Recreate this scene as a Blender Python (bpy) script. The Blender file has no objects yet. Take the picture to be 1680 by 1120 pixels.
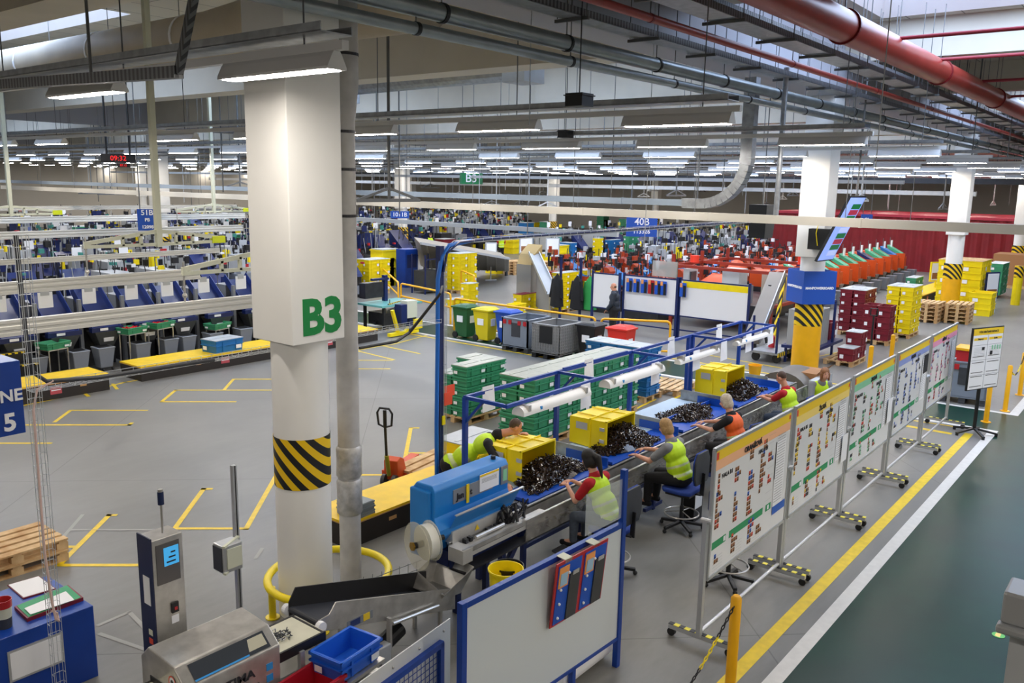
import bpy, bmesh, math, random
from mathutils import Vector, Matrix, Quaternion
import numpy as np
PI = math.pi
rnd = random.Random(11)
SC = bpy.context.scene
COL = SC.collection
# ------------------------------------------------------------------ camera
FPX, YAW, PITCH, ROLL, EYE = 1395.0, .9005, .1839, -.0186, 4.8
def _axes():
    cy, sy, cp, sp = math.cos(YAW), math.sin(YAW), math.cos(PITCH), math.sin(PITCH)
    fw = Vector((sy*cp, cy*cp, -sp)); rt = Vector((cy, -sy, 0)); dn = fw.cross(rt)
    cr, sr = math.cos(ROLL), math.sin(ROLL)
    return cr*rt + sr*dn, -sr*rt + cr*dn, fw
RT, DN, FW = _axes()
cd = bpy.data.cameras.new('camera'); cam = bpy.data.objects.new('camera', cd); COL.objects.link(cam)
cd.sensor_width = 36; cd.lens = FPX*36/1680; cd.clip_end = 400
m3 = Matrix((RT, -DN, -FW)).transposed()
cam.matrix_world = Matrix.Translation((0, 0, EYE)) @ m3.to_4x4()
SC.camera = cam
# ------------------------------------------------------------------ world, view
SC.view_settings.view_transform = 'Standard'; SC.view_settings.look = 'None'
SC.view_settings.exposure = 0.2; SC.view_settings.gamma = 1.0
w = bpy.data.worlds.new('world'); SC.world = w; w.use_nodes = True
w.node_tree.nodes['Background'].inputs[0].default_value = (.75, .82, 1, 1)
w.node_tree.nodes['Background'].inputs[1].default_value = .35
# ------------------------------------------------------------------ lamps: light of the tube rows and of the skylights
def area(name, loc, sx, sy, power, color, rot=(0, 0, 0)):
    l = bpy.data.lights.new(name, 'AREA'); l.shape = 'RECTANGLE'; l.size = sx; l.size_y = sy
    l.energy = power; l.color = color; o = bpy.data.objects.new(name, l); COL.objects.link(o)
    o.location = loc; o.rotation_euler = rot; return o
LAMP_Z = 5.65
ROWX = [4.6 + 5.3*k for k in range(13)]
SKYS = [(15, 20.9, -2, 6.1), (7.4, 11.0, 20.5, 28.5), (31, 36.8, -2, 6)]+[(15.3+7.95*k, 18.9+7.95*k, 20.5, 28.5) for k in range(5)]+[(7.4+7.95*k, 11+7.95*k, 46, 55) for k in range(7)]+[(15.3+7.95*k, 18.9+7.95*k, 10, 17) for k in range(5)]
for (sx0, sx1, sy0, sy1) in SKYS:
    area('sky_light', ((sx0+sx1)/2, (sy0+sy1)/2, 8.58), sx1-sx0, sy1-sy0, 13*(sx1-sx0)*(sy1-sy0), (.55, .72, 1))
# ------------------------------------------------------------------ point helpers (places read off the photograph, on a plane of known height)
EYEV = Vector((0, 0, EYE))
def _ray(x, y): return RT*((x-840)/FPX) + DN*((y-560)/FPX) + FW
def P(x, y, z=0.0):
    d = _ray(x, y); return EYEV + d*((z-EYE)/d.z)
def PY(x, y, Y):
    d = _ray(x, y); return EYEV + d*(Y/d.y)
def PX(x, y, X):
    d = _ray(x, y); return EYEV + d*(X/d.x)
# ------------------------------------------------------------------ materials
def lin(c):
    return c/12.92 if c <= .04045 else ((c+.055)/1.055)**2.4
def rgb(h):
    if isinstance(h, str):
        h = h.lstrip('#'); return tuple(lin(int(h[i:i+2], 16)/255) for i in (0, 2, 4)) + (1,)
    return tuple(h) + (1,) if len(h) == 3 else h
MATS = {}
def mat(name, col=None, rough=.5, metal=0, noise=.0, scale=6, emit=0, alpha=1, trans=0, bump=0, col2=None, ecol=None):
    if name in MATS: return MATS[name]
    m = bpy.data.materials.new(name); m.use_nodes = True; nt = m.node_tree; b = nt.nodes['Principled BSDF']
    c = rgb(col)
    b.inputs['Base Color'].default_value = c; b.inputs['Roughness'].default_value = rough
    b.inputs['Metallic'].default_value = metal
    if noise or bump:
        tc = nt.nodes.new('ShaderNodeTexCoord'); n = nt.nodes.new('ShaderNodeTexNoise')
        n.inputs['Scale'].default_value = scale; n.inputs['Detail'].default_value = 4
        nt.links.new(tc.outputs['Object'], n.inputs['Vector'])
        if noise:
            r = nt.nodes.new('ShaderNodeMix'); r.data_type = 'RGBA'
            c2 = rgb(col2) if col2 else tuple(max(0, v*(1-noise)) for v in c[:3]) + (1,)
            r.inputs['A'].default_value = c2; r.inputs['B'].default_value = c
            mr = nt.nodes.new('ShaderNodeMapRange'); mr.inputs['From Min'].default_value = .35; mr.inputs['From Max'].default_value = .65
            nt.links.new(n.outputs['Fac'], mr.inputs['Value']); nt.links.new(mr.outputs[0], r.inputs['Factor'])
            nt.links.new(r.outputs['Result'], b.inputs['Base Color'])
        if bump:
            bp = nt.nodes.new('ShaderNodeBump'); bp.inputs['Strength'].default_value = bump
            nt.links.new(n.outputs['Fac'], bp.inputs['Height']); nt.links.new(bp.outputs[0], b.inputs['Normal'])
    if emit:
        b.inputs['Emission Color'].default_value = rgb(ecol or col); b.inputs['Emission Strength'].default_value = emit
        m.cycles.emission_sampling = 'NONE'
    if alpha < 1: b.inputs['Alpha'].default_value = alpha
    if trans: b.inputs['Transmission Weight'].default_value = trans
    MATS[name] = m; return m
def stripes(name, c1, c2, freq, direction=(1, 0, 1), rough=.45, duty=.5, coord='Object'):
    if name in MATS: return MATS[name]
    m = bpy.data.materials.new(name); m.use_nodes = True; nt = m.node_tree; b = nt.nodes['Principled BSDF']
    tc = nt.nodes.new('ShaderNodeTexCoord'); dp = nt.nodes.new('ShaderNodeVectorMath'); dp.operation = 'DOT_PRODUCT'
    dp.inputs[1].default_value = direction; nt.links.new(tc.outputs[coord], dp.inputs[0])
    a = nt.nodes.new('ShaderNodeMath'); a.operation = 'MULTIPLY'; a.inputs[1].default_value = freq; nt.links.new(dp.outputs['Value'], a.inputs[0])
    f = nt.nodes.new('ShaderNodeMath'); f.operation = 'FRACT'; nt.links.new(a.outputs[0], f.inputs[0])
    g = nt.nodes.new('ShaderNodeMath'); g.operation = 'GREATER_THAN'; g.inputs[1].default_value = duty; nt.links.new(f.outputs[0], g.inputs[0])
    r = nt.nodes.new('ShaderNodeMix'); r.data_type = 'RGBA'; r.inputs['A'].default_value = rgb(c1); r.inputs['B'].default_value = rgb(c2)
    nt.links.new(g.outputs[0], r.inputs['Factor']); nt.links.new(r.outputs['Result'], b.inputs['Base Color'])
    b.inputs['Roughness'].default_value = rough; MATS[name] = m; return m
WHITE = mat('white_paint', '#f3f3ef', .5, noise=.04, scale=1.5)
PUREW = mat('white_sheet', '#e9ebee', .25)
PAPER = mat('paper', '#f0f2f6', .7)
BLUE = mat('blue_enamel', '#0f3f9c', .35, noise=.12, scale=4)
DBLUE = mat('dark_blue_enamel', '#15275e', .4, noise=.15, scale=4)
SKYB = mat('machine_blue', '#1e7fd0', .35, noise=.08, scale=3)
YEL = mat('yellow_plastic', '#fbe20e', .42, noise=.08, scale=3)
YPAINT = mat('yellow_paint', '#f7ce05', .45, noise=.1, scale=5)
SAFE = mat('safety_yellow', '#f5b40c', .4, noise=.08, scale=4)
GREEN = mat('green_crate', '#3f9c72', .45, noise=.15, scale=4)
DGREEN = mat('bin_green', '#1f5c33', .45)
MAROON = mat('maroon_crate', '#7d1a2b', .45, noise=.12, scale=4)
RED = mat('red_paint', '#b8232a', .4, noise=.1, scale=3)
REDP = mat('red_pipe_paint', '#a53a30', .35, noise=.15, scale=2)
ORANGE = mat('orange_enamel', '#d8521c', .4, noise=.12, scale=3)
BLACK = mat('black_plastic', '#191a1c', .45)
DGREY = mat('dark_grey', '#3c3f44', .5, noise=.15, scale=5)
GREY = mat('grey_plastic', '#83888f', .45, noise=.08, scale=4)
LGREY = mat('light_grey', '#b4b8bb', .45, noise=.06, scale=4)
STEEL = mat('brushed_steel', '#c9c7c2', .3, .65, noise=.25, scale=7)
GALV = mat('galvanised_steel', '#a9aeb3', .42, .75, noise=.25, scale=9)
ALU = mat('aluminium', '#c2c5c8', .35, .6)
DSTEEL = mat('dark_steel', '#444447', .4, .6, noise=.2, scale=6)
TRAY = mat('beige_steel', '#c9c6bc', .5, noise=.06, scale=2)
CREAM = mat('cream_enamel', '#cfd2bd', .45)
WOOD = mat('pale_wood', '#d8b98a', .7, noise=.25, scale=5, col2='#b78f5e')
PLY = mat('edge_plywood', '#c79a63', .6)
FABB = mat('blue_fabric', '#24408f', .9)
CONC = mat('concrete_beam', '#d3cdbf', .8, noise=.08, scale=1)
CEIL = mat('ceiling_panel', '#b9b4a8', .8, noise=.06, scale=1)
CABLE = mat('black_cable', '#17171a', .5)
ROD = mat('steel_rod', '#6d6f70', .5, .5)
HAZ = stripes('hazard_tape', '#f3d21c', '#17161a', 9, (.8, .8, 0))
HAZC = stripes('hazard_column_wrap', '#f2c70e', '#1b1a1c', 6.5, (.6, -.6, .75))
# ------------------------------------------------------------------ mesh builder
class MB:
    def __init__(s): s.v = []; s.f = []; s.m = []
    def face(s, pts, m=0):
        b = len(s.v); s.v += [tuple(p) for p in pts]; s.f.append(tuple(range(b, b+len(pts)))); s.m.append(m); return s
    def _add(s, vs, fs, m):
        b = len(s.v); s.v += [tuple(p) for p in vs]; s.f += [tuple(b+i for i in f) for f in fs]; s.m += [m]*len(fs); return s
    def box(s, x0, x1, y0, y1, z0, z1, m=0):
        vs = [(x, y, z) for z in (z0, z1) for y in (y0, y1) for x in (x0, x1)]
        return s._add(vs, [(0, 2, 3, 1), (4, 5, 7, 6), (0, 1, 5, 4), (1, 3, 7, 5), (3, 2, 6, 7), (2, 0, 4, 6)], m)
    def hexa(s, bot, top, m=0):
        return s._add(list(bot)+list(top), [(3, 2, 1, 0), (4, 5, 6, 7), (0, 1, 5, 4), (1, 2, 6, 5), (2, 3, 7, 6), (3, 0, 4, 7)], m)
    def beam(s, p, q, w, h, m=0, up=(0, 0, 1)):
        p = Vector(p); q = Vector(q); d = (q-p).normalized(); u = Vector(up)
        if abs(d.dot(u)) > .99: u = Vector((1, 0, 0))
        r = d.cross(u).normalized()*w/2; t = r.cross(d).normalized()*h/2
        return s.hexa([p-r-t, p+r-t, q+r-t, q-r-t], [p-r+t, p+r+t, q+r+t, q-r+t], m)
    def cyl(s, p, q, r, n=12, r2=None, m=0, caps=True):
        p = Vector(p); q = Vector(q); d = (q-p).normalized(); r2 = r if r2 is None else r2
        a = d.orthogonal().normalized(); c = d.cross(a)
        vs = [p+(a*math.cos(2*PI*i/n)+c*math.sin(2*PI*i/n))*r for i in range(n)] + [q+(a*math.cos(2*PI*i/n)+c*math.sin(2*PI*i/n))*r2 for i in range(n)]
        fs = [(i, (i+1) % n, n+(i+1) % n, n+i) for i in range(n)]
        if caps: fs += [tuple(range(n-1, -1, -1)), tuple(range(n, 2*n))]
        return s._add(vs, fs, m)
    def tube(s, path, r, n=8, m=0, closed=False):
        path = [Vector(p) for p in path]; k = len(path); vs = []; fs = []; ref = None
        for i, p in enumerate(path):
            a = path[i-1] if (i or closed) else p; b = path[(i+1) % k] if (i < k-1 or closed) else p
            d = (b-a).normalized()
            if ref is None: ref = d.orthogonal().normalized()
            ref = (ref-d*ref.dot(d)).normalized(); c = d.cross(ref)
            vs += [p+(ref*math.cos(2*PI*j/n)+c*math.sin(2*PI*j/n))*r for j in range(n)]
        for i in range(k if closed else k-1):
            for j in range(n):
                o = ((i+1) % k)*n
                fs.append((i*n+j, i*n+(j+1) % n, o+(j+1) % n, o+j))
        if not closed: fs += [tuple(range(n-1, -1, -1)), tuple(range((k-1)*n, k*n))]
        return s._add(vs, fs, m)
    def lathe(s, prof, c=(0, 0, 0), n=24, m=0, axis='z'):
        vs = []; c = Vector(c); k = len(prof)
        for r, h in prof:
            for j in range(n):
                a = 2*PI*j/n; u, v = r*math.cos(a), r*math.sin(a)
                vs.append(c+Vector((u, v, h) if axis == 'z' else ((h, u, v) if axis == 'x' else (u, h, v))))
        fs = [(i*n+j, i*n+(j+1) % n, (i+1)*n+(j+1) % n, (i+1)*n+j) for i in range(k-1) for j in range(n)]
        return s._add(vs, fs, m)
    def extr(s, poly, axis, a, b, m=0):
        """poly of 2-d points pushed along an axis from a to b"""
        def pt(u, v, h): return {'x': (h, u, v), 'y': (u, h, v), 'z': (u, v, h)}[axis]
        n = len(poly); vs = [pt(u, v, a) for u, v in poly]+[pt(u, v, b) for u, v in poly]
        return s._add(vs, [tuple(range(n-1, -1, -1)), tuple(range(n, 2*n))]+[(i, (i+1) % n, n+(i+1) % n, n+i) for i in range(n)], m)
    def ball(s, c, r, n=12, k=8, m=0, sc=(1, 1, 1)):
        c = Vector(c); vs = [c+Vector((0, 0, -r*sc[2]))]
        for i in range(1, k):
            t = PI*i/k-PI/2
            vs += [c+Vector((math.cos(2*PI*j/n)*math.cos(t)*r*sc[0], math.sin(2*PI*j/n)*math.cos(t)*r*sc[1], math.sin(t)*r*sc[2])) for j in range(n)]
        vs.append(c+Vector((0, 0, r*sc[2]))); L = len(vs)-1
        fs = [(0, 1+(j+1) % n, 1+j) for j in range(n)]
        for i in range(k-2):
            fs += [(1+i*n+j, 1+i*n+(j+1) % n, 1+(i+1)*n+(j+1) % n, 1+(i+1)*n+j) for j in range(n)]
        fs += [(1+(k-2)*n+j, 1+(k-2)*n+(j+1) % n, L) for j in range(n)]
        return s._add(vs, fs, m)
    def turn(s, start, ang, c=(0, 0, 0), axis='Z'):
        M = Matrix.Translation(c) @ Matrix.Rotation(ang, 4, axis) @ Matrix.Translation(-Vector(c))
        s.v[start:] = [tuple(M @ Vector(p)) for p in s.v[start:]]; return s
    def mesh(s, name, mats, smooth=False):
        me = bpy.data.meshes.new(name); me.from_pydata(s.v, [], s.f)
        for k in (mats if isinstance(mats, (list, tuple)) else [mats]): me.materials.append(k)
        me.polygons.foreach_set('material_index', s.m)
        bm = bmesh.new(); bm.from_mesh(me); bmesh.ops.recalc_face_normals(bm, faces=bm.faces); bm.to_mesh(me); bm.free()
        if smooth:
            me.polygons.foreach_set('use_smooth', [True]*len(s.f))
        return me
    def build(s, name, mats, parent=None, smooth=False, bevel=0, loc=None, rz=0):
        o = bpy.data.objects.new(name, s.mesh(name, mats, smooth)); COL.objects.link(o)
        if parent: o.parent = parent
        if loc is not None: o.location = loc
        o.rotation_euler.z = rz
        if smooth:
            mo = o.modifiers.new('split', 'EDGE_SPLIT'); mo.split_angle = math.radians(40)
        if bevel:
            b = o.modifiers.new('bevel', 'BEVEL'); b.width = bevel; b.segments = 2; b.limit_method = 'ANGLE'
        return o
def tag(o, label, cat, group=None, kind=None):
    if label: o['label'] = label
    if cat: o['category'] = cat
    if group: o['group'] = group
    if kind: o['kind'] = kind
    return o
def thing(name, label, cat, loc=(0, 0, 0), rz=0, group=None):
    o = bpy.data.objects.new(name, None); COL.objects.link(o); o.empty_display_size = .2
    o.location = loc; o.rotation_euler.z = rz; return tag(o, label, cat, group)
def struct(name, mb, mats, **k):
    o = mb.build(name, mats, **k); o['kind'] = 'structure'; return o
KIDS = {}
def dup(root, loc, rz=None, label=None, group=None, scale=None):
    r = root.copy(); COL.objects.link(r); r.location = loc
    if rz is not None: r.rotation_euler.z = rz
    if label: r['label'] = label
    if group: r['group'] = group
    if scale: r.scale = scale
    for ch in KIDS.setdefault(root.name, [c for c in bpy.data.objects if c.parent == root]):
        c = ch.copy(); COL.objects.link(c); c.parent = r
        for g in KIDS.setdefault(ch.name, [q for q in bpy.data.objects if q.parent == ch]):
            d = g.copy(); COL.objects.link(d); d.parent = c
    return r
def text(body, size, m, parent, loc, rot, name='lettering', align='CENTER', depth=.002, bold=0, sx=1):
    cu = bpy.data.curves.new('t', 'FONT'); cu.body = body; cu.size = size; cu.align_x = align; cu.align_y = 'CENTER'
    cu.extrude = depth; cu.offset = bold; cu.resolution_u = 3
    t = bpy.data.objects.new('t', cu); COL.objects.link(t)
    bpy.context.view_layer.update(); dg = bpy.context.evaluated_depsgraph_get()
    me = bpy.data.meshes.new_from_object(t.evaluated_get(dg)); me.name = name
    bpy.data.objects.remove(t); me.materials.clear(); me.materials.append(m)
    o = bpy.data.objects.new(name, me); COL.objects.link(o); o.parent = parent; o.location = loc; o.rotation_euler = rot; o.scale = (sx, 1, 1)
    return o
# ================================================================== FLOOR
def floor_mat():
    m = bpy.data.materials.new('floor_concrete'); m.use_nodes = True; nt = m.node_tree; b = nt.nodes['Principled BSDF']
    N = nt.nodes.new; L = nt.links.new
    tc = N('ShaderNodeTexCoord')
    n1 = N('ShaderNodeTexNoise'); n1.inputs['Scale'].default_value = .5; n1.inputs['Detail'].default_value = 6; L(tc.outputs['Object'], n1.inputs['Vector'])
    mp = N('ShaderNodeMapping'); mp.inputs['Rotation'].default_value = (0, 0, -.76); mp.inputs['Scale'].default_value = (.6, 2.2, 1); L(tc.outputs['Object'], mp.inputs['Vector'])
    n2 = N('ShaderNodeTexNoise'); n2.inputs['Scale'].default_value = 2.4; n2.inputs['Detail'].default_value = 8; n2.inputs['Roughness'].default_value = .65; L(mp.outputs[0], n2.inputs['Vector'])
    r1 = N('ShaderNodeValToRGB'); r1.color_ramp.elements[0].position = .3; r1.color_ramp.elements[0].color = rgb('#6d6c68'); r1.color_ramp.elements[1].position = .72; r1.color_ramp.elements[1].color = rgb('#888783')
    mix = N('ShaderNodeMix'); mix.data_type = 'FLOAT'; mix.inputs['Factor'].default_value = .5; L(n1.outputs['Fac'], mix.inputs['A']); L(n2.outputs['Fac'], mix.inputs['B'])
    L(mix.outputs['Result'], r1.inputs['Fac'])
    last = r1.outputs['Color']
    for (dx, dy, off, sp) in ((math.cos(.76), math.sin(.76), 8.27, 5.22), (-math.sin(.76), math.cos(.76), -3.5, 4.88)):
        dp = N('ShaderNodeVectorMath'); dp.operation = 'DOT_PRODUCT'; dp.inputs[1].default_value = (dx, dy, 0); L(tc.outputs['Object'], dp.inputs[0])
        a = N('ShaderNodeMath'); a.operation = 'SUBTRACT'; L(dp.outputs['Value'], a.inputs[0]); a.inputs[1].default_value = off-sp/2+200*0
        q = N('ShaderNodeMath'); q.operation = 'DIVIDE'; L(a.outputs[0], q.inputs[0]); q.inputs[1].default_value = sp
        f = N('ShaderNodeMath'); f.operation = 'FRACT'; L(q.outputs[0], f.inputs[0])
        c = N('ShaderNodeMath'); c.operation = 'SUBTRACT'; L(f.outputs[0], c.inputs[0]); c.inputs[1].default_value = .5
        ab = N('ShaderNodeMath'); ab.operation = 'ABSOLUTE'; L(c.outputs[0], ab.inputs[0])
        lt = N('ShaderNodeMath'); lt.operation = 'LESS_THAN'; L(ab.outputs[0], lt.inputs[0]); lt.inputs[1].default_value = .0016
        sc = N('ShaderNodeMath'); sc.operation = 'MULTIPLY'; sc.inputs[1].default_value = .5; L(lt.outputs[0], sc.inputs[0])
        mx = N('ShaderNodeMix'); mx.data_type = 'RGBA'; L(sc.outputs[0], mx.inputs['Factor']); L(last, mx.inputs['A']); mx.inputs['B'].default_value = rgb('#4a4846')
        last = mx.outputs['Result']
    L(last, b.inputs['Base Color'])
    rr = N('ShaderNodeMapRange'); rr.inputs['To Min'].default_value = .28; rr.inputs['To Max'].default_value = .5; L(n2.outputs['Fac'], rr.inputs['Value']); L(rr.outputs[0], b.inputs['Roughness'])
    b.inputs['Specular IOR Level'].default_value = .4
    return m
FLOORM = floor_mat()
LANE = mat('lane_green_paint', '#06392b', .3, noise=.2, scale=1.2, col2='#083026')
LWHITE = mat('floor_white_paint', '#dcdad4', .45, noise=.08, scale=9)
LYEL = mat('floor_yellow_paint', '#edcb12', .45, noise=.15, scale=9)
fl = MB(); fl.box(-12, 110, -14, 100, -.2, 0, 0)
def strip(x0, x1, y0, y1, m, z=.002):
    fl.face([(x0, y0, z), (x1, y0, z), (x1, y1, z), (x0, y1, z)], m)
strip(0, 100, -3, 2.61, 1); strip(19.35, 21.0, 2.61, 60, 1)
strip(0, 19.35, 2.61, 2.77, 2, .003); strip(21.0, 100, 2.5, 2.68, 2, .003); strip(19.2, 19.35, 2.77, 60, 2, .003); strip(21.0, 21.14, 2.68, 60, 2, .003)
strip(0, 18.75, 2.96, 3.11, 3, .003); strip(18.4, 18.55, 3.3, 9, 3, .003); strip(18.9, 19.0, 9.6, 60, 3, .003); strip(21.3, 21.4, 6, 16.5, 3, .003)
def fline(pts, w=.075, m=3):
    pts = [P(x, y) for x, y in pts]
    for a, b in zip(pts, pts[1:]):
        d = (b-a); n = Vector((-d.y, d.x, 0)).normalized()*w/2; e = d.normalized()*w/2
        fl.face([(a-n-e)+Vector((0, 0, .004)), (a+n-e)+Vector((0, 0, .004)), (b+n+e)+Vector((0, 0, .004)), (b-n+e)+Vector((0, 0, .004))], m)
fline([(188, 845), (179, 845), (97, 927), (243, 927), (334, 802), (345, 802)])
fline([(110, 897), (125, 897)]); fline([(293, 867), (404, 867), (452, 782)])
fline([(0, 727), (82, 727)]); fline([(32, 697), (212, 697), (216, 694)]); fline([(90, 692), (116, 673), (240, 673)])
fline([(385, 659), (265, 659), (288, 640), (450, 640)]); fline([(368, 639), (383, 622), (450, 622)])
fline([(580, 591), (642, 591)]); fline([(580, 605), (638, 605)]); fline([(646, 590), (584, 575), (627, 567), (688, 580)])
fline([(685, 702), (674, 702), (665, 750)]); fline([(672, 743), (715, 743)]); fline([(582, 779), (645, 779)])
fline([(0, 670), (30, 667), (130, 646), (205, 627), (450, 586)]); fline([(135, 642), (145, 650)]); fline([(185, 630), (192, 638)])
fline([(580, 570), (640, 566), (700, 550)], .06); fline([(760, 600), (765, 600)])
fline([(1075, 668), (1125, 645)]); fline([(960, 712), (1075, 655)], .06)
fline([(1340, 585), (1375, 578)]); fline([(1120, 575), (1250, 598), (1300, 607)]); fline([(1500, 690), (1580, 702)])
ghost = 4
for pts in ([(100, 885), (135, 845)], [(120, 869), (250, 869)], [(163, 1025), (212, 1004), (255, 1048)], [(165, 1040), (240, 1066)], [(430, 900), (420, 915)]):
    fline(pts, .05, ghost)
struct('floor', fl, [FLOORM, LANE, LWHITE, LYEL, mat('worn_floor_mark', '#9b9a95', .5)])
LANE.node_tree.nodes['Principled BSDF'].inputs['Specular IOR Level'].default_value = .22
# ================================================================== ROOF
CZ = 8.6
def ceil_mat():
    m = mat('ceiling_tiles', '#b5b1a6', .8); nt = m.node_tree; b = nt.nodes['Principled BSDF']
    tc = nt.nodes.new('ShaderNodeTexCoord'); br = nt.nodes.new('ShaderNodeTexBrick'); nt.links.new(tc.outputs['Object'], br.inputs['Vector'])
    br.inputs['Color1'].default_value = rgb('#cdc8bb'); br.inputs['Color2'].default_value = rgb('#c5c0b3'); br.inputs['Mortar'].default_value = rgb('#77746c')
    br.inputs['Scale'].default_value = .8; br.inputs['Mortar Size'].default_value = .012; br.inputs['Row Height'].default_value = .9; br.inputs['Brick Width'].default_value = 2.4
    nt.links.new(br.outputs['Color'], b.inputs['Base Color']); return m
ce = MB(); 
xs = sorted({-12, 110} | {v for s in SKYS for v in s[:2]}); ys = sorted({-14, 100} | {v for s in SKYS for v in s[2:]})
for i in range(len(xs)-1):
    for j in range(len(ys)-1):
        cx, cy = (xs[i]+xs[i+1])/2, (ys[j]+ys[j+1])/2
        if any(s[0] < cx < s[1] and s[2] < cy < s[3] for s in SKYS): continue
        ce.face([(xs[i], ys[j], CZ), (xs[i+1], ys[j], CZ), (xs[i+1], ys[j+1], CZ), (xs[i], ys[j+1], CZ)], 0)
for s in SKYS:
    for (a, b) in (((s[0], s[2]), (s[1], s[2])), ((s[1], s[2]), (s[1], s[3])), ((s[1], s[3]), (s[0], s[3])), ((s[0], s[3]), (s[0], s[2]))):
        ce.face([(a[0], a[1], CZ), (b[0], b[1], CZ), (b[0], b[1], CZ+.5), (a[0], a[1], CZ+.5)], 1)
struct('ceiling', ce, [ceil_mat(), WHITE])
SKYM = mat('skylight_daylight', '#dfe8ff', .5, emit=1.25, ecol='#cfdcff')
for i, s in enumerate(SKYS):
    g = MB(); g.box(s[0], s[1], s[2], s[3], CZ+.5, CZ+.55)
    struct('window_%d' % (i+1), g, SKYM)
bm_ = MB()
for k in range(0, 13):
    x = 5.6+7.95*k
    bm_.box(x-.35, x+.35, 7.7, 98, 7.0, CZ)
    bm_.box(x-.2, x+.2, -13, 7.0, 7.75, CZ)
struct('trim_1', bm_, CONC)
gd = MB()
for y in (7.35, 38.5, 69.7): gd.box(-8, 108, y-.35, y+.35, 7.0, 8.3)
struct('trim_2', gd, mat('girder_paint', '#a9abb3', .7))
WALL = mat('far_wall_panel', '#d0ccc2', .7, noise=.05, scale=.3)
for nm, b in (('wall_far', (-12, 110, 84, 84.3)), ('wall_right', (-12, 110, -13.3, -13)), ('wall_back', (80, 80.3, -13, 84)), ('wall_left', (-12.3, -12, -13, 84))):
    q = MB(); q.box(b[0], b[1], b[2], b[3], 0, CZ); struct(nm, q, WALL)
# ================================================================== COLUMNS
def column(x, y, label, style, s=.34):
    t = thing('building_column', label, 'column', (x, y, 0))
    r = .30
    b = MB()
    if style == 'near':
        b.lathe([(r, .0), (r, 3.2)], n=40); b.build('column_shaft', WHITE, t, smooth=True)
        h = MB(); h.lathe([(r+.006, 1.52), (r+.006, 2.08)], n=40); h.build('hazard_wrap', HAZC, t, smooth=True)
    else:
        b.lathe([(r+.04, 0), (r+.04, 1.45)], n=28); b.build('column_guard', SAFE, t, smooth=True)
        c = MB(); c.lathe([(r, 1.9), (r, 3.2)], n=28); c.build('column_shaft', WHITE, t, smooth=True)
        h = MB(); h.lathe([(r+.045, 1.4), (r+.045, 2.0)], n=28); h.build('hazard_wrap', HAZC, t, smooth=True)
    k = MB(); k.box(-s, s, -s, s, 3.13, 7.0); k.build('square_casing', WHITE, t, bevel=.01)
    return t
cB = column(5.6, 7.35, 'white round column with a square casing and green B3 in front', 'near')
GLET = mat('green_letters', '#00893f', .5)
text('B3', .51, GLET, cB, (.045, -.343, 3.385), (PI/2, 0, 0), 'green_lettering', bold=.018, sx=1.0)
column(21.45, 7.4, 'white column with yellow guard standing behind the blue cube sign', 'far')
column(37.3, 7.3, 'white column with yellow guard beside the wooden pallet stacks', 'far')
for x, y, l in ((53.2, 7.3, 'white column at the right edge behind the pallets'), (21.5, 38.5, 'white column behind the red digital clock'), (37.4, 38.5, 'white column left of the green hanging B3 sign'),
             (53.3, 38.5, 'white column right of the green hanging B3 sign'), (69.2, 38.5, 'white distant column behind the bent galvanised duct'), (37.4, 69.7, 'white far column glimpsed beside the long tube hanger'),
             (69.2, 69.7, 'white tiny column furthest down the hall')):
    column(x, y, l, 'far')
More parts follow.
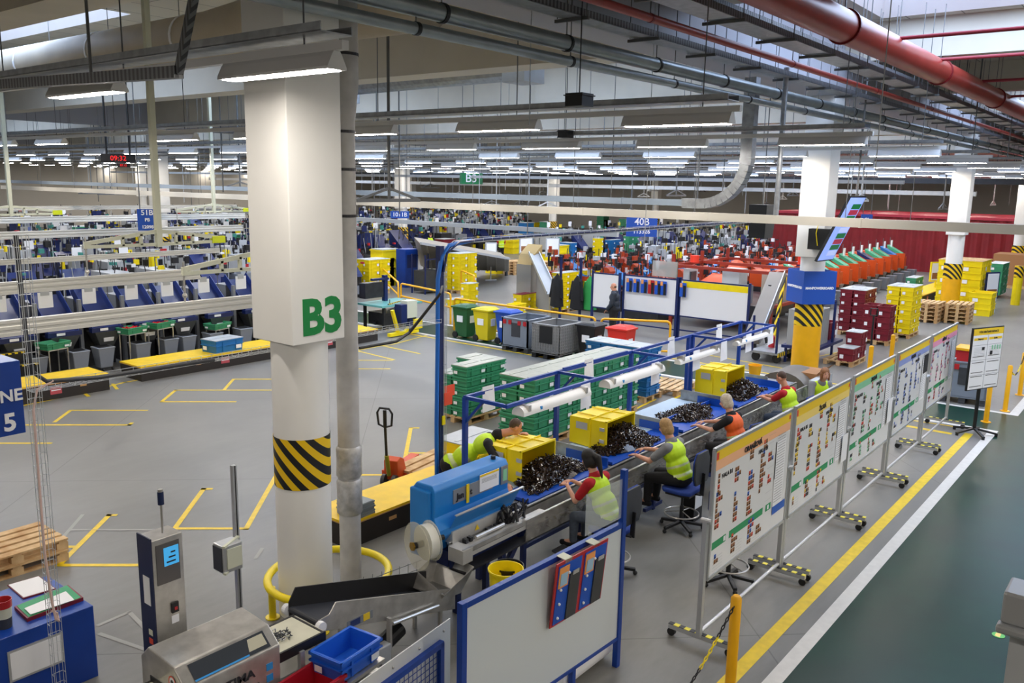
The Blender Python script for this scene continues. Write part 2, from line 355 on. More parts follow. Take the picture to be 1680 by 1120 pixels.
# ================================================================== MOBILE BOARDS ALONG THE LANE
INK = mat('ink', '#26262c', .6); INKG = mat('grey_ink', '#8d9199', .6)
STK = {c: mat('sticker_'+c, h, .5) for c, h in dict(yellow='#f4cf2e', orange='#f2a25a', peach='#f6bd93', blue='#2e63c4', red='#d8492e', green='#2f9a63',
       lightgreen='#8ccfa6', pink='#ee9fbf', lilac='#93a3dc', brown='#96643a', dark='#3a3a44', pale='#f9dd7c', sky='#2a8fd6').items()}
BHAZ = stripes('foot_hazard_tape', '#e8dc3c', '#17161a', 8, (0, 1, .7), duty=.5)
BOARDW = 2.17
def content(b, seed, band, tint, W, z0, z1):
    """printed magnets and headings on the front face (one poster mesh). material slots follow CM"""
    r = random.Random(seed); y = -.001
    def q(x0, x1, za, zb, m, dy=0): b.face([(x0, y-dy, za), (x1, y-dy, za), (x1, y-dy, zb), (x0, y-dy, zb)], m)
    q(.04, W-.04, z1-.13, z1-.02, 0); q(.04, W-.04, z1-.235, z1-.13, 1)
    q(.05, .12, z1-.12, z1-.04, 5, .001); q(W-.1, W-.05, z1-.1, z1-.05, 5, .001)
    gz = z0+.30
    q(.08, .42, gz, gz+.085, 2); q(.50, 1.42, gz, gz+.085, 2); q(1.54-.04, 1.66, gz, gz+.085, 2)
    q(.36, .41, gz+.015, gz+.07, 3, .001); q(1.55, 1.6, gz+.015, gz+.07, 3, .001)
    for cx, lo, n in ((.16, gz+.22, 7), (.18, gz+.6, 4), (.62, gz+.16, 6), (.60, gz+.62, 3), (.98, gz+.12, 9), (.98, gz+.78, 3), (1.30, gz+.3, 8), (1.36, gz+.75, 3), (1.55, gz+.35, 2), (1.52, gz+.62, 2),
                      (.2, z0+.12, 2), (.62, z0+.1, 4), (1.06, z0+.06, 5), (1.3, z0+.1, 2)):
        for k in range(n):
            for c in range(r.choice((1, 2, 2, 3))):
                x = cx+(c-.9)*.055; z = lo+k*.06
                if z < z0+.03: continue
                m = r.choice(tint)
                q(x, x+.048, z, z+.05, m, .001); q(x+.008, x+.04, z+.006, z+.02, 4, .002)
    for gx in (.1, .6, 1.1):
        for k in range(5): q(gx+.02, gx+.26, z0+.05+k*.035, z0+.052+k*.035, 6, .0005)
    for k in range(9):
        q(1.46, 1.46+.2, gz+.14+k*.1, gz+.142+k*.1, 6, .0005)
    q(1.70, 2.0, gz+.0, z1-.3, 3, .004); q(1.69, 1.71, gz+.35, z1-.3, 4, .005)
    for k in range(26): q(1.73, 1.97, gz+.05+k*.033, gz+.057+k*.033, 6, .0055)
    if seed == 1: q(1.7, 2.1, z0+.2, z0+.3, 7, .006)
    if seed == 4: q(1.78, 2.1, z1-.62, z1-.28, 4, .008)
BLAB = ['white magnetic board headed ORANŽOVÁ, nearest of the row beside the lane', 'white magnetic board with plain yellow header, second from the camera in the row',
        'white magnetic board with light green header strip, middle of the row', 'white magnetic board with lilac header strip and dark card, next to the pink one', 'white magnetic board with pink header strip at the far end of the row']
BT = [('ORANŽOVÁ', 'orange', (5, 7, 8, 8, 8)), ('ŽLUTÁ', 'pale', (0, 5, 8, 0, 9)), ('ZELENÁ', 'lightgreen', (5, 8, 10, 10, 9)), ('MODRÁ', 'lilac', (7, 9, 11, 11, 9)), ('RŮŽOVÁ', 'pink', (12, 12, 9, 5, 11))]
fx = [7.78, 10.02, 12.3, 14.62, 16.92]
for i in range(5):
    t = thing('mobile_board', BLAB[i], 'notice board', (fx[i], 3.52, 0), 0, 'magnetic boards on wheeled stands')
    ttl, bc, tn = BT[i]
    z0, z1 = .76, 2.17
    p = MB(); p.box(.04, BOARDW-.04, 0, .02, z0+.02, z1-.02)
    p.build('board_panel', PUREW, t)
    c = MB(); content(c, i+1, bc, tn, BOARDW-.02, z0, z1)
    c.build('magnetic_cards', [STK['yellow'], STK[bc if bc != 'orange' else 'peach'], STK['green'], PAPER, INK, STK['red'], INKG, STK['blue'], STK['brown'], STK['dark'], STK['lightgreen'], STK['lilac'], STK['pink']], t, loc=(0, 0, 0))
    f = MB()
    f.beam((.02, .01, z1), (BOARDW-.02, .01, z1), .035, .035); f.beam((.02, .01, z0), (BOARDW-.02, .01, z0), .035, .035)
    f.beam((.03, .01, z0), (.03, .01, z1), .035, .035); f.beam((BOARDW-.03, .01, z0), (BOARDW-.03, .01, z1), .035, .035)
    f.build('board_frame', ALU, t)
    text(ttl, .085, INK, t, (1.0, -.006, z1-.18), (PI/2, 0, 0), bold=.002)
    text('HALA B1', .07, INK, t, (.35, -.004, z1-.33), (PI/2, 0, 0)); text('HALA B3', .07, INK, t, (1.3, -.004, z1-.30), (PI/2, 0, 0))
    for s, x in ((-1, -.03 if i == 0 else .0), (1, BOARDW+.0)):
        lg = MB(); lg.beam((x, .03, .12), (x, .03, 1.42), .05, .06); lg.cyl((x, -.03, 1.42), (x, .08, 1.42), .03, 10); lg.build('upright', ALU, t)
        b = MB(); ox = .045*(1 if s < 0 else -1)
        b.beam((x+ox, -.33, .11), (x+ox, .40, .11), .055, .05, 0); b.beam((x+ox, -.33, .138), (x+ox, .40, .138), .056, .006, 1)
        b.build('foot_bar', [ALU, BHAZ], t)
        for y in (-.30, .37):
            k = MB(); k.cyl((x+ox-.02, y, .045), (x+ox+.02, y, .045), .045, 14); k.box(x+ox-.012, x+ox+.012, y-.02, y+.02, .05, .1); k.build('caster', BLACK, t)
    cb = MB(); cb.cyl((0, .03, .17), (BOARDW, .03, .17), .022, 10); cb.build('cross_rail', ALU, t)
# extras hung on the boards
def paper(name, label, pts, cat='paper', m=PAPER, group=None):
    b = MB(); n = (Vector(pts[1])-Vector(pts[0])).cross(Vector(pts[2])-Vector(pts[0])).normalized()*.0015
    b.hexa([Vector(p)-n for p in pts], [Vector(p)+n for p in pts])
    return tag(b.build(name, m), label, cat, group)
for (bi, x, z, l) in ((2, 1.86, 1.35, 'white paper sheets clipped low on the green headed board'), (1, 1.9, 1.25, 'white paper block hung at the right edge of the yellow headed board')):
    X = fx[bi]+x; paper('paper_pad', l, [(X, 3.49, z-.25), (X+.24, 3.49, z-.25), (X+.24, 3.49, z+.15), (X, 3.49, z+.15)])
# ------------------------------------------------------------------ lane posts and chain
def post(x, y, h, label, r=.055):
    t = thing('barrier_post', label, 'post', (x, y, 0), 0, 'yellow barrier posts')
    b = MB(); b.lathe([(0, h), (r*.6, h-.004), (r, h-.03), (r, 0)], n=20); b.build('post_tube', SAFE, t, smooth=True)
    b = MB(); b.cyl((0, 0, 0), (0, 0, .01), .1, 20); b.build('base_plate', SAFE, t)
    return t
post(7.0, 2.86, 1.12, 'yellow barrier post holding the plastic chain in the foreground', .05)
post(P(1618, 692).x, 2.95, 1.1, 'yellow barrier post right behind the black sign stand', .05)
post(21.3, 2.8, 1.05, 'yellow barrier post in front of the grey pallet tub', .05)
post(23.3, 2.8, 1.05, 'yellow barrier post at the right edge with chain', .05)
post(23.3, 6.3, .75, 'short yellow post beside the maroon crates by the column', .06)
post(25.6, 6.36, .75, 'short yellow post standing alone behind the maroon crates', .06)
def chain(pts, label, n):
    b = MB(); pts = [Vector(p) for p in pts]
    L = 0; seg = []
    tot = sum((q-p).length for p, q in zip(pts, pts[1:]))
    for k in range(n):
        d = tot*(k+.5)/n
        for p, q in zip(pts, pts[1:]):
            l = (q-p).length
            if d <= l: c = p.lerp(q, d/l); u = (q-p).normalized(); break
            d -= l
        s = u.orthogonal().normalized()
        if k % 2: s = u.cross(s)
        h = tot/n*.62
        ring = [c+u*h*math.cos(a)+s*h*.42*math.sin(a) for a in [2*PI*i/10 for i in range(10)]]
        b.tube(ring, .006, 5, 1 if (k//8) % 2 else 0, closed=True)
    tag(b.build('plastic_chain', [BLACK, YEL]), label, 'chain')
a = Vector((6.96, 2.86, 1.03)); e = Vector((5.75, 3.2, .12))
chain([a+(e-a)*t_+Vector((0, 0, -.22*math.sin(PI*t_))) for t_ in [i/12 for i in range(13)]], 'black and yellow plastic chain hanging from the near yellow post', 40)
a = Vector((21.3, 2.8, .98)); e = Vector((23.3, 2.8, .98))
chain([a+(e-a)*t_+Vector((0, 0, -.3*math.sin(PI*t_))) for t_ in [i/10 for i in range(11)]], 'black and yellow chain between the two far right posts', 40)
fs = P(1638, 1042)  # green disc with a pale patch, lying on the lane
b = MB(); b.lathe([(0, .006), (.065, .006), (.065, .003)], n=24); b.face([(-.05, -.02, .0065), (.05, -.02, .0065), (.04, .03, .0065), (-.04, .03, .0065)], 1)
tag(b.build('floor_sticker', [mat('sticker_lime', '#5fc45a', .4), STK['pale']], loc=fs), 'round green floor sticker on the dark green lane', 'sticker')
# ------------------------------------------------------------------ black framed sign on a stand
sp = P(1597, 712)
t = thing('sign_stand', 'black framed information board on a five-leg stand beside the lane', 'sign', (sp.x, sp.y, 0), -.42)
b = MB(); b.cyl((0, 0, .1), (0, 0, 1.0), .035, 14); b.build('pole', BLACK, t)
for k in range(5):
    a = 2*PI*k/5+.4; b = MB(); b.beam((.03*math.cos(a), .03*math.sin(a), .12), (.42*math.cos(a), .42*math.sin(a), .05), .05, .035); b.cyl((.4*math.cos(a), .4*math.sin(a), 0), (.4*math.cos(a), .4*math.sin(a), .05), .03, 8)
    b.build('foot', BLACK, t)
b = MB(); b.box(-.48, .48, -.06, -.02, .95, 2.2); b.build('board_frame', BLACK, t, bevel=.006)
b = MB()
def q(x0, x1, z0, z1, m, y=-.064): b.face([(x0, y, z0), (x1, y, z0), (x1, y, z1), (x0, y, z1)], m)
q(-.46, .46, .97, 2.05, 0); q(-.46, .46, 2.05, 2.18, 1); q(-.43, -.03, 1.95, 2.0, 1, -.066); q(.03, .43, 1.95, 2.0, 1, -.066)
for z in (1.25, 1.55, 1.85): q(-.46, .46, z, z+.006, 3, -.066)
q(-.005, .005, .97, 2.05, 3, -.066)
for x in (-.42, .05):
    for z in (1.02, 1.22, 1.3, 1.5, 1.62): q(x, x+.36, z, z+.012, 2, -.067)
for x in (-.4, .06):
    for z in range(7): q(x, x+.34, 1.62+z*.03, 1.624+z*.03, 3, -.067)
q(-.16, -.08, 1.75, 1.81, 2, -.068); q(.1, .18, 1.64, 1.72, 2, -.068)
for k in range(4): q(.14+k*.08, .18+k*.08, 1.74, 1.83, 4, -.068)
b.build('notice_sheets', [PAPER, STK['yellow'], INK, INKG, STK['lightgreen']], t)
text('TABLE OF INFORMATION'[:0]+'VÝROBNÍ INFORMACE', .06, INK, t, (0, -.068, 2.11), (PI/2, 0, 0)); text('Manpower', .04, INK, t, (-.23, -.07, 1.975), (PI/2, 0, 0)); text('Kvalita', .04, INK, t, (.23, -.07, 1.975), (PI/2, 0, 0))
# ================================================================== FOREGROUND: whiteboard screen in a blue frame
A0 = Vector((4.63, 4.12, 0)); A1 = Vector((6.88, 4.03, 0)); ang = math.atan2(A1.y-A0.y, A1.x-A0.x); W = (A1-A0).length
t = thing('whiteboard_screen', 'large whiteboard partition in a blue steel frame in the foreground', 'whiteboard', A0, ang)
b = MB(); b.box(.03, W-.03, -.012, .012, .32, 1.5); b.build('board_panel', mat('whiteboard_enamel', '#cfd8de', .3), t)
for x in (0, W): q_ = MB(); q_.beam((x, 0, 0), (x, 0, 1.56), .06, .06); q_.build('upright', BLUE, t, bevel=.004)
for z in (1.53, .32): q_ = MB(); q_.beam((0, 0, z), (W, 0, z), .05, .05 if z > 1 else .03); q_.build('rail', BLUE, t)
q_ = MB(); q_.beam((1.5, 0, 0), (1.5, 0, .32), .05, .05); q_.build('short_leg', BLUE, t)
GLASS = mat('clear_plastic', '#dfe8ea', .08, trans=0, alpha=.28)
b = MB(); x0, x1 = W-.62, W-.02
b.box(x0, x1, -.004, .004, 1.6, 2.0); b.build('clear_panel', GLASS, t)
q_ = MB(); q_.beam((W, 0, 1.5), (W, 0, 2.09), .055, .055); q_.build('upright_extension', BLUE, t)
def place(base, x, y, z, ang=ang):
    return base+Vector((x*math.cos(ang)-y*math.sin(ang), x*math.sin(ang)+y*math.cos(ang), z))
h = thing('clipboard_holder', 'red and blue clipboard holder hooked over the big whiteboard', 'clipboard holder', place(A0, 1.06, -.045, .92), ang)
h.rotation_euler = (.1, -.0, ang)
b = MB(); b.box(0, .78, -.012, 0, 0, .63); b.build('backing_plate', RED, h)
for k, x in enumerate((.03, .42)):
    b = MB(); b.box(x, x+.34, -.018, -.012, .02, .6); b.build('blue_card', mat('blue_card', '#1453c0', .5), h)
    b = MB(); b.box(x+.17, x+.32, -.03, -.018, .02, .48); b.box(x+.2, x+.29, -.035, -.03, .46, .5, 1); b.build('clipboard', [DGREY, ALU], h)
    b = MB(); b.box(x+.01, x+.15, -.024, -.018, .38, .58); b.box(x+.03, x+.13, -.028, -.024, .4, .52, 1); b.build('pocket', [STK['orange'], mat('pale_blue_card', '#9fc4e0', .5)], h)
    for z in (.08, .22, .36, .5):
        b = MB(); b.ball((x+.05 if z < .4 else x+.15, -.026, z), .014, 8, 6); b.build('peg', PAPER, h)
for x in (.12, .55):
    b = MB(); b.box(x, x+.1, -.012, .09, .63, .636); b.box(x, x+.1, -.012, -.006, .55, .636); b.build('hook', CREAM, h)
# white paper roll under the whiteboard
rl = MB(); c0 = Vector((6.05, 4.3, .2)); c1 = Vector((6.95, 4.3, .2)); rl.cyl(c0, c1, .2, 24); tag(rl.build('paper_roll', PAPER, smooth=True), 'thick white roll lying under the big whiteboard', 'roll')
# ------------------------------------------------------------------ mesh fence panel with white sheet
F0 = P(560, 1170, 1.0); F1 = P(742, 1015, 1.12)
def xy(p): return Vector((p.x, p.y, 0))
fa = math.atan2(F1.y-F0.y, F1.x-F0.x); FW_ = (xy(F1)-xy(F0)).length
t = thing('mesh_fence', 'blue wire mesh fence panel backed with a white sheet', 'fence', xy(F0)-Vector((math.cos(fa), math.sin(fa), 0))*.6, fa)
FL = FW_+.6
b = MB(); b.box(0, FL, .02, .03, .15, 1.12); b.build('white_sheet', mat('fence_backing_sheet', '#d5d8d9', .4), t)
f = MB()
for x in (.0, FL-.17): f.beam((x, 0, 0), (x, 0, .98), .05, .05)
f.beam((0, 0, .97), (FL-.15, 0, .97), .05, .05); f.beam((0, 0, .12), (FL-.15, 0, .12), .04, .04); f.build('fence_frame', BLUE, t)
g = MB(); x = .06
while x < FL-.2: g.cyl((x, .005, .12), (x, .005, .95), .0035, 5); x += .055
for k in range(14): g.cyl((.0, .0, .18+k*.058), (FL-.18, .0, .18+k*.058), .0035, 5)
g.build('wire_mesh', BLUE, t)
s = MB()
for k in range(6): s.ball((.2+k*(FL-.3)/5, .015, 1.05), .012, 8, 6)
s.build('bolts', STEEL, t)
# ------------------------------------------------------------------ helper crates (stacking containers)
def crate_mb(L, Wd, H, wall=.018, rib=True, m=0, ml=1, label=True, taper=.02):
    b = MB(); t2 = taper
    def ring(z, e): return [(-L/2-e, -Wd/2-e, z), (L/2+e, -Wd/2-e, z), (L/2+e, Wd/2+e, z), (-L/2-e, Wd/2+e, z)]
    o0, o1 = ring(0, -t2), ring(H, 0); i0, i1 = ring(wall, -t2-wall), ring(H, -wall)
    b.face(o0[::-1], m)
    for k in range(4):
        j = (k+1) % 4
        b.face([o0[k], o0[j], o1[j], o1[k]], m); b.face([i0[j], i0[k], i1[k], i1[j]], m); b.face([o1[k], o1[j], i1[j], i1[k]], m)
    b.face(i0, m)
    if rib:
        for z, h in ((H-.03, .028), (H*.55, .016)):
            for (x0, x1, y0, y1) in ((-L/2-.012, L/2+.012, -Wd/2-.012, -Wd/2+.006), (-L/2-.012, L/2+.012, Wd/2-.006, Wd/2+.012), (-L/2-.012, -L/2+.006, -Wd/2-.01, Wd/2+.01), (L/2-.006, L/2+.012, -Wd/2-.01, Wd/2+.01)):
                b.box(x0, x1, y0, y1, z, z+h, m)
        for x in (-L/4, L/4):
            for s_ in (-1, 1): b.box(x-.012, x+.012, s_*(Wd/2+.002)-.008, s_*(Wd/2+.002)+.008, .02, H-.02, m)
    if label:
        b.face([(L*.22, -Wd/2-.014, H*.2), (L*.42, -Wd/2-.014, H*.2), (L*.42, -Wd/2-.014, H*.5), (L*.22, -Wd/2-.014, H*.5)], ml)
        b.face([(-L/2-.014, Wd*.1, H*.2), (-L/2-.014, Wd*.34, H*.2), (-L/2-.014, Wd*.34, H*.5), (-L/2-.014, Wd*.1, H*.5)][::-1], ml)
    return b
LIDG = mat('crate_lid_grey', '#b8bfc4', .4, noise=.08, scale=6)
LIDC = mat('clear_grey_lid', '#aeb6ae', .3, noise=.1, scale=6)
CRATES = {}
def crate(name, L, Wd, H, m, loc, rz, label, group=None, lid=None, cat='crate'):
    key = (L, Wd, H, m.name, lid.name if lid else '')
    if key not in CRATES:
        t = thing(name, label, cat, loc, rz, group)
        crate_mb(L, Wd, H).build('crate_body', [m, PAPER], t)
        if lid:
            l = MB(); l.box(-L/2-.01, L/2+.01, -Wd/2-.01, Wd/2+.01, H, H+.018); l.box(-L/2+.05, L/2-.05, -.03, .03, H+.018, H+.026); l.build('lid', lid, t, bevel=.004)
        CRATES[key] = t; return t
    d = dup(CRATES[key], loc, rz, label, group); d.name = name
    if group is None and 'group' in d: del d['group']
    return d
POS = {0: 'bottom', 1: 'second', 2: 'third', 3: 'fourth', 4: 'fifth', 5: 'sixth', 6: 'seventh'}
def stack(name, L, Wd, H, m, base, rz, n, desc, group, lid=None, every_lid=False, gap=.004):
    """n crates one on the other; only the top one wears the lid unless every_lid"""
    for k in range(n):
        top = k == n-1
        w_ = 'top' if top and n > 1 else POS[k]
        lb = desc if n == 1 else '%s, %s one of its stack' % (desc, w_)
        crate(name, L, Wd, H, m, (base[0], base[1], base[2]+k*(H+gap)+(k*.02 if every_lid else 0)), rz, lb, group, lid if (top or every_lid) else None)
PALM = None
def pallet(loc, rz, label, group='wooden pallets'):
    global PALM
    if PALM is None:
        t = thing('wooden_pallet', label, 'pallet', loc, rz, group)
        b = MB()
        for y in (-.35, -.175, 0, .175, .35): b.box(-.6, .6, y-.06, y+.06, .122, .144)
        b.build('deck_boards', WOOD, t)
        b = MB()
        for x in (-.54, 0, .54): b.box(x-.05, x+.05, -.4, .4, .1, .122)
        for x in (-.53, 0, .53):
            for y in (-.35, 0, .35): b.box(x-.07, x+.07, y-.05, y+.05, .022, .1)
        for y in (-.35, 0, .35): b.box(-.6, .6, y-.05, y+.05, 0, .022)
        b.build('pallet_base', WOOD, t)
        PALM = t; return t
    return dup(PALM, loc, rz, label, group)
# ================================================================== FOREGROUND LEFT
# blue bin and red bin
crate('storage_bin', .50, .36, .2, mat('bright_blue_plastic', '#1f63d2', .35), (4.47, 5.33, .62), .12, 'open bright blue plastic bin in front of the infeed conveyor', cat='bin')
crate('storage_bin', .50, .36, .2, mat('bright_red_plastic', '#b0182c', .4), (4.02, 5.28, .5), .12, 'open red plastic bin left of the blue bin', cat='bin')
t = thing('bin_trolley', 'small steel trolley under the blue and red bins', 'trolley', (4.25, 5.3, 0), .12)
b = MB(); b.box(-.5, .5, -.2, .2, .47, .49); b.box(0, .5, -.2, .2, .58, .612); b.build('shelf', STEEL, t)
for x in (-.48, .48):
    for y in (-.18, .18): b = MB(); b.beam((x, y, 0), (x, y, .6), .03, .03); b.build('leg', ALU, t)
# ------------------------------------------------------------------ steel metal detector
t = thing('metal_detector', 'brushed steel inspection machine marked OPTIMA CONTROL at the bottom left', 'machine', (3.05, 5.5, 0))
L_ = .86
prof = [(.0, .0), (.0, 1.0), (.17, 1.15), (.52, 1.19), (.62, 1.08), (.62, .0)]
b = MB(); b.extr([(y, z+.0) for y, z in [(0, .55), (0, 1.0), (.15, 1.13), (.52, 1.16), (.64, 1.05), (.64, .55)]], 'x', 0, L_)
b.build('steel_hood', STEEL, t, bevel=.012)
d = Vector((0, .15, .13)).normalized(); nrm = Vector((0, -.13, .15)).normalized()
def onslope(x, s, o=.004): q0 = Vector((x, 0, 1.0))+d*s+nrm*o; return q0
b = MB(); b.face([onslope(.1, .02), onslope(L_-.08, .02), onslope(L_-.08, .17), onslope(.1, .17)], 0)
b.face([onslope(.1, .02, .006), onslope(L_-.28, .02, .006), onslope(L_-.28, .035, .006), onslope(.1, .035, .006)], 1)
b.face([onslope(L_-.27, .05, .006), onslope(L_-.1, .05, .006), onslope(L_-.1, .15, .006), onslope(L_-.24, .15, .006)], 2)
b.build('window', [mat('smoked_glass', '#3c4148', .15), STK['sky'], mat('belt_cream', '#b9b6a0', .6)], t)
for z in (.62, .72, .82): b = MB(); b.box(L_-.14, L_-.08, -.006, 0, z+.0, z+.06); b.build('blue_square', STK['sky'], t)
text('OPTIMA', .1, INK, t, (.40, -.006, .86), (PI/2, 0, 0), bold=.002, sx=1.15); text('CONTROL', .1, INK, t, (.40, -.006, .72), (PI/2, 0, 0), bold=.002, sx=1.15)
b = MB(); b.lathe([(.0, 0), (.05, 0)], n=24); b.lathe([(.04, .002), (.052, .002)], n=24, m=1); b.lathe([(0, .003), (.02, .003)], n=16, m=2)
o = b.build('warning_disc', [PAPER, STK['red'], INK], t, loc=(-.003, .17, 1.0)); o.rotation_euler = (0, -PI/2, 0)
b = MB(); b.box(-.006, 0, .15, .5, .6, .93); b.build('tunnel_opening', BLACK, t)
b = MB()
for x in (.05, L_-.05):
    for y in (.06, .58): b.beam((x, y, 0), (x, y, .56), .05, .05)
b.build('stand_legs', STEEL, t)
# display tower
t = thing('control_tower', 'tall steel display tower with blue screen and beacon behind the inspection machine', 'control panel', (3.42, 6.36, 0))
b = MB(); b.box(-.135, .135, -.05, .17, 0, 1.88); b.build('housing', STEEL, t, bevel=.006)
b = MB(); b.box(-.145, -.134, -.05, .17, .3, 1.9); b.box(-.148, -.144, -.0, .1, 1.3, 1.55, 1); b.box(-.148, -.144, 0, .06, .95, 1.0, 2); b.box(-.148, -.144, 0, .06, 1.03, 1.08, 3); b.build('side_cover', [mat('navy_cover', '#1d2545', .4), PAPER, STK['red'], CREAM], t)
b = MB(); b.box(-.105, .10, -.056, -.05, 1.48, 1.83); b.box(-.04, .09, -.06, -.055, 1.63, 1.79, 1)
for k in range(3): b.box(-.02+k*.02, .06, -.062, -.06, 1.655+k*.04, 1.668+k*.04, 2)
b.build('screen', [mat('steel_bezel', '#6f6c6a', .35, .7), mat('lcd_screen', '#3f9fd8', .3, emit=.6), INK], t)
b = MB(); b.box(.0, .06, -.07, -.05, 1.2, 1.29); b.box(.02, .045, -.076, -.07, 1.225, 1.25, 1); b.build('red_switch', [BLACK, RED], t)
b = MB(); b.box(.0, .065, -.053, -.05, 1.1, 1.17); b.build('sticker', PAPER, t)
b = MB(); b.cyl((.02, .05, 1.88), (.02, .05, 2.13), .01, 8, m=0); b.cyl((.02, .05, 2.13), (.02, .05, 2.24), .026, 14, m=1); b.cyl((.02, .05, 2.24), (.02, .05, 2.26), .02, 14, m=0); b.build('beacon', [STEEL, mat('navy_beacon', '#1b2a52', .3)], t)
# aluminium post with sensor box
t = thing('sensor_post', 'aluminium profile post carrying a grey boxed sensor', 'post', (4.48, 6.95, 0))
b = MB(); b.beam((0, 0, 0), (0, 0, 2.08), .045, .045); b.beam((0, -.024, 0), (0, -.024, 2.08), .012, .006, 1); b.build('profile', [ALU, BLACK], t)
b = MB(); b.box(-.24, -.03, -.14, .03, 1.08, 1.36); b.build('sensor_box', ALU, t, bevel=.01)
b = MB(); b.box(-.2, -.04, -.148, -.14, 1.12, 1.32); b.beam((-.24, -.15, 1.36), (0, -.03, 1.36), .03, .02); b.beam((-.24, -.15, 1.09), (0, -.03, 1.09), .03, .02); b.build('cover', CREAM, t)
b = MB(); b.box(-.25, -.24, -.12, .02, 1.1, 1.34); b.build('end_panel', DGREY, t)
# belt conveyor through the detector
t = thing('belt_conveyor', 'short cream belt conveyor passing through the steel inspection machine', 'conveyor', (2.4, 5.56, 0))
b = MB(); b.box(0, 2.02, 0, .42, .84, .88); b.build('belt', mat('cream_belt', '#d2d0ba', .55, noise=.08), t)
b = MB(); b.box(0, 2.02, -.02, 0, .8, .885); b.box(0, 2.02, .42, .44, .8, .885); b.cyl((2.0, 0, .86), (2.0, .42, .86), .025, 12); b.build('side_rail', BLACK, t)
for y in (-.02, .44): b = MB(); b.beam((.0, y, .62), (1.9, y, .62), .045, .045); b.build('frame_bar', ALU, t)
for x in (.3, 1.75):
    for y in (-.02, .44): b = MB(); b.beam((x, y, 0), (x, y, .82), .045, .045); b.build('leg', ALU, t)
b = MB()
for k in range(80):
    a = rnd.random()*6.3; r_ = rnd.random()**.7*.11; x, y = 4.1+r_*math.cos(a), 5.78+r_*math.sin(a); z = .886+rnd.random()*.02
    v = Vector((rnd.uniform(-1, 1), rnd.uniform(-1, 1), .2)).normalized()*.015; b.beam(Vector((x, y, z))-v, Vector((x, y, z))+v, .008, .006, k % 5 == 0)
tag(b.build('small_parts', [DGREY, ALU]), 'little heap of small grey parts on the cream belt', 'parts', kind='stuff')
# inclined conveyor with hopper
t = thing('inclined_conveyor', 'inclined stainless conveyor with dark belt and steel hopper', 'conveyor', (0, 0, 0))
xl, xr, zl, zr, yf, yb = 4.5, 6.3, .93, .42, 5.72, 6.14
def zc(x): return zl+(zr-zl)*(x-xl)/(xr-xl)
b = MB(); b.face([(xl, yf, zl-.05), (xr, yf, zr-.05), (xr, yb, zr-.05), (xl, yb, zl-.05)]); b.cyl((xl, yf, zl-.075), (xl, yb, zl-.075), .03, 14); b.build('belt', mat('dark_belt', '#2c2f36', .5), t)
b = MB(); pf = [(xl-.02, zc(xl)-.14), (xl-.02, zc(xl)-.03), (xl+.1, zc(xl)-.02), (xl+.18, zc(xl+.1)+.1), (xr, zr+.1), (xr, zr-.14)]
b.extr(pf, 'y', yf-.012, yf); b.build('front_side_plate', STEEL, t)
b = MB(); pf = [(xl-.02, zc(xl)-.14), (xl-.02, zc(xl)+.0), (xl+.06, zc(xl)+.12), (xr, zr+.16), (xr, zr-.14)]
b.extr(pf, 'y', yb, yb+.012); b.build('rear_side_plate', mat('dark_belt_guard', '#3a3a3c', .35, .5), t)
b = MB(); b.cyl((xl-.02, yf-.06, zl-.08), (xl-.02, yf-.01, zl-.08), .05, 16); b.cyl((xl-.02, yb+.01, zl-.08), (xl-.02, yb+.06, zl-.08), .05, 16); b.build('roller_cap', PAPER, t)
b = MB(); b.box(xl+.3, xl+.62, yf-.016, yf-.012, zc(xl+.45)-.13, zc(xl+.45)-.05, 0); b.box(xl+.5, xl+.58, yf-.019, yf-.015, zc(xl+.45)-.125, zc(xl+.45)-.055, 1); b.box(xl+.34, xl+.46, yf-.019, yf-.015, zc(xl+.45)-.12, zc(xl+.45)-.06, 2); b.build('warning_plate', [GREY, STK['yellow'], mat('navy_sticker', '#22366e', .5)], t)
hb = [(xr-.2, yf, zr+.04), (xr+.1, yf, zr), (xr+.1, yb, zr), (xr-.2, yb, zr+.04)]; ht = [(xr-.22, yf-.06, zr+.12), (xr+.3, yf-.02, zr+.24), (xr+.3, yb+.06, zr+.3), (xr-.12, yb+.02, zr+.2)]
b = MB()
for k in range(4): j = (k+1) % 4; b.face([hb[k], hb[j], ht[j], ht[k]])
b.face(hb); o = b.build('hopper', STEEL, t); so = o.modifiers.new('thick', 'SOLIDIFY'); so.thickness = .006
b = MB()
for x in (4.75, 6.1):
    for y in (yf+.02, yb-.02): b.beam((x, y, 0), (x, y, zc(x)-.08), .035, .035)
b.beam((5.3, yf-.05, zc(5.3)-.1), (5.3, yf-.05, .25), .05, .03); b.cyl((5.35, yf-.05, .52), (6.0, yf-.05, .45), .018, 10); b.build('support_leg', STEEL, t)
b = MB(); b.cyl((5.25, 5.9, .12), (5.7, 5.95, .22), .09, 16); b.build('drive_motor', BLACK, t)
b = MB(); b.box(5.1, 5.28, 5.62, 5.72, .1, .36); b.build('junction_box', LGREY, t, bevel=.01)
# wire basket edges below the machine
b = MB()
for z in (.25, .4, .5): b.tube([(5.6, 6.75, z-.08), (6.6, 6.5, z)], .004, 5)
for k in range(9): x = 5.65+k*.11; b.tube([(x, 6.74-.25*k/9, .2), (x, 6.74-.25*k/9, .5)], .003, 5)
tag(b.build('wire_tray', ROD), 'thin wire cable tray behind the steel hopper', 'cable tray')
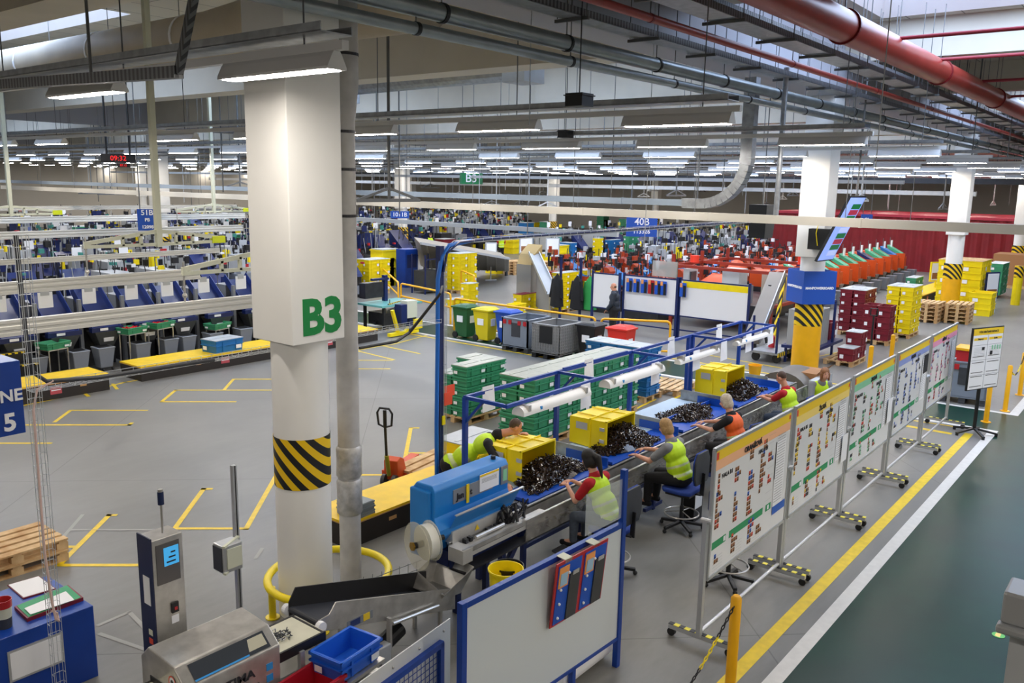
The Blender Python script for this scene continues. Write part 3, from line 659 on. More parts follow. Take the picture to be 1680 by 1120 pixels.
# ------------------------------------------------------------------ blue cabinet with things on it
cz = .74; cc = P(153, 993, cz); cb_ = P(83, 942, cz)
t = thing('blue_cabinet', 'royal blue steel cabinet in the bottom left corner', 'cabinet', (cc.x, cc.y, 0))
b = MB(); b.box(-1.5, 0, 0, cb_.y-cc.y, 0, cz); b.build('cabinet_body', BLUE, t, bevel=.006)
b = MB(); b.box(-.78, -.30, -.01, 0, .30, .60); b.box(-.76, -.32, -.012, -.01, .32, .58, 1); b.build('label_frame', [ALU, PAPER], t)
b = MB(); b.lathe([(0, 0), (.045, 0)], n=16); b.build('cable_hole', BLACK, t, loc=(-.12, .28, cz+.002))
def tray_obj(name, label, cat, pts, z, h, mo, mi, rim=.02):
    t = thing(name, label, cat, (0, 0, 0)); pts = [Vector((P(x, y, z).x, P(x, y, z).y, z)) for x, y in pts]
    up = Vector((0, 0, h)); c = sum(pts, Vector())/4
    b = MB(); b.hexa(pts, [p+up for p in pts]); b.build('tray_body', mo, t)
    ins = [p.lerp(c, rim/((p-c).length))+up*1.02 for p in pts]
    b = MB(); b.hexa(ins, [p+Vector((0, 0, .003)) for p in ins]); b.build('sheet', mi, t); return t
tray_obj('document_folder', 'open folder with white paper on the blue cabinet', 'folder', [(38, 983), (92, 967), (64, 946), (12, 961)], cz, .012, MAROON, PAPER, .015)
t = tray_obj('letter_tray', 'pale blue tray lined with red holding green sheets on the blue cabinet', 'tray', [(45, 1020), (137, 985), (112, 964), (24, 1000)], cz, .035, MAROON, STK['green'], .02)
b = MB(); pp = [P(x, y, cz+.045) for x, y in ((50, 1008), (122, 984), (108, 970), (40, 998))]; b.hexa(pp, [p+Vector((0, 0, .004)) for p in pp]); b.build('plastic_wrapped_paper', PAPER, t)
cp = P(8, 1028, cz)
t = thing('paper_cup', 'red topped paper container at the left edge of the blue cabinet', 'container', cp)
b = MB(); b.lathe([(0, .001), (.06, .001), (.065, .1)], n=24); b.build('base', DGREY, t, smooth=True)
b = MB(); b.lathe([(.065, .1), (.072, .22)], n=24); b.build('label_band', CREAM, t, smooth=True)
b = MB(); b.lathe([(.074, .2), (.076, .27), (.07, .27), (.068, .2)], n=24); b.build('rim', RED, t, smooth=True)
# pallets at the left edge
pc = P(20, 930); pallet((P(60, 915).x-.35, P(60, 915).y+.05, 0), -.02, 'wooden pallet on the floor at the left edge, lower one', 'near left pallets')
pallet((P(60, 915).x-.35, P(60, 915).y+.05, .146), .01, 'wooden pallet at the left edge stacked on another', 'near left pallets')
# ------------------------------------------------------------------ vertical wire ladder with cable, horizontal tray, blue sign
vy = 7.66
def wtray(b, p, q, wd, side, step=.1, r=.003, h=.05):
    p = Vector(p); q = Vector(q); s = Vector(side).normalized()*wd/2; d = (q-p); n = d.cross(Vector(side)).normalized()*h
    for k in (-1, -.33, .33, 1): b.tube([p+s*k, q+s*k], r, 4)
    b.tube([p+s+n, q+s+n], r, 4); b.tube([p-s+n, q-s+n], r, 4)
    N_ = int(d.length/step)
    for k in range(N_+1): c = p+d*(k/N_); b.tube([c-s+n, c-s, c+s, c+s+n], r, 4)
vt = PY(75, 560, vy); vb = PY(97, 1010, vy)
t = thing('cable_ladder', 'thin wire cable ladder hanging down in front of the blue cabinet', 'cable tray', (0, 0, 0))
b = MB(); wtray(b, (3.02, vy, 4.3), (3.02, vy, .0), .1, (1, 0, 0)); b.build('wire_ladder', mat('zinc_wire', '#c9ced2', .35, .5), t)
b = MB(); b.tube([(3.2, vy+.02, 3.02), (3.06, vy+.02, 2.96), (3.01, vy, 2.8), (3.0, vy-.0, 1.5), (3.02, vy-.01, 1.0), (3.03, vy-.04, .84), (3.06, vy-.02, .8), (3.07, vy+.02, .86), (3.03, vy+.03, .9)], .011, 8); b.build('pink_cable', mat('pink_grey_cable', '#d9bdb4', .5), t, smooth=True)
b = MB(); b.tube([(3.0, vy+.02, 4.3), (3.01, vy+.02, 3.4), (3.04, vy+.02, 3.12), (3.15, vy+.03, 3.02), (3.6, vy+.03, 2.98), (4.8, vy+.05, 2.96)], .02, 8); b.build('dark_cable', DGREY, t, smooth=True)
t = thing('wire_cable_tray', 'horizontal wire cable tray running from the ladder to the white column', 'cable tray', (0, 0, 0))
b = MB(); wtray(b, (3.05, vy+.14, 2.93), (8.3, vy+.2, 2.93), .12, (0, 1, 0), .12); b.build('wire_basket', mat('zinc_wire', '#c9ced2', .35, .5), t)
sg = PY(28, 650, 7.0)
t = thing('hanging_sign', 'blue hanging sign with white NE and 5 cut by the left edge', 'sign', (PY(33, 600, 7.0).x, 7.0, 0))
zt, zb = PY(24, 592, 7.0).z, PY(33, 711, 7.0).z
b = MB(); b.box(-.7, 0, 0, .35, zb, zt); b.build('sign_box', BLUE, t, bevel=.004)
text('NE', .13, PAPER, t, (-.085, -.004, zt-.27), (PI/2, 0, 0), bold=.003); text('5', .19, PAPER, t, (-.11, -.004, zb+.1), (PI/2, 0, 0), bold=.006)
b = MB(); b.cyl((-.35, .17, zt), (-.35, .17, 7), .006, 6); b.build('hanger', ROD, t)
# ------------------------------------------------------------------ drain pipe, ring guard
t = thing('drain_pipe', 'grey insulated downpipe running beside the white B3 column', 'pipe', (6.26, 7.35, 0))
b = MB(); b.lathe([(.125, 0), (.125, 5.4), (.17, 5.8), (.17, 8.0)], n=24)
b.build('pipe_body', mat('foil_insulation', '#c9c7c3', .5, .0, noise=.2, scale=5, bump=.25), t, smooth=True)
for z0_, z1_ in ((.95, 1.38), (1.4, 1.78)):
    b = MB(); b.lathe([(.13, z0_), (.15, z0_+.03), (.145, (z0_+z1_)/2), (.15, z1_-.03), (.128, z1_)], n=24); b.build('wrapped_joint', mat('silver_wrap', '#c4c3c0', .4, .3, noise=.3, scale=14, bump=.5), t, smooth=True)
for z in (4.4, 4.9, 5.3, 6.1): b = MB(); b.lathe([(.128, z), (.135, z), (.135, z+.03), (.128, z+.03)] if z < 5.4 else [(.17, z), (.178, z), (.178, z+.03), (.17, z+.03)], n=24); b.build('pipe_clamp', DSTEEL, t)
t = thing('ring_guard', 'yellow tubular ring guard around the foot of the B3 column', 'guard rail', (5.85, 7.25, 0))
R_ = .66; pa = [(R_*math.cos(a)*1.05, R_*math.sin(a), .36) for a in [2*PI*i/40 for i in range(40)]]
b = MB(); b.tube(pa, .045, 12, closed=True); b.build('ring_tube', YEL, t, smooth=True)
for a in (.5, 1.6, 2.8, 3.9, 5.2):
    b = MB(); b.cyl((R_*math.cos(a), R_*math.sin(a), 0), (R_*math.cos(a), R_*math.sin(a), .36), .04, 12); b.cyl((R_*math.cos(a), R_*math.sin(a), 0), (R_*math.cos(a), R_*math.sin(a), .012), .08, 12); b.build('leg', YEL, t, smooth=True)
# ------------------------------------------------------------------ yellow topped platforms
DARKP = mat('dark_platform_side', '#2a2522', .6)
def platform(x0, x1, y0, y1, h, label, handles=(.5,), red=(), rz=0, group='yellow topped platforms'):
    t = thing('step_platform', label, 'platform', (x0, y0, 0), rz, group); L, D = x1-x0, y1-y0
    b = MB(); b.box(0, L, 0, D, h-.03, h); b.build('yellow_top', YPAINT, t)
    b = MB(); b.box(0, L, -.004, D, h-.045, h-.03); b.build('plywood_edge', PLY, t)
    b = MB(); b.box(.01, L-.01, .005, D-.01, 0, h-.045); b.build('platform_body', DARKP, t)
    for f in handles:
        b = MB(); b.box(L*f-.07, L*f+.07, -.001, .01, h*.5, h*.5+.05); b.build('hand_hole', PLY, t)
    for f in red:
        b = MB(); b.box(L*f-.12, L*f+.12, -.002, .008, h*.3, h*.75, 0); b.box(L*f-.1, L*f+.1, -.003, 0, h*.5, h*.56, 1); b.build('red_sticker', [mat('faded_red_label', '#c05058', .5), PAPER], t)
    return t
platform(6.95, 10.6, 8.2, 9.0, .36, 'yellow topped dark platform behind the blue packing machine', (.22,))
platform(3.2, 9.1, 18.9, 19.9, .38, 'yellow topped platform at the far left beneath the blue hoppers', (.9,), (.8,))
platform(9.95, 17.5, 19.1, 20.1, .36, 'long yellow topped platform behind the white column', (.2,), (.3, .75))
for k in range(6):
    b = MB(); b.box(-.16, .16, -.2, .2, 0, .022); b.box(-.15, .15, -.19, .19, .018, .028)
    tag(b.build('crate_lid', mat('lid_grey_dark', '#7d8587', .4, noise=.1), loc=(7.28+.01*(k % 2), 8.42+.008*(k % 3), .362+k*.03), rz=.05), ('grey crate lid on the yellow platform, %s of the pile' % POS[k]) if k < 5 else 'grey crate lid on top of the pile on the yellow platform', 'lid', 'grey lids on the platform')
crate('lidded_crate', .9, .68, .45, YEL, (9.85, 8.6, .362), .05, 'yellow crate with grey lid on the platform behind the leaning man', None, LIDG)
# blue vertical post with cables
t = thing('cable_post', 'tall dark blue post carrying cables beside the yellow platform', 'post', (8.42, 7.95, 0))
b = MB(); b.beam((0, 0, 0), (0, 0, 3.95), .08, .08); b.cyl((0, 0, 0), (0, 0, .01), .12, 12); b.build('post_profile', DBLUE, t)
b = MB(); b.tube([(-.08, -.03, .35), (-.09, -.03, 1.5), (-.07, -.03, 2.8), (-.07, -.03, 3.5), (-.0, -.03, 3.8), (.15, -.03, 3.95), (.6, -.03, 4.0)], .03, 10); b.build('blue_hose', mat('blue_hose', '#1f6fd0', .4), t, smooth=True)
b = MB(); b.box(.04, .2, -.06, -.05, 1.72, 1.9); b.box(.05, .26, -.05, -.045, 1.84, 2.0); b.build('red_card', mat('bright_red_card', '#f0553a', .5), t)
b = MB(); b.box(-.0, .06, -.06, -.045, 1.45, 1.58); b.build('yellow_tag', YEL, t)
b = MB(); wtray(b, (.06, -.05, .3), (.06, -.05, 3.8), .06, (1, 0, 0), .25); b.build('wire_ladder', mat('zinc_wire', '#c9ced2', .35, .5), t)
t = thing('overhead_cable_tray', 'dark blue cable tray bending off the post and running to the right', 'cable tray', (0, 0, 0))
b = MB(); wtray(b, (9.0, 7.95, 3.98), (20.8, 8.1, 4.02), .22, (0, 1, 0), .2, .004); b.build('wire_basket', mat('zinc_wire', '#c9ced2', .35, .5), t)
b = MB()
for y in (-.06, .0, .05): b.tube([(8.43, 7.95+y, 3.6), (8.5, 7.95+y, 3.85), (8.75, 7.95+y, 3.99), (9.5, 7.95+y, 4.01), (20.8, 8.08+y, 4.05)], .016, 6)
b.build('cable_bundle', DBLUE, t, smooth=True)
b = MB(); b.tube([(8.36, 7.95, 3.55), (8.2, 8.3, 3.3), (7.9, 9.6, 2.2), (7.6, 10.8, 1.6)], .02, 6)
# cable dropping left from the arch
t = thing('sagging_cable', 'black cable swinging down to the left from the blue post', 'cable', (0, 0, 0))
pts = [P(x, y, z) for x, y, z in ((726, 470, 3.55), (722, 482, 3.5), (700, 510, 3.3), (672, 545, 3.05), (650, 560, 3.0), (590, 571, 3.0))]
b = MB(); b.tube(pts, .018, 6); b.build('cable_line', CABLE, t, smooth=True)
# ------------------------------------------------------------------ pallet jack and planks
t = thing('pallet_jack', 'orange hand pallet jack with black handle left of the plank pallet', 'pallet jack', (9.0, 9.55, 0), .35)
b = MB(); b.extr([(-.02, .1), (-.02, .42), (.1, .46), (.22, .40), (.34, .12), (.34, .08)], 'y', -.12, .12); b.build('pump_housing', ORANGE, t, bevel=.01)
b = MB(); b.box(.3, 1.3, -.27, -.11, .06, .12); b.box(.3, 1.3, .11, .27, .06, .12); b.box(.2, .36, -.27, .27, .06, .16); b.build('forks', ORANGE, t)
b = MB(); b.cyl((-.08, 0, .2), (-.16, 0, .55), .035, 10, m=1); b.cyl((-.16, 0, .55), (-.2, 0, 1.05), .022, 10, m=0); b.build('drawbar', [BLACK, mat('olive_sleeve', '#8f8a20', .5)], t, smooth=True)
b = MB(); b.tube([(-.2, 0, 1.02), (-.2, -.11, 1.06), (-.21, -.13, 1.25), (-.22, -.08, 1.33), (-.22, .08, 1.33), (-.21, .13, 1.25), (-.2, .11, 1.06)], .018, 8, closed=True); b.cyl((-.2, 0, 1.02), (-.21, 0, 1.3), .03, 8); b.build('handle_loop', BLACK, t, smooth=True)
for y in (-.09, .09): b = MB(); b.cyl((-.06, y-.03, .1), (-.06, y+.03, .1), .1, 18); b.build('steering_wheel', DGREY, t)
pallet((10.0, 9.5, 0), .15, 'wooden pallet with long planks behind the yellow platform', None)
for k, y in enumerate((-.3, -.1, .1, .3)):
    b = MB(); b.box(-.75, .75, y-.075, y+.075, .15, .2); tag(b.build('wooden_plank', WOOD, loc=(10.0, 9.5, .0), rz=.15), 'pale plank lying on the pallet beside the pallet jack', 'plank', 'planks on the pallet')
# ================================================================== PEOPLE
SKIN = mat('skin', '#c68b6f', .55); SKINP = mat('skin_pale', '#d09a80', .55)
VESTY = mat('vest_fluorescent_yellow', '#c9ee18', .6); VESTO = mat('vest_orange', '#f4661c', .6); REFL = mat('reflective_band', '#c9d69a', .35, .2)
REDS = mat('red_shirt', '#b3141f', .8); GREYS = mat('grey_shirt', '#7b7d80', .85); BLKS = mat('black_cloth', '#17171a', .85)
JEANS = mat('blue_jeans', '#3b4a63', .85, noise=.25, scale=20); JEANSG = mat('grey_jeans', '#4c5563', .85, noise=.25, scale=20); JACK = mat('navy_quilted', '#222c3a', .6, noise=.4, scale=30)
HAIRS = {k: mat('hair_'+k, c, .6, noise=.3, scale=40) for k, c in dict(black='#15110f', blond='#b08d5c', white='#c9bba6', brown='#4a3324', auburn='#8f5e36', short='#5a4535').items()}
def ell(b, c, ax, n=16, k=10, m=0):
    c = Vector(c); ax = [Vector(a) for a in ax]; s = len(b.v); b.ball((0, 0, 0), 1, n, k, m)
    b.v[s:] = [tuple(c+ax[0]*p[0]+ax[1]*p[1]+ax[2]*p[2]) for p in b.v[s:]]
def cap(b, p, q, r1, r2): b.cyl(p, q, r1, 14, r2); b.ball(p, r1, 14, 8); b.ball(q, r2, 14, 8)
def merge(b, name, mats, parent, vox=.012, smooth=4, band=None):
    me = b.mesh(name, mats); o = bpy.data.objects.new(name, me); COL.objects.link(o)
    r = o.modifiers.new('r', 'REMESH'); r.mode = 'VOXEL'; r.voxel_size = vox; r.use_smooth_shade = True
    s = o.modifiers.new('s', 'SMOOTH'); s.iterations = smooth; s.factor = .5
    bpy.context.view_layer.update(); dg = bpy.context.evaluated_depsgraph_get()
    m2 = bpy.data.meshes.new_from_object(o.evaluated_get(dg)); m2.name = name; o.modifiers.clear(); o.data = m2; o.parent = parent
    m2.materials.clear()
    for k in mats: m2.materials.append(k)
    if band:
        for p in m2.polygons: p.material_index = band(p.center)
    return o
def hand(b, w, d, n, curl=.5, side=1):
    """palm and five fingers from wrist w along d, palm facing n"""
    w = Vector(w); d = Vector(d).normalized(); n = Vector(n); n = (n-d*n.dot(d)).normalized(); s = d.cross(n)*side
    ell(b, w+d*.05, (s*.042, d*.052, n*.017), 12, 8)
    for k, (o, L) in enumerate(((-.031, .068), (-.0105, .078), (.0105, .072), (.031, .056))):
        p0 = w+d*.085+s*(-o); d1 = (d+n*curl*.5).normalized(); d2 = (d+n*curl*1.6).normalized()
        p1 = p0+d1*L*.5; p2 = p1+d2*L*.5
        cap(b, p0-d*.02, p1, .0095, .0085); cap(b, p1, p2, .0085, .0075)
    t0 = w+d*.025+s*.03; t1 = t0+(d*.6+s*.7+n*.35).normalized()*.04; t2 = t1+(d*.9+s*.15+n*.5).normalized()*.03
    cap(b, t0, t1, .012, .010); cap(b, t1, t2, .010, .0085)
def person(label, J, face, look, vest, shirt, pants, hair, hairstyle, skin=SKIN, build=1.0, sleeves='short', group=None, bands=True, far=False):
    """J: world joints; face: body facing; look: head facing"""
    base = Vector((J['pelvis'][0], J['pelvis'][1], 0)); t = thing('person', label, 'person', base, 0, group)
    J = {k: Vector(v)-base for k, v in J.items()}
    V = 1.8 if far else 1
    f = Vector(face).normalized(); pel, ch, nk, hd = J['pelvis'], J['chest'], J['neck'], J['head']
    up = (nk-pel).normalized(); rt = f.cross(up).normalized(); fw = up.cross(rt).normalized()
    lk = Vector(look).normalized(); hu = (Vector((0, 0, 1))-lk*lk.z).normalized(); hr = lk.cross(hu)
    sL, sR = J['sL'], J['sR']
    B = build
    # body
    b = MB()
    ell(b, hd+hu*.02-lk*.01, (hr*.074, lk*.092, hu*.098)); ell(b, hd-hu*.045+lk*.02, (hr*.056, lk*.066, hu*.072))
    ell(b, hd+lk*.094-hu*.018, (hr*.013, lk*.02, hu*.026), 8, 6)
    for s in (-1, 1): ell(b, hd+hr*.076*s-lk*.01-hu*.01, (hr*.012, lk*.02, hu*.032), 8, 6)
    cap(b, hd-hu*.07-lk*.02, nk-up*.02, .052*B, .06*B)
    ell(b, (ch+pel)/2, (rt*.12*B, fw*.09*B, up*.25)); ell(b, ch, (rt*.15*B, fw*.09*B, up*.13))
    for s, S, E, Wr, H in ((1, sR, J['eR'], J['wR'], J['hR']), (-1, sL, J['eL'], J['wL'], J['hL'])):
        cap(b, ch+up*.06, S, .07, .05*B); cap(b, S, E, .046*B, .036*B); cap(b, E, Wr, .037*B, .024*B)
        hand(b, Wr+(H-Wr).normalized()*.01, H-Wr, J.get('palm', Vector((0, 0, -1))+base)-base, .55, s)
    hips = {s: pel+rt*.095*s*B for s in (1, -1)}
    for s, K, A, T in ((1, J['kR'], J['aR'], J['tR']), (-1, J['kL'], J['aL'], J['tL'])):
        cap(b, pel, hips[s], .1, .08); cap(b, hips[s], K, .075*B, .05*B); cap(b, K, A, .05*B, .034*B); cap(b, A, T, .036, .03)
    merge(b, 'body', [skin], t, .0075*V, 2)
    # shirt
    b = MB(); ell(b, ch, (rt*.185*B, fw*.122*B, up*.17)); ell(b, pel.lerp(ch, .45), (rt*.16*B, fw*.125*B, up*.2)); ell(b, pel+up*.03, (rt*.17*B, fw*.13*B, up*.13))
    cap(b, nk-up*.05, nk-up*.015, .085*B, .066*B)
    for S, E, Wr in ((sR, J['eR'], J['wR']), (sL, J['eL'], J['wL'])):
        cap(b, ch+up*.07, S, .08*B, .068*B); cap(b, S, S.lerp(E, .72), .066*B, .057*B)
        if sleeves == 'long': cap(b, S, E, .066*B, .056*B); cap(b, E, E.lerp(Wr, .93), .056*B, .042*B)
    merge(b, 'shirt' if vest else 'jacket', [shirt], t, .012*V)
    if vest:
        b = MB(); ell(b, ch+up*.005, (rt*.200*B, fw*.137*B, up*.172)); ell(b, pel.lerp(ch, .45), (rt*.182*B, fw*.145*B, up*.2)); ell(b, pel+up*.02, (rt*.19*B, fw*.15*B, up*.12))
        for S in (sR, sL): cap(b, ch+up*.09, S.lerp(ch+up*.09, .25), .082*B, .066*B)
        q = (nk-pel).length
        def band(c):
            if not bands: return 0
            h = (c-pel).dot(up)/q
            return 1 if (.06 < h < .13 or .30 < h < .36) else 0
        merge(b, 'safety_vest', [vest, REFL], t, .012*V, 4, band)
    # trousers
    b = MB(); ell(b, pel-up*.02, (rt*.175*B, fw*.14*B, up*.12))
    for s, K, A in ((1, J['kR'], J['aR']), (-1, J['kL'], J['aL'])):
        cap(b, hips[s], K, .098*B, .068*B); cap(b, K, A.lerp(K, .05), .068*B, .05*B)
    merge(b, 'trousers', [pants], t, .013*V)
    for A, T in ((J['aR'], J['tR']), (J['aL'], J['tL'])):
        b = MB(); dd = (T-A); dd.z = 0; dd = dd.normalized() if dd.length > .01 else f
        cap(b, Vector((A.x, A.y, A.z-.04))-dd*.03, Vector((A.x, A.y, A.z-.05))+dd*.16, .045, .038); merge(b, 'shoe', [BLKS], t, .012*V)
    # face
    b = MB()
    for s in (-1, 1): ell(b, hd+lk*.083+hr*.03*s+hu*.012, (hr*.011, lk*.008, hu*.006), 8, 6)
    b.build('eyes', INK, t, smooth=True)
    b = MB(); ell(b, hd+lk*.081-hu*.062, (hr*.022, lk*.008, hu*.005), 8, 6); b.build('mouth', mat('lips', '#9c4f48', .5), t, smooth=True)
    # hair
    b = MB()
    if hairstyle == 'buzz':
        ell(b, hd+hu*.03-lk*.018, (hr*.076, lk*.09, hu*.094))
    elif hairstyle == 'bald':
        ell(b, hd-hu*.0-lk*.035, (hr*.077, lk*.066, hu*.06))
    else:
        ell(b, hd+hu*.038-lk*.02, (hr*.088, lk*.098, hu*.1)); ell(b, hd-lk*.05-hu*.03, (hr*.085, lk*.065, hu*.1))
        for s in (-1, 1): ell(b, hd+hr*.07*s-hu*.03-lk*.01, (hr*.025, lk*.045, hu*.075), 10, 8)
        if hairstyle == 'ponytail':
            p0 = hd-lk*.1+hu*.04; cap(b, p0, p0-lk*.06-hu*.05, .035, .045); cap(b, p0-lk*.06-hu*.05, p0-lk*.045-hu*.2, .045, .028); cap(b, p0-lk*.045-hu*.2, p0-lk*.03-hu*.3, .028, .012)
        if hairstyle == 'long':
            for s in (-1, 1): cap(b, hd+hr*.075*s, hd+hr*.08*s-hu*.12, .03, .02)
    for s in (-1, 1): ell(b, hd+lk*.086+hr*.03*s+hu*.032, (hr*.014, lk*.006, hu*.004), 8, 5)
    merge(b, 'hair', [HAIRS[hair]], t, .009*V, 2)
    return t
def sit(x, y, hz=0, lean=.16, reach=((.16, .62, 1.0), (-.14, .66, 1.03)), seat=.66, foot=.34, headtilt=-.55, turn=0, knee=.44, s=1.0):
    """seated, facing +Y; positions relative to the seat centre"""
    J = dict(pelvis=(0, 0, seat+.1), chest=(0, lean, seat+.44), neck=(0, lean+.07, seat+.62), head=(hz, lean+.155, seat+.775))
    for n, sx in (('R', 1), ('L', -1)):
        J['s'+n] = (sx*.185, lean+.02, seat+.54); w = reach[0 if sx > 0 else 1]
        S = Vector(J['s'+n]); Wp = Vector((w[0], w[1], w[2])); mid = (S+Wp)/2; L = (Wp-S).length; drop = math.sqrt(max(.002, .285**2-(L/2)**2)) if L < .57 else .04
        J['e'+n] = mid+Vector((sx*.07, -.02, -drop)); J['w'+n] = Wp; J['h'+n] = Wp+Vector((-sx*.04, .09, -.02))
        J['k'+n] = (sx*.14, knee, seat+.04); J['a'+n] = (sx*.13, knee+.02, foot); J['t'+n] = (sx*.14, knee+.14, foot-.04)
    M = Matrix.Translation((x, y, 0)) @ Matrix.Rotation(turn, 4, 'Z')
    return {k: M @ Vector(v) for k, v in J.items()}
def aim(turn): return (-math.sin(turn), math.cos(turn), 0)
person('woman with black ponytail in red shirt and yellow vest sorting parts nearest the camera', sit(8.62, 5.22, lean=.2, reach=((.05, .62, 1.06), (-.1, .60, 1.05)), seat=.64), (0, 1, 0), (.1, 1, -.45),
       VESTY, REDS, JEANSG, 'black', 'ponytail', SKINP)
person('woman with short blond hair, grey shirt and yellow vest on a blue chair', sit(10.50, 5.22, lean=.14, reach=((.1, .66, 1.02), (-.2, .64, 1.0)), seat=.66), (0, 1, 0), (.0, 1, -.4),
       VESTY, GREYS, BLKS, 'blond', 'bob', SKINP, 1.1)
person('white haired person in black shirt and orange vest sorting parts', sit(12.45, 5.22, lean=.12, reach=((.1, .66, 1.02), (-.2, .64, 1.02)), seat=.66), (0, 1, 0), (-.1, 1, -.35),
       VESTO, BLKS, BLKS, 'white', 'bob', SKINP, 1.05)
person('dark haired man in red shirt and yellow vest at the far sorting place', sit(14.75, 5.2, lean=.14, reach=((.16, .64, 1.02), (.0, .64, 1.02)), seat=.66, turn=-.1), (0.1, 1, 0), (.1, 1, -.4),
       VESTY, REDS, JEANS, 'brown', 'buzz', SKIN, 1.05)
# woman seated at the end, facing the camera
person('fair haired woman in grey shirt and yellow vest looking up beyond the boards', sit(16.9, 5.5, lean=.02, reach=((.2, .35, .72), (-.2, .35, .72)), seat=.42, foot=.09, turn=2.45), (-.62, -.78, 0), (-.72, -.66, .05),
       VESTY, GREYS, JEANS, 'auburn', 'long', SKINP, bands=False)
# man leaning over the table from behind
J = dict(pelvis=(8.12, 7.72, .97), chest=(8.42, 7.36, 1.27), neck=(8.58, 7.2, 1.42), head=(8.74, 7.06, 1.5), sR=(8.27, 7.16, 1.34), sL=(8.6, 7.42, 1.32),
         eR=(8.15, 6.88, 1.16), wR=(8.0, 6.62, .99), hR=(7.95, 6.52, .95), eL=(8.86, 7.34, 1.12), wL=(8.9, 7.14, 1.34), hL=(8.92, 7.04, 1.38),
         kR=(8.06, 7.72, .5), aR=(8.02, 7.8, .09), tR=(8.12, 7.65, .05), kL=(8.26, 7.86, .5), aL=(8.24, 7.92, .09), tL=(8.36, 7.78, .05))
J = {k: (v[0]+.22, v[1]-.05, v[2]-.02*(k not in ('aR', 'aL', 'tR', 'tL'))) for k, v in J.items()}
person('man in black shirt and yellow vest leaning over the table behind the blue machine', J, (.6, -.8, 0), (.75, -.6, -.35), VESTY, BLKS, BLKS, 'short', 'buzz', SKIN)
def stand(x, y, turn, s=1.0, arms=.1, bend=0):
    J = dict(pelvis=(0, 0, .95), chest=(0, bend*.4, 1.32), neck=(0, .01+bend*.6, 1.5), head=(0, .05+bend*.8, 1.65-bend*.2))
    for n, sx in (('R', 1), ('L', -1)):
        J.update({'s'+n: (sx*.19, bend*.5, 1.43), 'e'+n: (sx*.25, arms*.3+bend*.6, 1.14), 'w'+n: (sx*.22, .08+arms+bend*.6, .95 if arms < .2 else 1.1), 'h'+n: (sx*.2, .12+arms*1.5+bend*.6, .86 if arms < .2 else 1.1),
                  'k'+n: (sx*.1, .03, .5), 'a'+n: (sx*.11, -.0, .09), 't'+n: (sx*.13, .15, .05)})
    M = Matrix.Translation((x, y, 0)) @ Matrix.Rotation(turn, 4, 'Z')
    return {k: M @ Vector(v) for k, v in J.items()}
person('bald man in dark quilted jacket standing before the whiteboard partition', stand(22.9, 14.05, .35), aim(.35), (-.45, .85, -.1), None, JACK, BLKS, 'short', 'bald', sleeves='long', build=1.4)
person('worker in yellow vest seen from behind beside the grey sloped chute', stand(40.4, 33.0, -.6, arms=.25), aim(-.6), (.5, .8, -.2), VESTY, REDS, BLKS, 'brown', 'buzz', far=True)
person('worker in yellow vest standing among the machines left of the grey chute', stand(37.2, 35.9, -.9, arms=.25), aim(-.9), (.7, .6, -.2), VESTY, BLKS, BLKS, 'brown', 'buzz', far=True)
person('tiny worker in yellow vest just right of the drain pipe', stand(33.8, 42.0, -.5), aim(-.5), (.5, .8, -.1), VESTY, BLKS, BLKS, 'black', 'buzz', far=True)
# ================================================================== CHAIRS
def work_chair(loc, rz, label):
    t = thing('work_chair', label, 'chair', loc, rz, 'swivel work chairs at the sorting line')
    b = MB(); b.extr([(-.2, -.22), (.2, -.22), (.25, -.1), (.25, .18), (.18, .24), (-.18, .24), (-.25, .18), (-.25, -.1)], 'z', .58, .64); b.build('seat', FABB, t, bevel=.02)
    b = MB(); b.extr([(-.19, -.2), (.19, -.2), (.22, -.08), (.22, .16), (-.22, .16), (-.22, -.08)], 'z', .55, .58); b.build('seat_shell', BLACK, t)
    for nm, y0, y1, m_ in (('backrest', -.26, -.235, FABB), ('back_shell', -.285, -.26, DGREY)):
        b = MB(); n = 6
        pr = [(-.17, .74), (.17, .74), (.22, .86), (.22, 1.08), (.15, 1.2), (-.15, 1.2), (-.22, 1.08), (-.22, .86)]
        b.extr(pr, 'y', y0, y1); b.build(nm, m_, t, bevel=.012)
    b = MB(); b.beam((0, -.1, .56), (0, -.29, .58), .06, .02); b.beam((0, -.29, .57), (0, -.3, .9), .06, .02); b.build('back_bar', BLACK, t)
    b = MB(); b.cyl((0, 0, .1), (0, 0, .35), .03, 14); b.cyl((0, 0, .35), (0, 0, .56), .018, 12); b.build('gas_column', BLACK, t, smooth=True)
    b = MB(); b.tube([(.24*math.cos(a), .24*math.sin(a), .24) for a in [2*PI*i/32 for i in range(32)]], .011, 8, closed=True)
    for k in range(3): a = 2*PI*k/3; b.cyl((0, 0, .27), (.24*math.cos(a), .24*math.sin(a), .24), .008, 6)
    b.build('foot_ring', STEEL, t, smooth=True)
    for k in range(5):
        a = 2*PI*k/5+.3; b = MB(); b.beam((.02*math.cos(a), .02*math.sin(a), .11), (.31*math.cos(a), .31*math.sin(a), .07), .045, .035); b.ball((.31*math.cos(a), .31*math.sin(a), .03), .03, 10, 6); b.build('base_arm', BLACK, t)
    return t
ch0 = work_chair((8.62, 5.19, 0), 0, 'blue work chair under the ponytailed woman')
for x, y, rz, l in ((10.5, 5.19, 0, 'blue work chair under the blond woman in the yellow vest'), (12.45, 5.19, -.2, 'dark backed work chair under the person in the orange vest'), (14.75, 5.17, -.1, 'blue work chair under the man in the red shirt'),
                 (9.35, 3.95, 2.3, 'empty work chair standing behind the ORANŽOVÁ board')):
    dup(ch0, (x, y, 0), rz, l)
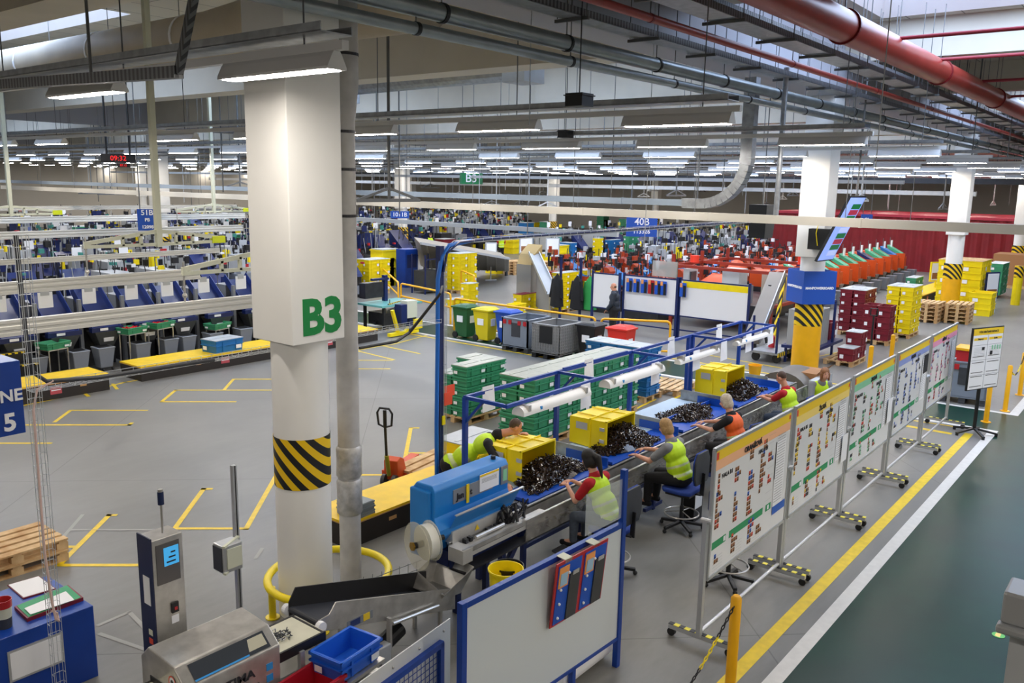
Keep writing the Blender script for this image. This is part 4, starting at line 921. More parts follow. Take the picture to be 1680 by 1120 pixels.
# low chair of the fair haired woman
t = thing('stool', 'low grey stool under the fair haired woman', 'stool', (16.9, 5.5, 0)); b = MB(); b.cyl((0, 0, .36), (0, 0, .42), .18, 24); b.build('seat', DGREY, t)
for k in range(4): a = PI/4+k*PI/2; b = MB(); b.cyl((.12*math.cos(a), .12*math.sin(a), .36), (.17*math.cos(a), .17*math.sin(a), 0), .012, 8); b.build('leg', STEEL, t)
# ================================================================== SORTING LINE
DARKPART = mat('dark_glossy_parts', '#3a2a20', .18, noise=.35, scale=30, col2='#17130f'); 
LB = mat('pale_blue_board', '#a9c3dc', .45); TB = mat('tray_blue', '#0f49ae', .35)
t = thing('sorting_table', 'long dark blue steel table carrying the sorting trays', 'table', (0, 0, 0))
b = MB(); b.box(7.9, 17.0, 6.05, 7.05, .84, .88); b.build('table_top', GREY, t)
for x in (8.0, 10.05, 12.1, 14.2, 16.9):
    for y in (6.1, 7.0): b = MB(); b.beam((x, y, 0), (x, y, .84), .06, .06); b.build('leg', DBLUE, t)
for y in (6.1, 7.0): b = MB(); b.beam((8, y, .3), (16.9, y, .3), .05, .05); b.build('foot_rail', DBLUE, t)
# plexi channel conveyor along the front
t = thing('front_conveyor', 'long clear sided steel conveyor running along the front of the sorting line', 'conveyor', (0, 0, 0))
b = MB(); b.beam((6.5, 5.78, .84), (17.0, 5.78, .84), .03, .05); b.beam((6.5, 6.0, .88), (17.0, 6.0, .88), .03, .03); b.build('rails', STEEL, t)
b = MB(); b.box(6.5, 17.0, 5.76, 5.98, .58, .60); b.build('belt', DSTEEL, t)
b = MB(); b.box(7.6, 17.0, 5.755, 5.762, .60, .86); b.build('clear_side', mat('milky_plexiglass', '#b9b6ae', .2, alpha=.45, noise=.4, scale=8, col2='#6d6862'), t)
b = MB(); b.box(6.5, 17.0, 5.985, 5.995, .58, .88); b.build('rear_side', STEEL, t)
for k in range(6): x = 7.0+k*1.95; b = MB(); b.beam((x, 5.87, 0), (x, 5.87, .58), .06, .06); b.beam((x-.25, 5.87, .05), (x+.25, 5.87, .05), .05, .05); b.build('leg', DBLUE, t)
b = MB()
for k in range(260):
    x = rnd.uniform(7.8, 16.5); v = Vector((rnd.uniform(-1, 1), rnd.uniform(-.6, .6), rnd.uniform(-.3, .3))).normalized()*.03; c = Vector((x, rnd.uniform(5.79, 5.95), .61+rnd.random()*.06)); b.beam(c-v, c+v, .02, .012)
tag(b.build('parts_on_belt', DARKPART), 'dark parts lying in the clear sided front conveyor', 'parts', kind='stuff')
def sortstation(x0, x1, k, sheet=(None)):
    t = thing('sorting_tray', ['blue sorting tray nearest the blue machine', 'blue sorting tray between the two women in yellow vests', 'blue sorting tray with a bare pale sheet, without a crate', 'blue sorting tray at the far end of the line'][k], 'tray', (0, 0, 0))
    z = .885
    b = MB(); b.box(x0, x1, 6.04, 6.5, z, z+.012); b.box(x0, x1, 6.5, 6.52, z, z+.1) if k == 2 else None; b.box(x1-.02, x1, 6.04, 6.75, z, z+.14); b.box(x0, x0+.02, 6.04, 6.5, z, z+.05)
    b.build('tray_base', TB, t)
    b = MB(); b.box(x0+.02, x1-.02, 6.5, 7.25 if k == 2 else 7.05, z, z+.015); b.build('pale_sheet', LB, t)
    b = MB(); b.box(x1-.0, x1+.015, 6.3, 7.1, z, z+.2); b.build('divider_plate', GALV, t)
def heap(cx, cy, sx, sy, h, n, label, z=.9, fan=None):
    b = MB(); r = random.Random(int(cx*100))
    # undermound
    N = 18; 
    for i in range(n):
        a = r.random()*2*PI; q = r.random()**.6*(1+.25*math.sin(3*a+cx)+.12*math.sin(7*a)); x = cx+math.cos(a)*q*sx; y = cy+math.sin(a)*q*sy
        H = h*max(0, 1-q**1.6); c = Vector((x, y, z+r.uniform(.2, 1.0)*H+.012))
        u = Vector((r.uniform(-1, 1), r.uniform(-1, 1), r.uniform(-.6, .6))).normalized(); v = u.orthogonal().normalized(); L = r.uniform(.018, .042)
        # a little bent clip: two arms and a bridge
        p0 = c-u*L+v*.012; p1 = c-u*L*.4; p2 = c+u*L*.4; p3 = c+u*L+v*.012
        g = 1 if i % 29 == 0 else 0; b.beam(p0, p1, .018, .007, g); b.beam(p1, p2, .02, .008, g); b.beam(p2, p3, .018, .007, g)  # sparse light grey clips stand in for glints on the dark parts
    s = len(b.v); K = 14
    b.lathe([(0, h*.82), (.35, h*.66), (.7, h*.3), (.92, .01)], (0, 0, 0), 24)
    b.v[s:] = [(cx+p[0]*sx, cy+p[1]*sy, z+p[2]*(.9+.2*r.random())) for p in b.v[s:]]
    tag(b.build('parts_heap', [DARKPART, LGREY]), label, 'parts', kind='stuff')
def tipped(x0, x1, y0, y1, z, H, label):
    """yellow crate lying on its side with its mouth towards -Y"""
    t = thing('sorting_crate', label, 'crate', ((x0+x1)/2, (y0+y1)/2, z), 0, 'tipped yellow crates on the sorting line')
    b = crate_mb(x1-x0, H, y1-y0, wall=.012, taper=.02)
    R = Matrix.Rotation(PI/2, 4, 'X') ; M = Matrix.Translation((0, (y1-y0)/2, H/2)) @ R
    b.v = [tuple(M @ Vector(p)) for p in b.v]
    b.build('crate_body', [YEL, LGREY], t)
    q_ = MB()
    for zz in (.12, .3): q_.box(-(x1-x0)/2-.016, -(x1-x0)/2+.01, -.3, -.22, zz, zz+.05)
    q_.build('sticker', LGREY, t)
    t.rotation_euler = (0, 0, 0)
    return t
sortstation(8.0, 9.85, 0); sortstation(9.95, 11.95, 1); sortstation(12.1, 14.05, 2); sortstation(14.2, 16.2, 3)
tipped(8.45, 9.2, 6.5, 7.1, .9, .45, 'yellow crate tipped on its side under the leaning man')
tipped(10.4, 11.2, 6.42, 7.1, .9, .45, 'yellow crate tipped on its side beside the ponytailed woman')
tipped(14.7, 15.5, 6.5, 7.15, .9, .5, 'yellow crate tipped on its side at the far end of the line')
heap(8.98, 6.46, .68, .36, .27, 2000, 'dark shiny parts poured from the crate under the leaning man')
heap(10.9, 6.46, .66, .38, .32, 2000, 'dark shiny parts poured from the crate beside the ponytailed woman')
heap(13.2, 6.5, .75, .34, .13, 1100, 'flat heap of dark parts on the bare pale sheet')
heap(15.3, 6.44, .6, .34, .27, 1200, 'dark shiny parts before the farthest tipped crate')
# blue tubular light frame over the line
t = thing('lighting_gantry', 'blue tubular steel frame standing over the sorting line', 'frame', (0, 0, 0))
def fb(p, q, w=.045, nm='frame_tube'): b = MB(); b.beam(p, q, w, w); b.build(nm, BLUE, t)
zt = 2.03
for x in (8.12, 10.2, 12.35, 14.45, 14.62, 16.8): fb((x, 7.2, 0), (x, 7.2, zt), .06, 'post')
fb((8.1, 7.2, zt), (12.3, 7.2, zt)); fb((12.3, 7.2, zt), (16.85, 7.2, zt)); fb((8.1, 6.5, zt), (12.3, 6.5, zt)); fb((12.3, 6.5, zt), (16.85, 6.5, zt))
for x in (8.12, 10.2, 12.35, 14.55, 16.83): fb((x, 6.5, zt), (x, 7.2, zt), .04); fb((x, 6.9, zt-.02), (x, 7.2, zt-.35), .035, 'brace')
fb((8.12, 6.5, zt), (8.12, 7.2, zt))
fb((10.35, 7.2, zt+.02), (12.2, 7.2, zt+.02), .04)
for x0, x1, l in ((8.3, 9.85, 'white tube lamp hung under the blue frame nearest the leaning man'), (10.35, 12.0, 'white tube lamp hung under the blue frame above the blond woman'), (12.6, 14.1, 'slim white tube lamp under the third bay of the blue frame'), (14.9, 16.5, 'slim white tube lamp under the farthest bay of the blue frame')):
    t = thing('bench_lamp', l, 'lamp', (x0, 6.46, 1.91), 0, 'white tube lamps under the blue frame'); r = .1 if x0 < 12 else .06
    b = MB(); pr = [(r*math.cos(a), r*.85*math.sin(a)) for a in [PI*i/12 for i in range(13)]]+[(-r, -.03), (r, -.03)]; b.extr(pr, 'x', 0, x1-x0); b.build('lamp_shade', WHITE, t, smooth=True)
    for x in (.12, x1-x0-.12):
        b = MB(); b.box(x-.025, x+.025, -r-.004, r+.004, .02, .1); b.build('bracket', STEEL, t)
    b = MB(); b.box(.35, .39, -r-.003, -r+.02, .0, .04); b.build('blue_dot', STK['sky'], t)
for x, y, z, l in ((9.75, 6.47, 1.665, 'paper sheet hanging at the right end of the nearest bench lamp'), (11.75, 6.47, 1.665, 'paper sheet hanging at the right end of the second bench lamp'), (13.2, 6.47, 1.66, 'paper sheet hanging below the third bench lamp'),
               (14.3, 6.47, 1.665, 'paper sheet hanging between the third and the farthest bench lamp'), (15.4, 6.47, 1.665, 'paper sheet hanging mid way under the farthest bench lamp'), (16.5, 6.47, 1.665, 'paper sheet hanging at the far corner of the blue frame'),
               (8.45, 7.18, 1.75, 'paper sheet hanging inside the left end of the blue frame'), (10.9, 7.18, 1.75, 'paper sheet hanging on the rear rail behind the second lamp'), (13.6, 7.18, 1.75, 'paper sheet hanging on the rear rail behind the third lamp'), (15.6, 7.18, 1.75, 'paper sheet hanging on the rear rail in the last bay')):
    paper('paper_sheet', l, [(x, y, z), (x+.24, y-.02, z+.02), (x+.23, y, z+.36), (x-.01, y, z+.36)], group='papers hung on the blue frame')
# ------------------------------------------------------------------ blue bagging machine
t = thing('packing_machine', 'blue packing machine with a clear film reel at its left end', 'machine', (6.3, 6.0, 0))
L_ = 1.32
b = MB(); b.extr([(.0, .98), (-.0, 1.06), (.06, 1.2), (.06, 1.5), (.1, 1.56), (.33, 1.56), (.38, 1.5), (.38, .85), (.1, .85)], 'x', .04, L_); b.build('blue_housing', SKYB, t, bevel=.012)
b = MB(); b.box(.0, .3, .1, .4, .72, 1.5); b.build('end_cover', SKYB, t, bevel=.02)
b = MB(); b.box(.34, 1.02, .05, .062, 1.28, 1.44); b.build('grey_panel', GREY, t)
b = MB(); b.box(.78, 1.12, .042, .05, 1.3, 1.5); b.box(.78, 1.12, .04, .042, 1.475, 1.5, 1)
for k in range(4): b.box(.81, 1.08, .040, .042, 1.4+k*.014, 1.404+k*.014, 2)
b.build('notice', [PAPER, STK['yellow'], INKG], t)
b = MB(); b.box(1.17, 1.29, .044, .056, 1.28, 1.5); b.box(1.2, 1.27, .04, .044, 1.32, 1.46, 1); b.build('control_display', [GREY, STK['lightgreen']], t)
text('Jan', .1, INK, t, (.45, .046, 1.35), (PI/2, 0, 0), bold=.004); text('t', .1, INK, t, (.63, .046, 1.35), (PI/2, 0, 0), bold=.004)
b = MB(); b.box(.54, .58, .03, .04, 1.24, 1.46); b.build('hazard_strap', HAZ, t)
b = MB(); b.face([(.22, -.10, 1.22), (1.36, -.10, 1.22), (1.36, .02, 1.0), (.22, .02, 1.0)]); b.beam((.2, -.11, 1.23), (1.4, -.11, 1.23), .03, .012, 1); o = b.build('hinged_lid', [SKYB, ALU], t)
b = MB(); b.box(.25, 1.3, -.02, .1, .86, 1.0); b.build('steel_front', mat('bright_steel', '#d2d0cb', .35, .3, noise=.1), t)
b = MB(); b.face([(.62, -.026, .9), (.70, -.026, .9), (.66, -.026, .97)]); b.build('warning_triangle', STK['yellow'], t)
b = MB(); b.box(.2, 1.75, -.2, -.1, .79, .85); b.box(.18, .34, -.24, -.02, .7, .86); b.beam((.3, -.22, .78), (1.7, -.22, .78), .02, .05); b.cyl((.5, -.14, .89), (1.0, -.14, .89), .022, 10); b.build('guide_rail', mat('bright_steel', '#d2d0cb', .35, .3, noise=.1), t)
b = MB()
for k in range(16): x = rnd.uniform(.95, 1.4); b.cyl((x, rnd.uniform(-.18, .0), .86), (x+rnd.uniform(-.1, .1), rnd.uniform(-.18, .02), rnd.uniform(.95, 1.12)), rnd.uniform(.008, .02), 8)
for k in range(9): x = rnd.uniform(.25, 1.2); b.box(x, x+.04, -.12, -.06, .85, .9)
b.build('mechanism', DSTEEL, t)
b = MB()
for k in range(5): x0 = 1.0+k*.07; b.tube([(x0, -.05, 1.0), (x0+.04, -.12, 1.08), (x0+.1, -.15, .95), (x0+.05, -.1, .88)], .006, 5)
b.build('hoses', CABLE, t)
b = MB(); b.cyl((.85+.35, .2, 1.56), (1.2, .2, 1.6), .03, 12); b.build('knob', BLACK, t)
for x, y in ((.35, .0), (.35, .35), (1.15, .0), (1.15, .35)): b = MB(); b.beam((x, y, 0), (x, y, .84), .07, .07); b.build('leg', DBLUE, t)
b = MB(); b.beam((1.1, .0, .1), (1.5, -.1, .78), .06, .06); b.box(.2, 1.4, -.05, .4, .6, .78); b.build('underframe', DBLUE, t)
r_ = thing('film_reel', 'clear plastic film reel with white roll on the left end of the blue packing machine', 'reel', (6.26, 5.96, 1.02), -.25)
CLR = mat('clear_reel_disc', '#e2dfc8', .1, alpha=.35)
b = MB(); b.cyl((-.24, 0, -.02), (-.232, 0, -.02), .26, 40); b.cyl((-.06, 0, 0), (-.052, 0, 0), .22, 40); b.build('disc', CLR, r_)
b = MB(); b.cyl((-.16, 0, 0), (-.06, 0, 0), .19, 40); b.build('film_roll', mat('film_white', '#dcdcd2', .3), r_, smooth=True)
b = MB(); b.cyl((-.29, 0, -.01), (-.16, 0, -.01), .035, 14); b.cyl((-.3, 0, -.01), (-.28, 0, -.01), .05, 6, m=1); b.cyl((-.17, 0, 0), (.1, 0, 0), .03, 10); b.build('spindle', [BLACK, mat('brass', '#a8863c', .35, .9)], r_)
# yellow bucket and black bucket
def bucket(loc, r, h, m, label, lab=False):
    t = thing('bucket', label, 'bucket', loc)
    b = MB(); b.lathe([(0, .0), (r*.86, 0), (r, h), (r+.012, h), (r+.012, h-.02), (r, h-.02)], n=32); b.lathe([(r, h), (r*.84, .01), (0, .01)], n=32); b.build('bucket_body', m, t, smooth=True)
    if lab:
        b = MB(); b.hexa([(-.1, -r*.93, h*.15), (.06, -r*.93, h*.15), (.06, -r*.9, h*.15), (-.1, -r*.9, h*.15)], [(-.1, -r*1.0, h*.75), (.06, -r*1.02, h*.75), (.06, -r*.95, h*.75), (-.1, -r*.95, h*.75)]); b.build('paper_label', PAPER, t)
bc_ = PY(823, 950, 5.3)
bucket((6.6, 5.26, .42), .18, .36, YEL, 'yellow bucket with white label behind the big whiteboard', True)
bucket((6.85, 5.42, .42), .16, .26, BLACK, 'black bucket behind the yellow bucket')
t = thing('low_bench', 'low dark steel bench carrying the two buckets', 'bench', (6.75, 5.33, 0)); b = MB(); b.box(-.4, .4, -.26, .26, .39, .42); b.build('bench_top', DGREY, t)
for x in (-.36, .36):
    for y in (-.22, .22): b = MB(); b.beam((x, y, 0), (x, y, .39), .03, .03); b.build('leg', DGREY, t)
t = thing('foot_rest', 'grey foot rest on the floor under the ponytailed woman', 'foot rest', (8.45, 5.6, 0)); b = MB(); b.hexa([(-.25, -.15, .18), (.25, -.15, .18), (.25, .2, .26), (-.25, .2, .26)], [(-.25, -.15, .2), (.25, -.15, .2), (.25, .2, .28), (-.25, .2, .28)]); b.build('foot_plate', DGREY, t)
b = MB(); b.box(-.2, .2, -.1, -.06, 0, .18); b.box(-.2, .2, .12, .16, 0, .26); b.build('support', STEEL, t)
t = thing('waste_bin', 'small black bin with white label under the blond woman', 'bin', (10.95, 5.25, 0)); b = MB(); b.box(-.14, .14, -.1, .1, 0, .5); b.build('bin_body', BLACK, t, bevel=.01); b = MB(); b.box(-.12, .1, -.106, -.1, .2, .48); b.build('label_sheet', PAPER, t)
# ================================================================== CRATE STACKS AND BINS IN THE MIDDLE
ORD = ['first', 'second', 'third', 'fourth', 'fifth', 'sixth', 'seventh', 'eighth']
LVL = ['bottom', 'second', 'third', 'fourth', 'fifth', 'sixth', 'seventh']
BLUEC = mat('blue_crate', '#1f74b8', .45, noise=.12, scale=4)
def cstack(name, x, y, nx, ny, nz, L, Wd, H, m, where, group, lid=LIDG, z=.146, rz=0, nzf=None, gap=.01):
    """block of stacked crates; x,y is the corner nearest the camera (small x, small y)"""
    c, s = math.cos(rz), math.sin(rz)
    for i in range(nx):
        for j in range(ny):
            top = nz if nzf is None else nzf(i, j)
            for k in range(top):
                u, v = (i+.5)*(L+.02), (j+.5)*(Wd+.02)
                bits = [LVL[k] + (' and top' if k == top-1 and k else '')]
                lb = '%s crate' % name.split('_')[0] if False else ''
                col = (ORD[i]+' column ' if nx > 1 else '')+(('front' if j == 0 else 'back' if j == ny-1 else 'middle') + ' row ' if ny > 1 else '')
                lab = '%s, %s%s level' % (where, col, 'top' if k == top-1 and top > 1 else LVL[k])
                crate(name, L, Wd, H, m, (x+u*c-v*s, y+u*s+v*c, z+k*(H+gap)), rz, lab, group, lid if k == top-1 else None)
Gc = 'green crates by the sorting line'
for i, (x, y) in enumerate(((12.55, 9.32), (13.8, 9.32), (15.05, 9.32))): pallet((x, y, 0), 0, 'wooden pallet under the long green crate stack, %s from the camera' % ORD[i], 'pallets under the green crates')
cstack('stacking_crate', 11.95, 8.92, 6, 2, 5, .6, .4, .225, GREEN, 'green crate of the long stack', Gc, LIDC)
pallet((12.95, 11.3, 0), 0, 'wooden pallet under the small green crate stack', 'pallets under the green crates')
cstack('stacking_crate', 12.35, 10.92, 2, 2, 5, .6, .4, .2, GREEN, 'green crate of the small stack behind the blue frame', Gc, LIDC, nzf=lambda i, j: 5-(j if i == 0 else 0))
for i in range(2): pallet((16.75, 9.75+i*1.25, 0), PI/2, 'wooden pallet under the blue crates, %s one' % ('nearer', 'farther')[i], 'pallets under the blue crates')
cstack('stacking_crate', 16.35, 9.1, 1, 4, 5, .6, .4, .21, BLUEC, 'blue crate of the stack behind the green ones', 'blue crates behind the green stack', LIDG)
for k in range(6): pass
pallet((17.95, 9.35, 0), .1, 'empty wooden pallet right of the blue crates', None)
# ---- wheeled refuse bins
def wbin(loc, m, label, lidm=None, s=1.0):
    t = thing('wheelie_bin', label, 'bin', loc, -PI/2*0, 'wheeled refuse bins'); lidm = lidm or m
    b = MB(); b.hexa([(-.2, -.24, .05), (.2, -.24, .05), (.2, .2, .05), (-.2, .2, .05)], [(-.27, -.3, .95), (.27, -.3, .95), (.27, .3, .95), (-.27, .3, .95)]); b.build('bin_body', m, t, bevel=.02)
    b = MB(); b.box(-.3, .3, -.34, .34, .95, 1.0); b.hexa([(-.27, -.3, 1.0), (.27, -.3, 1.0), (.27, .3, 1.0), (-.27, .3, 1.0)], [(-.2, -.22, 1.07), (.2, -.22, 1.07), (.2, .2, 1.05), (-.2, .2, 1.05)]); b.cyl((-.26, .36, .98), (.26, .36, .98), .02, 8); b.build('lid', lidm, t, bevel=.012)
    b = MB(); b.box(-.262, -.25, -.12, .12, .52, .72); b.box(-.1, .1, -.30, -.285, .5, .72); b.build('label_sheet', PAPER, t)
    for x in (-.22, .22): b = MB(); b.cyl((x-.03, .22, .1), (x+.03, .22, .1), .1, 14); b.build('wheel', BLACK, t)
    return t
wbin((19.75, 17.55, 0), DGREEN, 'green wheeled bin at the left end of the row'); wbin((19.75, 16.7, 0), mat('bin_yellow', '#d9c814', .4), 'yellow wheeled bin beside the green one')
wbin((19.85, 15.9, 0), mat('bin_blue', '#1c4fb4', .4), 'blue wheeled bin partly behind the grey tub'); wbin((19.6, 12.75, 0), mat('bin_black', '#1b1b1e', .4), 'black wheeled bin between the mesh tub and the red bin')
wbin((19.75, 11.85, 0), mat('bin_red', '#dc2f22', .4), 'red wheeled bin at the right end of the row')
def tub(loc, label, m, mesh=False, rz=0):
    t = thing('pallet_tub', label, 'container', loc, rz)
    b = MB(); L, Wd, H = 1.15, .95, .95
    s = len(b.v)
    for (x0, x1, y0, y1) in ((-L/2, L/2, -Wd/2, -Wd/2+.04), (-L/2, L/2, Wd/2-.04, Wd/2), (-L/2, -L/2+.04, -Wd/2, Wd/2), (L/2-.04, L/2, -Wd/2, Wd/2)): b.box(x0, x1, y0, y1, .16, H)
    b.box(-L/2, L/2, -Wd/2, Wd/2, .14, .18); b.build('tub_body', m, t)
    b = MB(); b.box(-L/2-.02, L/2+.02, -Wd/2-.02, -Wd/2+.05, H, H+.03); b.box(-L/2-.02, L/2+.02, Wd/2-.05, Wd/2+.02, H, H+.03); b.box(-L/2-.02, -L/2+.05, -Wd/2, Wd/2, H, H+.03); b.box(L/2-.05, L/2+.02, -Wd/2, Wd/2, H, H+.03); b.build('rim', m, t)
    for y in (-.4, 0, .4):
        b = MB(); b.box(-L/2, L/2, y-.07, y+.07, 0, .05)
        for x in (-.48, 0, .48): b.box(x-.08, x+.08, y-.07, y+.07, .05, .15)
        b.build('runner', BLACK if mesh else DGREY, t)
    if mesh:
        b = MB()
        for k in range(14): x = -L/2+.03+k*(L-.06)/13; b.box(x-.012, x+.012, -Wd/2-.02, -Wd/2, .2, H)
        for k in range(11): y = -Wd/2+.03+k*(Wd-.06)/10; b.box(-L/2-.02, -L/2, y-.012, y+.012, .2, H)
        for k in range(9): z = .22+k*.085; b.box(-L/2, L/2, -Wd/2-.02, -Wd/2, z, z+.02); b.box(-L/2-.02, -L/2, -Wd/2, Wd/2, z, z+.02)
        b.build('side_grid', m, t)
        b = MB(); b.box(-L/2-.026, -L/2-.02, -.25, .2, .45, .93); b.build('hatch_opening', BLACK, t)
    else:
        for y in (-.42, -.22, .12, .32):
            b = MB(); b.box(-L/2-.03, -L/2, y, y+.1, .8, .92); b.build('red_clip', RED, t)
        b = MB(); b.box(-L/2-.01, -L/2, -.2, .12, .45, .85); b.build('recess', DGREY, t)
    return t
tub((19.55, 14.95, 0), 'solid grey pallet tub with red clips beside the blue bin', mat('tub_grey', '#7d8794', .45)); tub((19.35, 13.7, 0), 'grey folding mesh sided tub with a black opening', mat('mesh_grey', '#8f9090', .5), True)
tub((21.9, 3.75, 0), 'grey pallet tub behind the black framed sign', mat('tub_grey', '#7d8794', .45), False, .1)
t = thing('red_box', 'red and yellow machine corner on the grey tub behind the sign', 'box', (21.7, 3.75, .98)); b = MB(); b.box(-.3, .3, -.2, .2, .0, .25); b.build('box_body', RED, t); b = MB(); b.box(-.32, .32, -.22, .22, .25, .3); b.build('box_lid', SAFE, t)
# ---- guard rails
def rail(p, q, label, h=1.05, rails=(1.02, .58, .18), r=.035):
    p = Vector((p[0], p[1], 0)); q = Vector((q[0], q[1], 0)); t = thing('guard_rail', label, 'guard rail', p, 0, None); d = q-p; u = d.normalized()
    b = MB(); b.tube([(0, 0, 0), (0, 0, h-.1), u*.03+Vector((0, 0, h-.03)), u*.1+Vector((0, 0, h)), d-u*.1+Vector((0, 0, h)), d-u*.03+Vector((0, 0, h-.03)), d+Vector((0, 0, h-.1)), d], r, 10); b.build('hoop', SAFE, t, smooth=True)
    for z in rails[1:]: b = MB(); b.cyl(Vector((0, 0, z)), d+Vector((0, 0, z)), r*.9, 10); b.build('cross_bar', SAFE, t)
rail((20.5, 18.7), (20.35, 13.1), 'yellow guard rail behind the green and yellow bins', rails=(1, .2)); rail((20.35, 12.9), (21.3, 11.2), 'yellow guard rail behind the red bin', rails=(1, .2))
rail((22.15, 22.9), (21.3, 19.6), 'yellow guard rail left of the cable post', rails=(1, .58)); rail((26.0, 28.2), (22.3, 23.2), 'yellow guard rail running back behind the steel table', rails=(1, .58)); rail((27.4, 24.6), (26.2, 22.8), 'short yellow guard rail beside the navy cabinet', rails=(1, .58))
# ---- partition boards in the middle
def partition(y0, y1, x, label, top='', z0=.75, z1=1.9):
    t = thing('whiteboard_partition', label, 'whiteboard', (x, y0, 0), 0); L = y1-y0
    b = MB(); b.box(-.012, .012, .03, L-.03, z0, z1); b.build('board_panel', PUREW, t)
    for y in (0, L): b = MB(); b.beam((0, y, 0), (0, y, z1+.08), .07, .07); b.beam((-.35, y, .03), (.35, y, .03), .06, .05); b.build('upright', DBLUE, t)
    for z in (z0, z1, .3): b = MB(); b.beam((0, 0, z), (0, L, z), .04, .04); b.build('rail', DBLUE, t)
    if top: b = MB(); b.box(-.02, -.012, .05, L-.1, z1-.22, z1-.03); b.build('yellow_strip', YEL, t)
    return t
partition(14.55, 15.6, 24.0, 'narrow whiteboard partition left of the bald man'); partition(12.55, 14.5, 24.2, 'whiteboard partition with a row of hanging clipboards')
partition(10.2, 12.5, 24.3, 'whiteboard partition with a yellow top strip', 'y')
for k in range(7):
    y = [14.25, 13.98, 13.7, 13.44, 13.2, 13.0, 12.35][k]
    t = thing('hanging_clipboard', '%s clipboard board on the whiteboard partition, %s from the left' % ('red' if k == 3 else 'blue', ORD[k]), 'clipboard', (24.12 if k < 6 else 24.2, y, 1.38), 0, 'clipboards on the partition')
    b = MB(); b.box(-.02, 0, -.11, .11, 0, .44); b.build('backing', RED if k == 3 else mat('blue_card', '#1453c0', .5), t); b = MB(); b.box(-.03, -.02, -.1, -.01, .0, .36); b.box(-.03, -.02, .02, .1, .3, .43, 1); b.build('clip_strip', [BLACK, STK['orange']], t)
t = thing('clear_screen', 'clear acrylic screen above the whiteboard partition', 'screen', (24.25, 12.6, 1.95)); b = MB(); b.box(-.01, .01, 0, .9, 0, .5); b.build('acrylic_panel', mat('acrylic', '#c9cdcb', .15, alpha=.5), t); b = MB(); b.box(-.012, .012, 0, .03, -.05, .5); b.build('bracket', STEEL, t)
# jackets on posts, slide chute
for x, y, m_, l in ((24.4, 17.35, BLKS, 'black jacket hanging on the left blue post'), (24.4, 16.5, BLKS, 'black jacket hanging on the right blue post'), (24.6, 16.1, mat('green_cloth', '#2f9a4a', .8), 'green jacket hanging beside the black ones')):
    t = thing('jacket', l, 'jacket', (x, y, .5)); b = MB(); s = len(b.v)
    b.lathe([(.02, 1.2), (.14, 1.05), (.22, .8), (.24, .4), (.28, .05), (.1, 0)], n=14); b.v = [(p[0]*.6, p[1], p[2]) for p in b.v]; b.build('jacket_body', m_, t, smooth=True)
    b = MB()
    for s_ in (-1, 1): b.cyl((0, s_*.15, 1.0), (-.05, s_*.26, .35), .07, 10, .05)
    b.build('sleeves', m_, t, smooth=True)
for y in (17.35, 16.5): b = MB(); b.beam((24.6, y, 0), (24.6, y, 2.3), .07, .07); tag(b.build('coat_post', DBLUE), 'dark blue post carrying the %s black jacket' % ('left' if y > 17 else 'right'), 'post')
t = thing('slide_conveyor', 'steel slide conveyor sloping down beside the hanging jackets', 'conveyor', (0, 0, 0))
a_, e_ = Vector((26.5, 20.0, 2.1)), Vector((24.6, 17.7, .9))
b = MB(); sd = Vector((.77, -.64, 0))*.2
b.hexa([a_-sd, a_+sd, e_+sd, e_-sd], [a_-sd+Vector((0, 0, .03)), a_+sd+Vector((0, 0, .03)), e_+sd+Vector((0, 0, .03)), e_-sd+Vector((0, 0, .03))]); b.build('slide_bed', LGREY, t)
for s_ in (-1, 1): b = MB(); b.beam(a_+sd*s_+Vector((0, 0, .06)), e_+sd*s_+Vector((0, 0, .06)), .03, .12); b.build('side_rail', ALU, t)
b = MB(); b.hexa([(26.2, 19.9, 1.7), (26.9, 19.9, 1.7), (26.9, 20.6, 1.7), (26.2, 20.6, 1.7)], [(26.4, 19.9, 2.1), (26.9, 19.9, 2.45), (26.9, 20.6, 2.45), (26.4, 20.6, 2.1)]); b.build('loading_hood', mat('wire_wood', '#b29a66', .7), t)
b = MB(); b.face([(26.3, 19.7, .1), (25.0, 18.1, .1), (25.0, 18.1, 1.0), (26.3, 19.7, 1.75)]); b.box(26.2, 26.9, 19.9, 20.6, 0, 1.7); b.build('side_sheet', mat('mesh_sheet', '#8e8c86', .6), t)
b = MB(); b.beam((24.75, 17.9, 0), (24.75, 17.9, .95), .05, .05); b.build('leg', STEEL, t)
# ---- yellow crate groups on the middle floor
YC = 'yellow crates in the middle of the hall'
def yst(px_, py_, nx, ny, nz, where, m=YEL, L=.6, Wd=.4, H=.3, lid=LIDG, z=.146, group=YC, pal=True, gap=.01, nzf=None):
    p = P(px_, py_)
    if pal: pallet((p.x+.6, p.y+.42, 0), 0, 'wooden pallet under the '+where, 'pallets across the hall')
    cstack('stacking_crate', p.x, p.y, nx, ny, nz, L, Wd, H, m, where, group, lid, z if pal else 0, gap=gap, nzf=nzf)
yst(752, 482, 2, 2, 5, 'yellow crate left of the grey chute', H=.31); yst(742, 505, 2, 1, 1, 'yellow crate low behind the green bin', pal=False); yst(768, 505, 1, 1, 3, 'yellow crate tower behind the bins', pal=False)
yst(606, 485, 2, 2, 4, 'yellow crate behind the steel table', H=.33); yst(855, 510, 2, 1, 2, 'yellow crate under maroon lids', lid=MAROON, pal=False); yst(846, 528, 1, 1, 2, 'yellow crate in front of the maroon lids', pal=False, lid=None)
yst(918, 515, 2, 1, 6, 'yellow crate beside the jackets', H=.22); yst(958, 500, 2, 1, 5, 'yellow crate behind the narrow partition', H=.24); yst(640, 455, 1, 1, 3, 'yellow crate left of the navy cabinet')
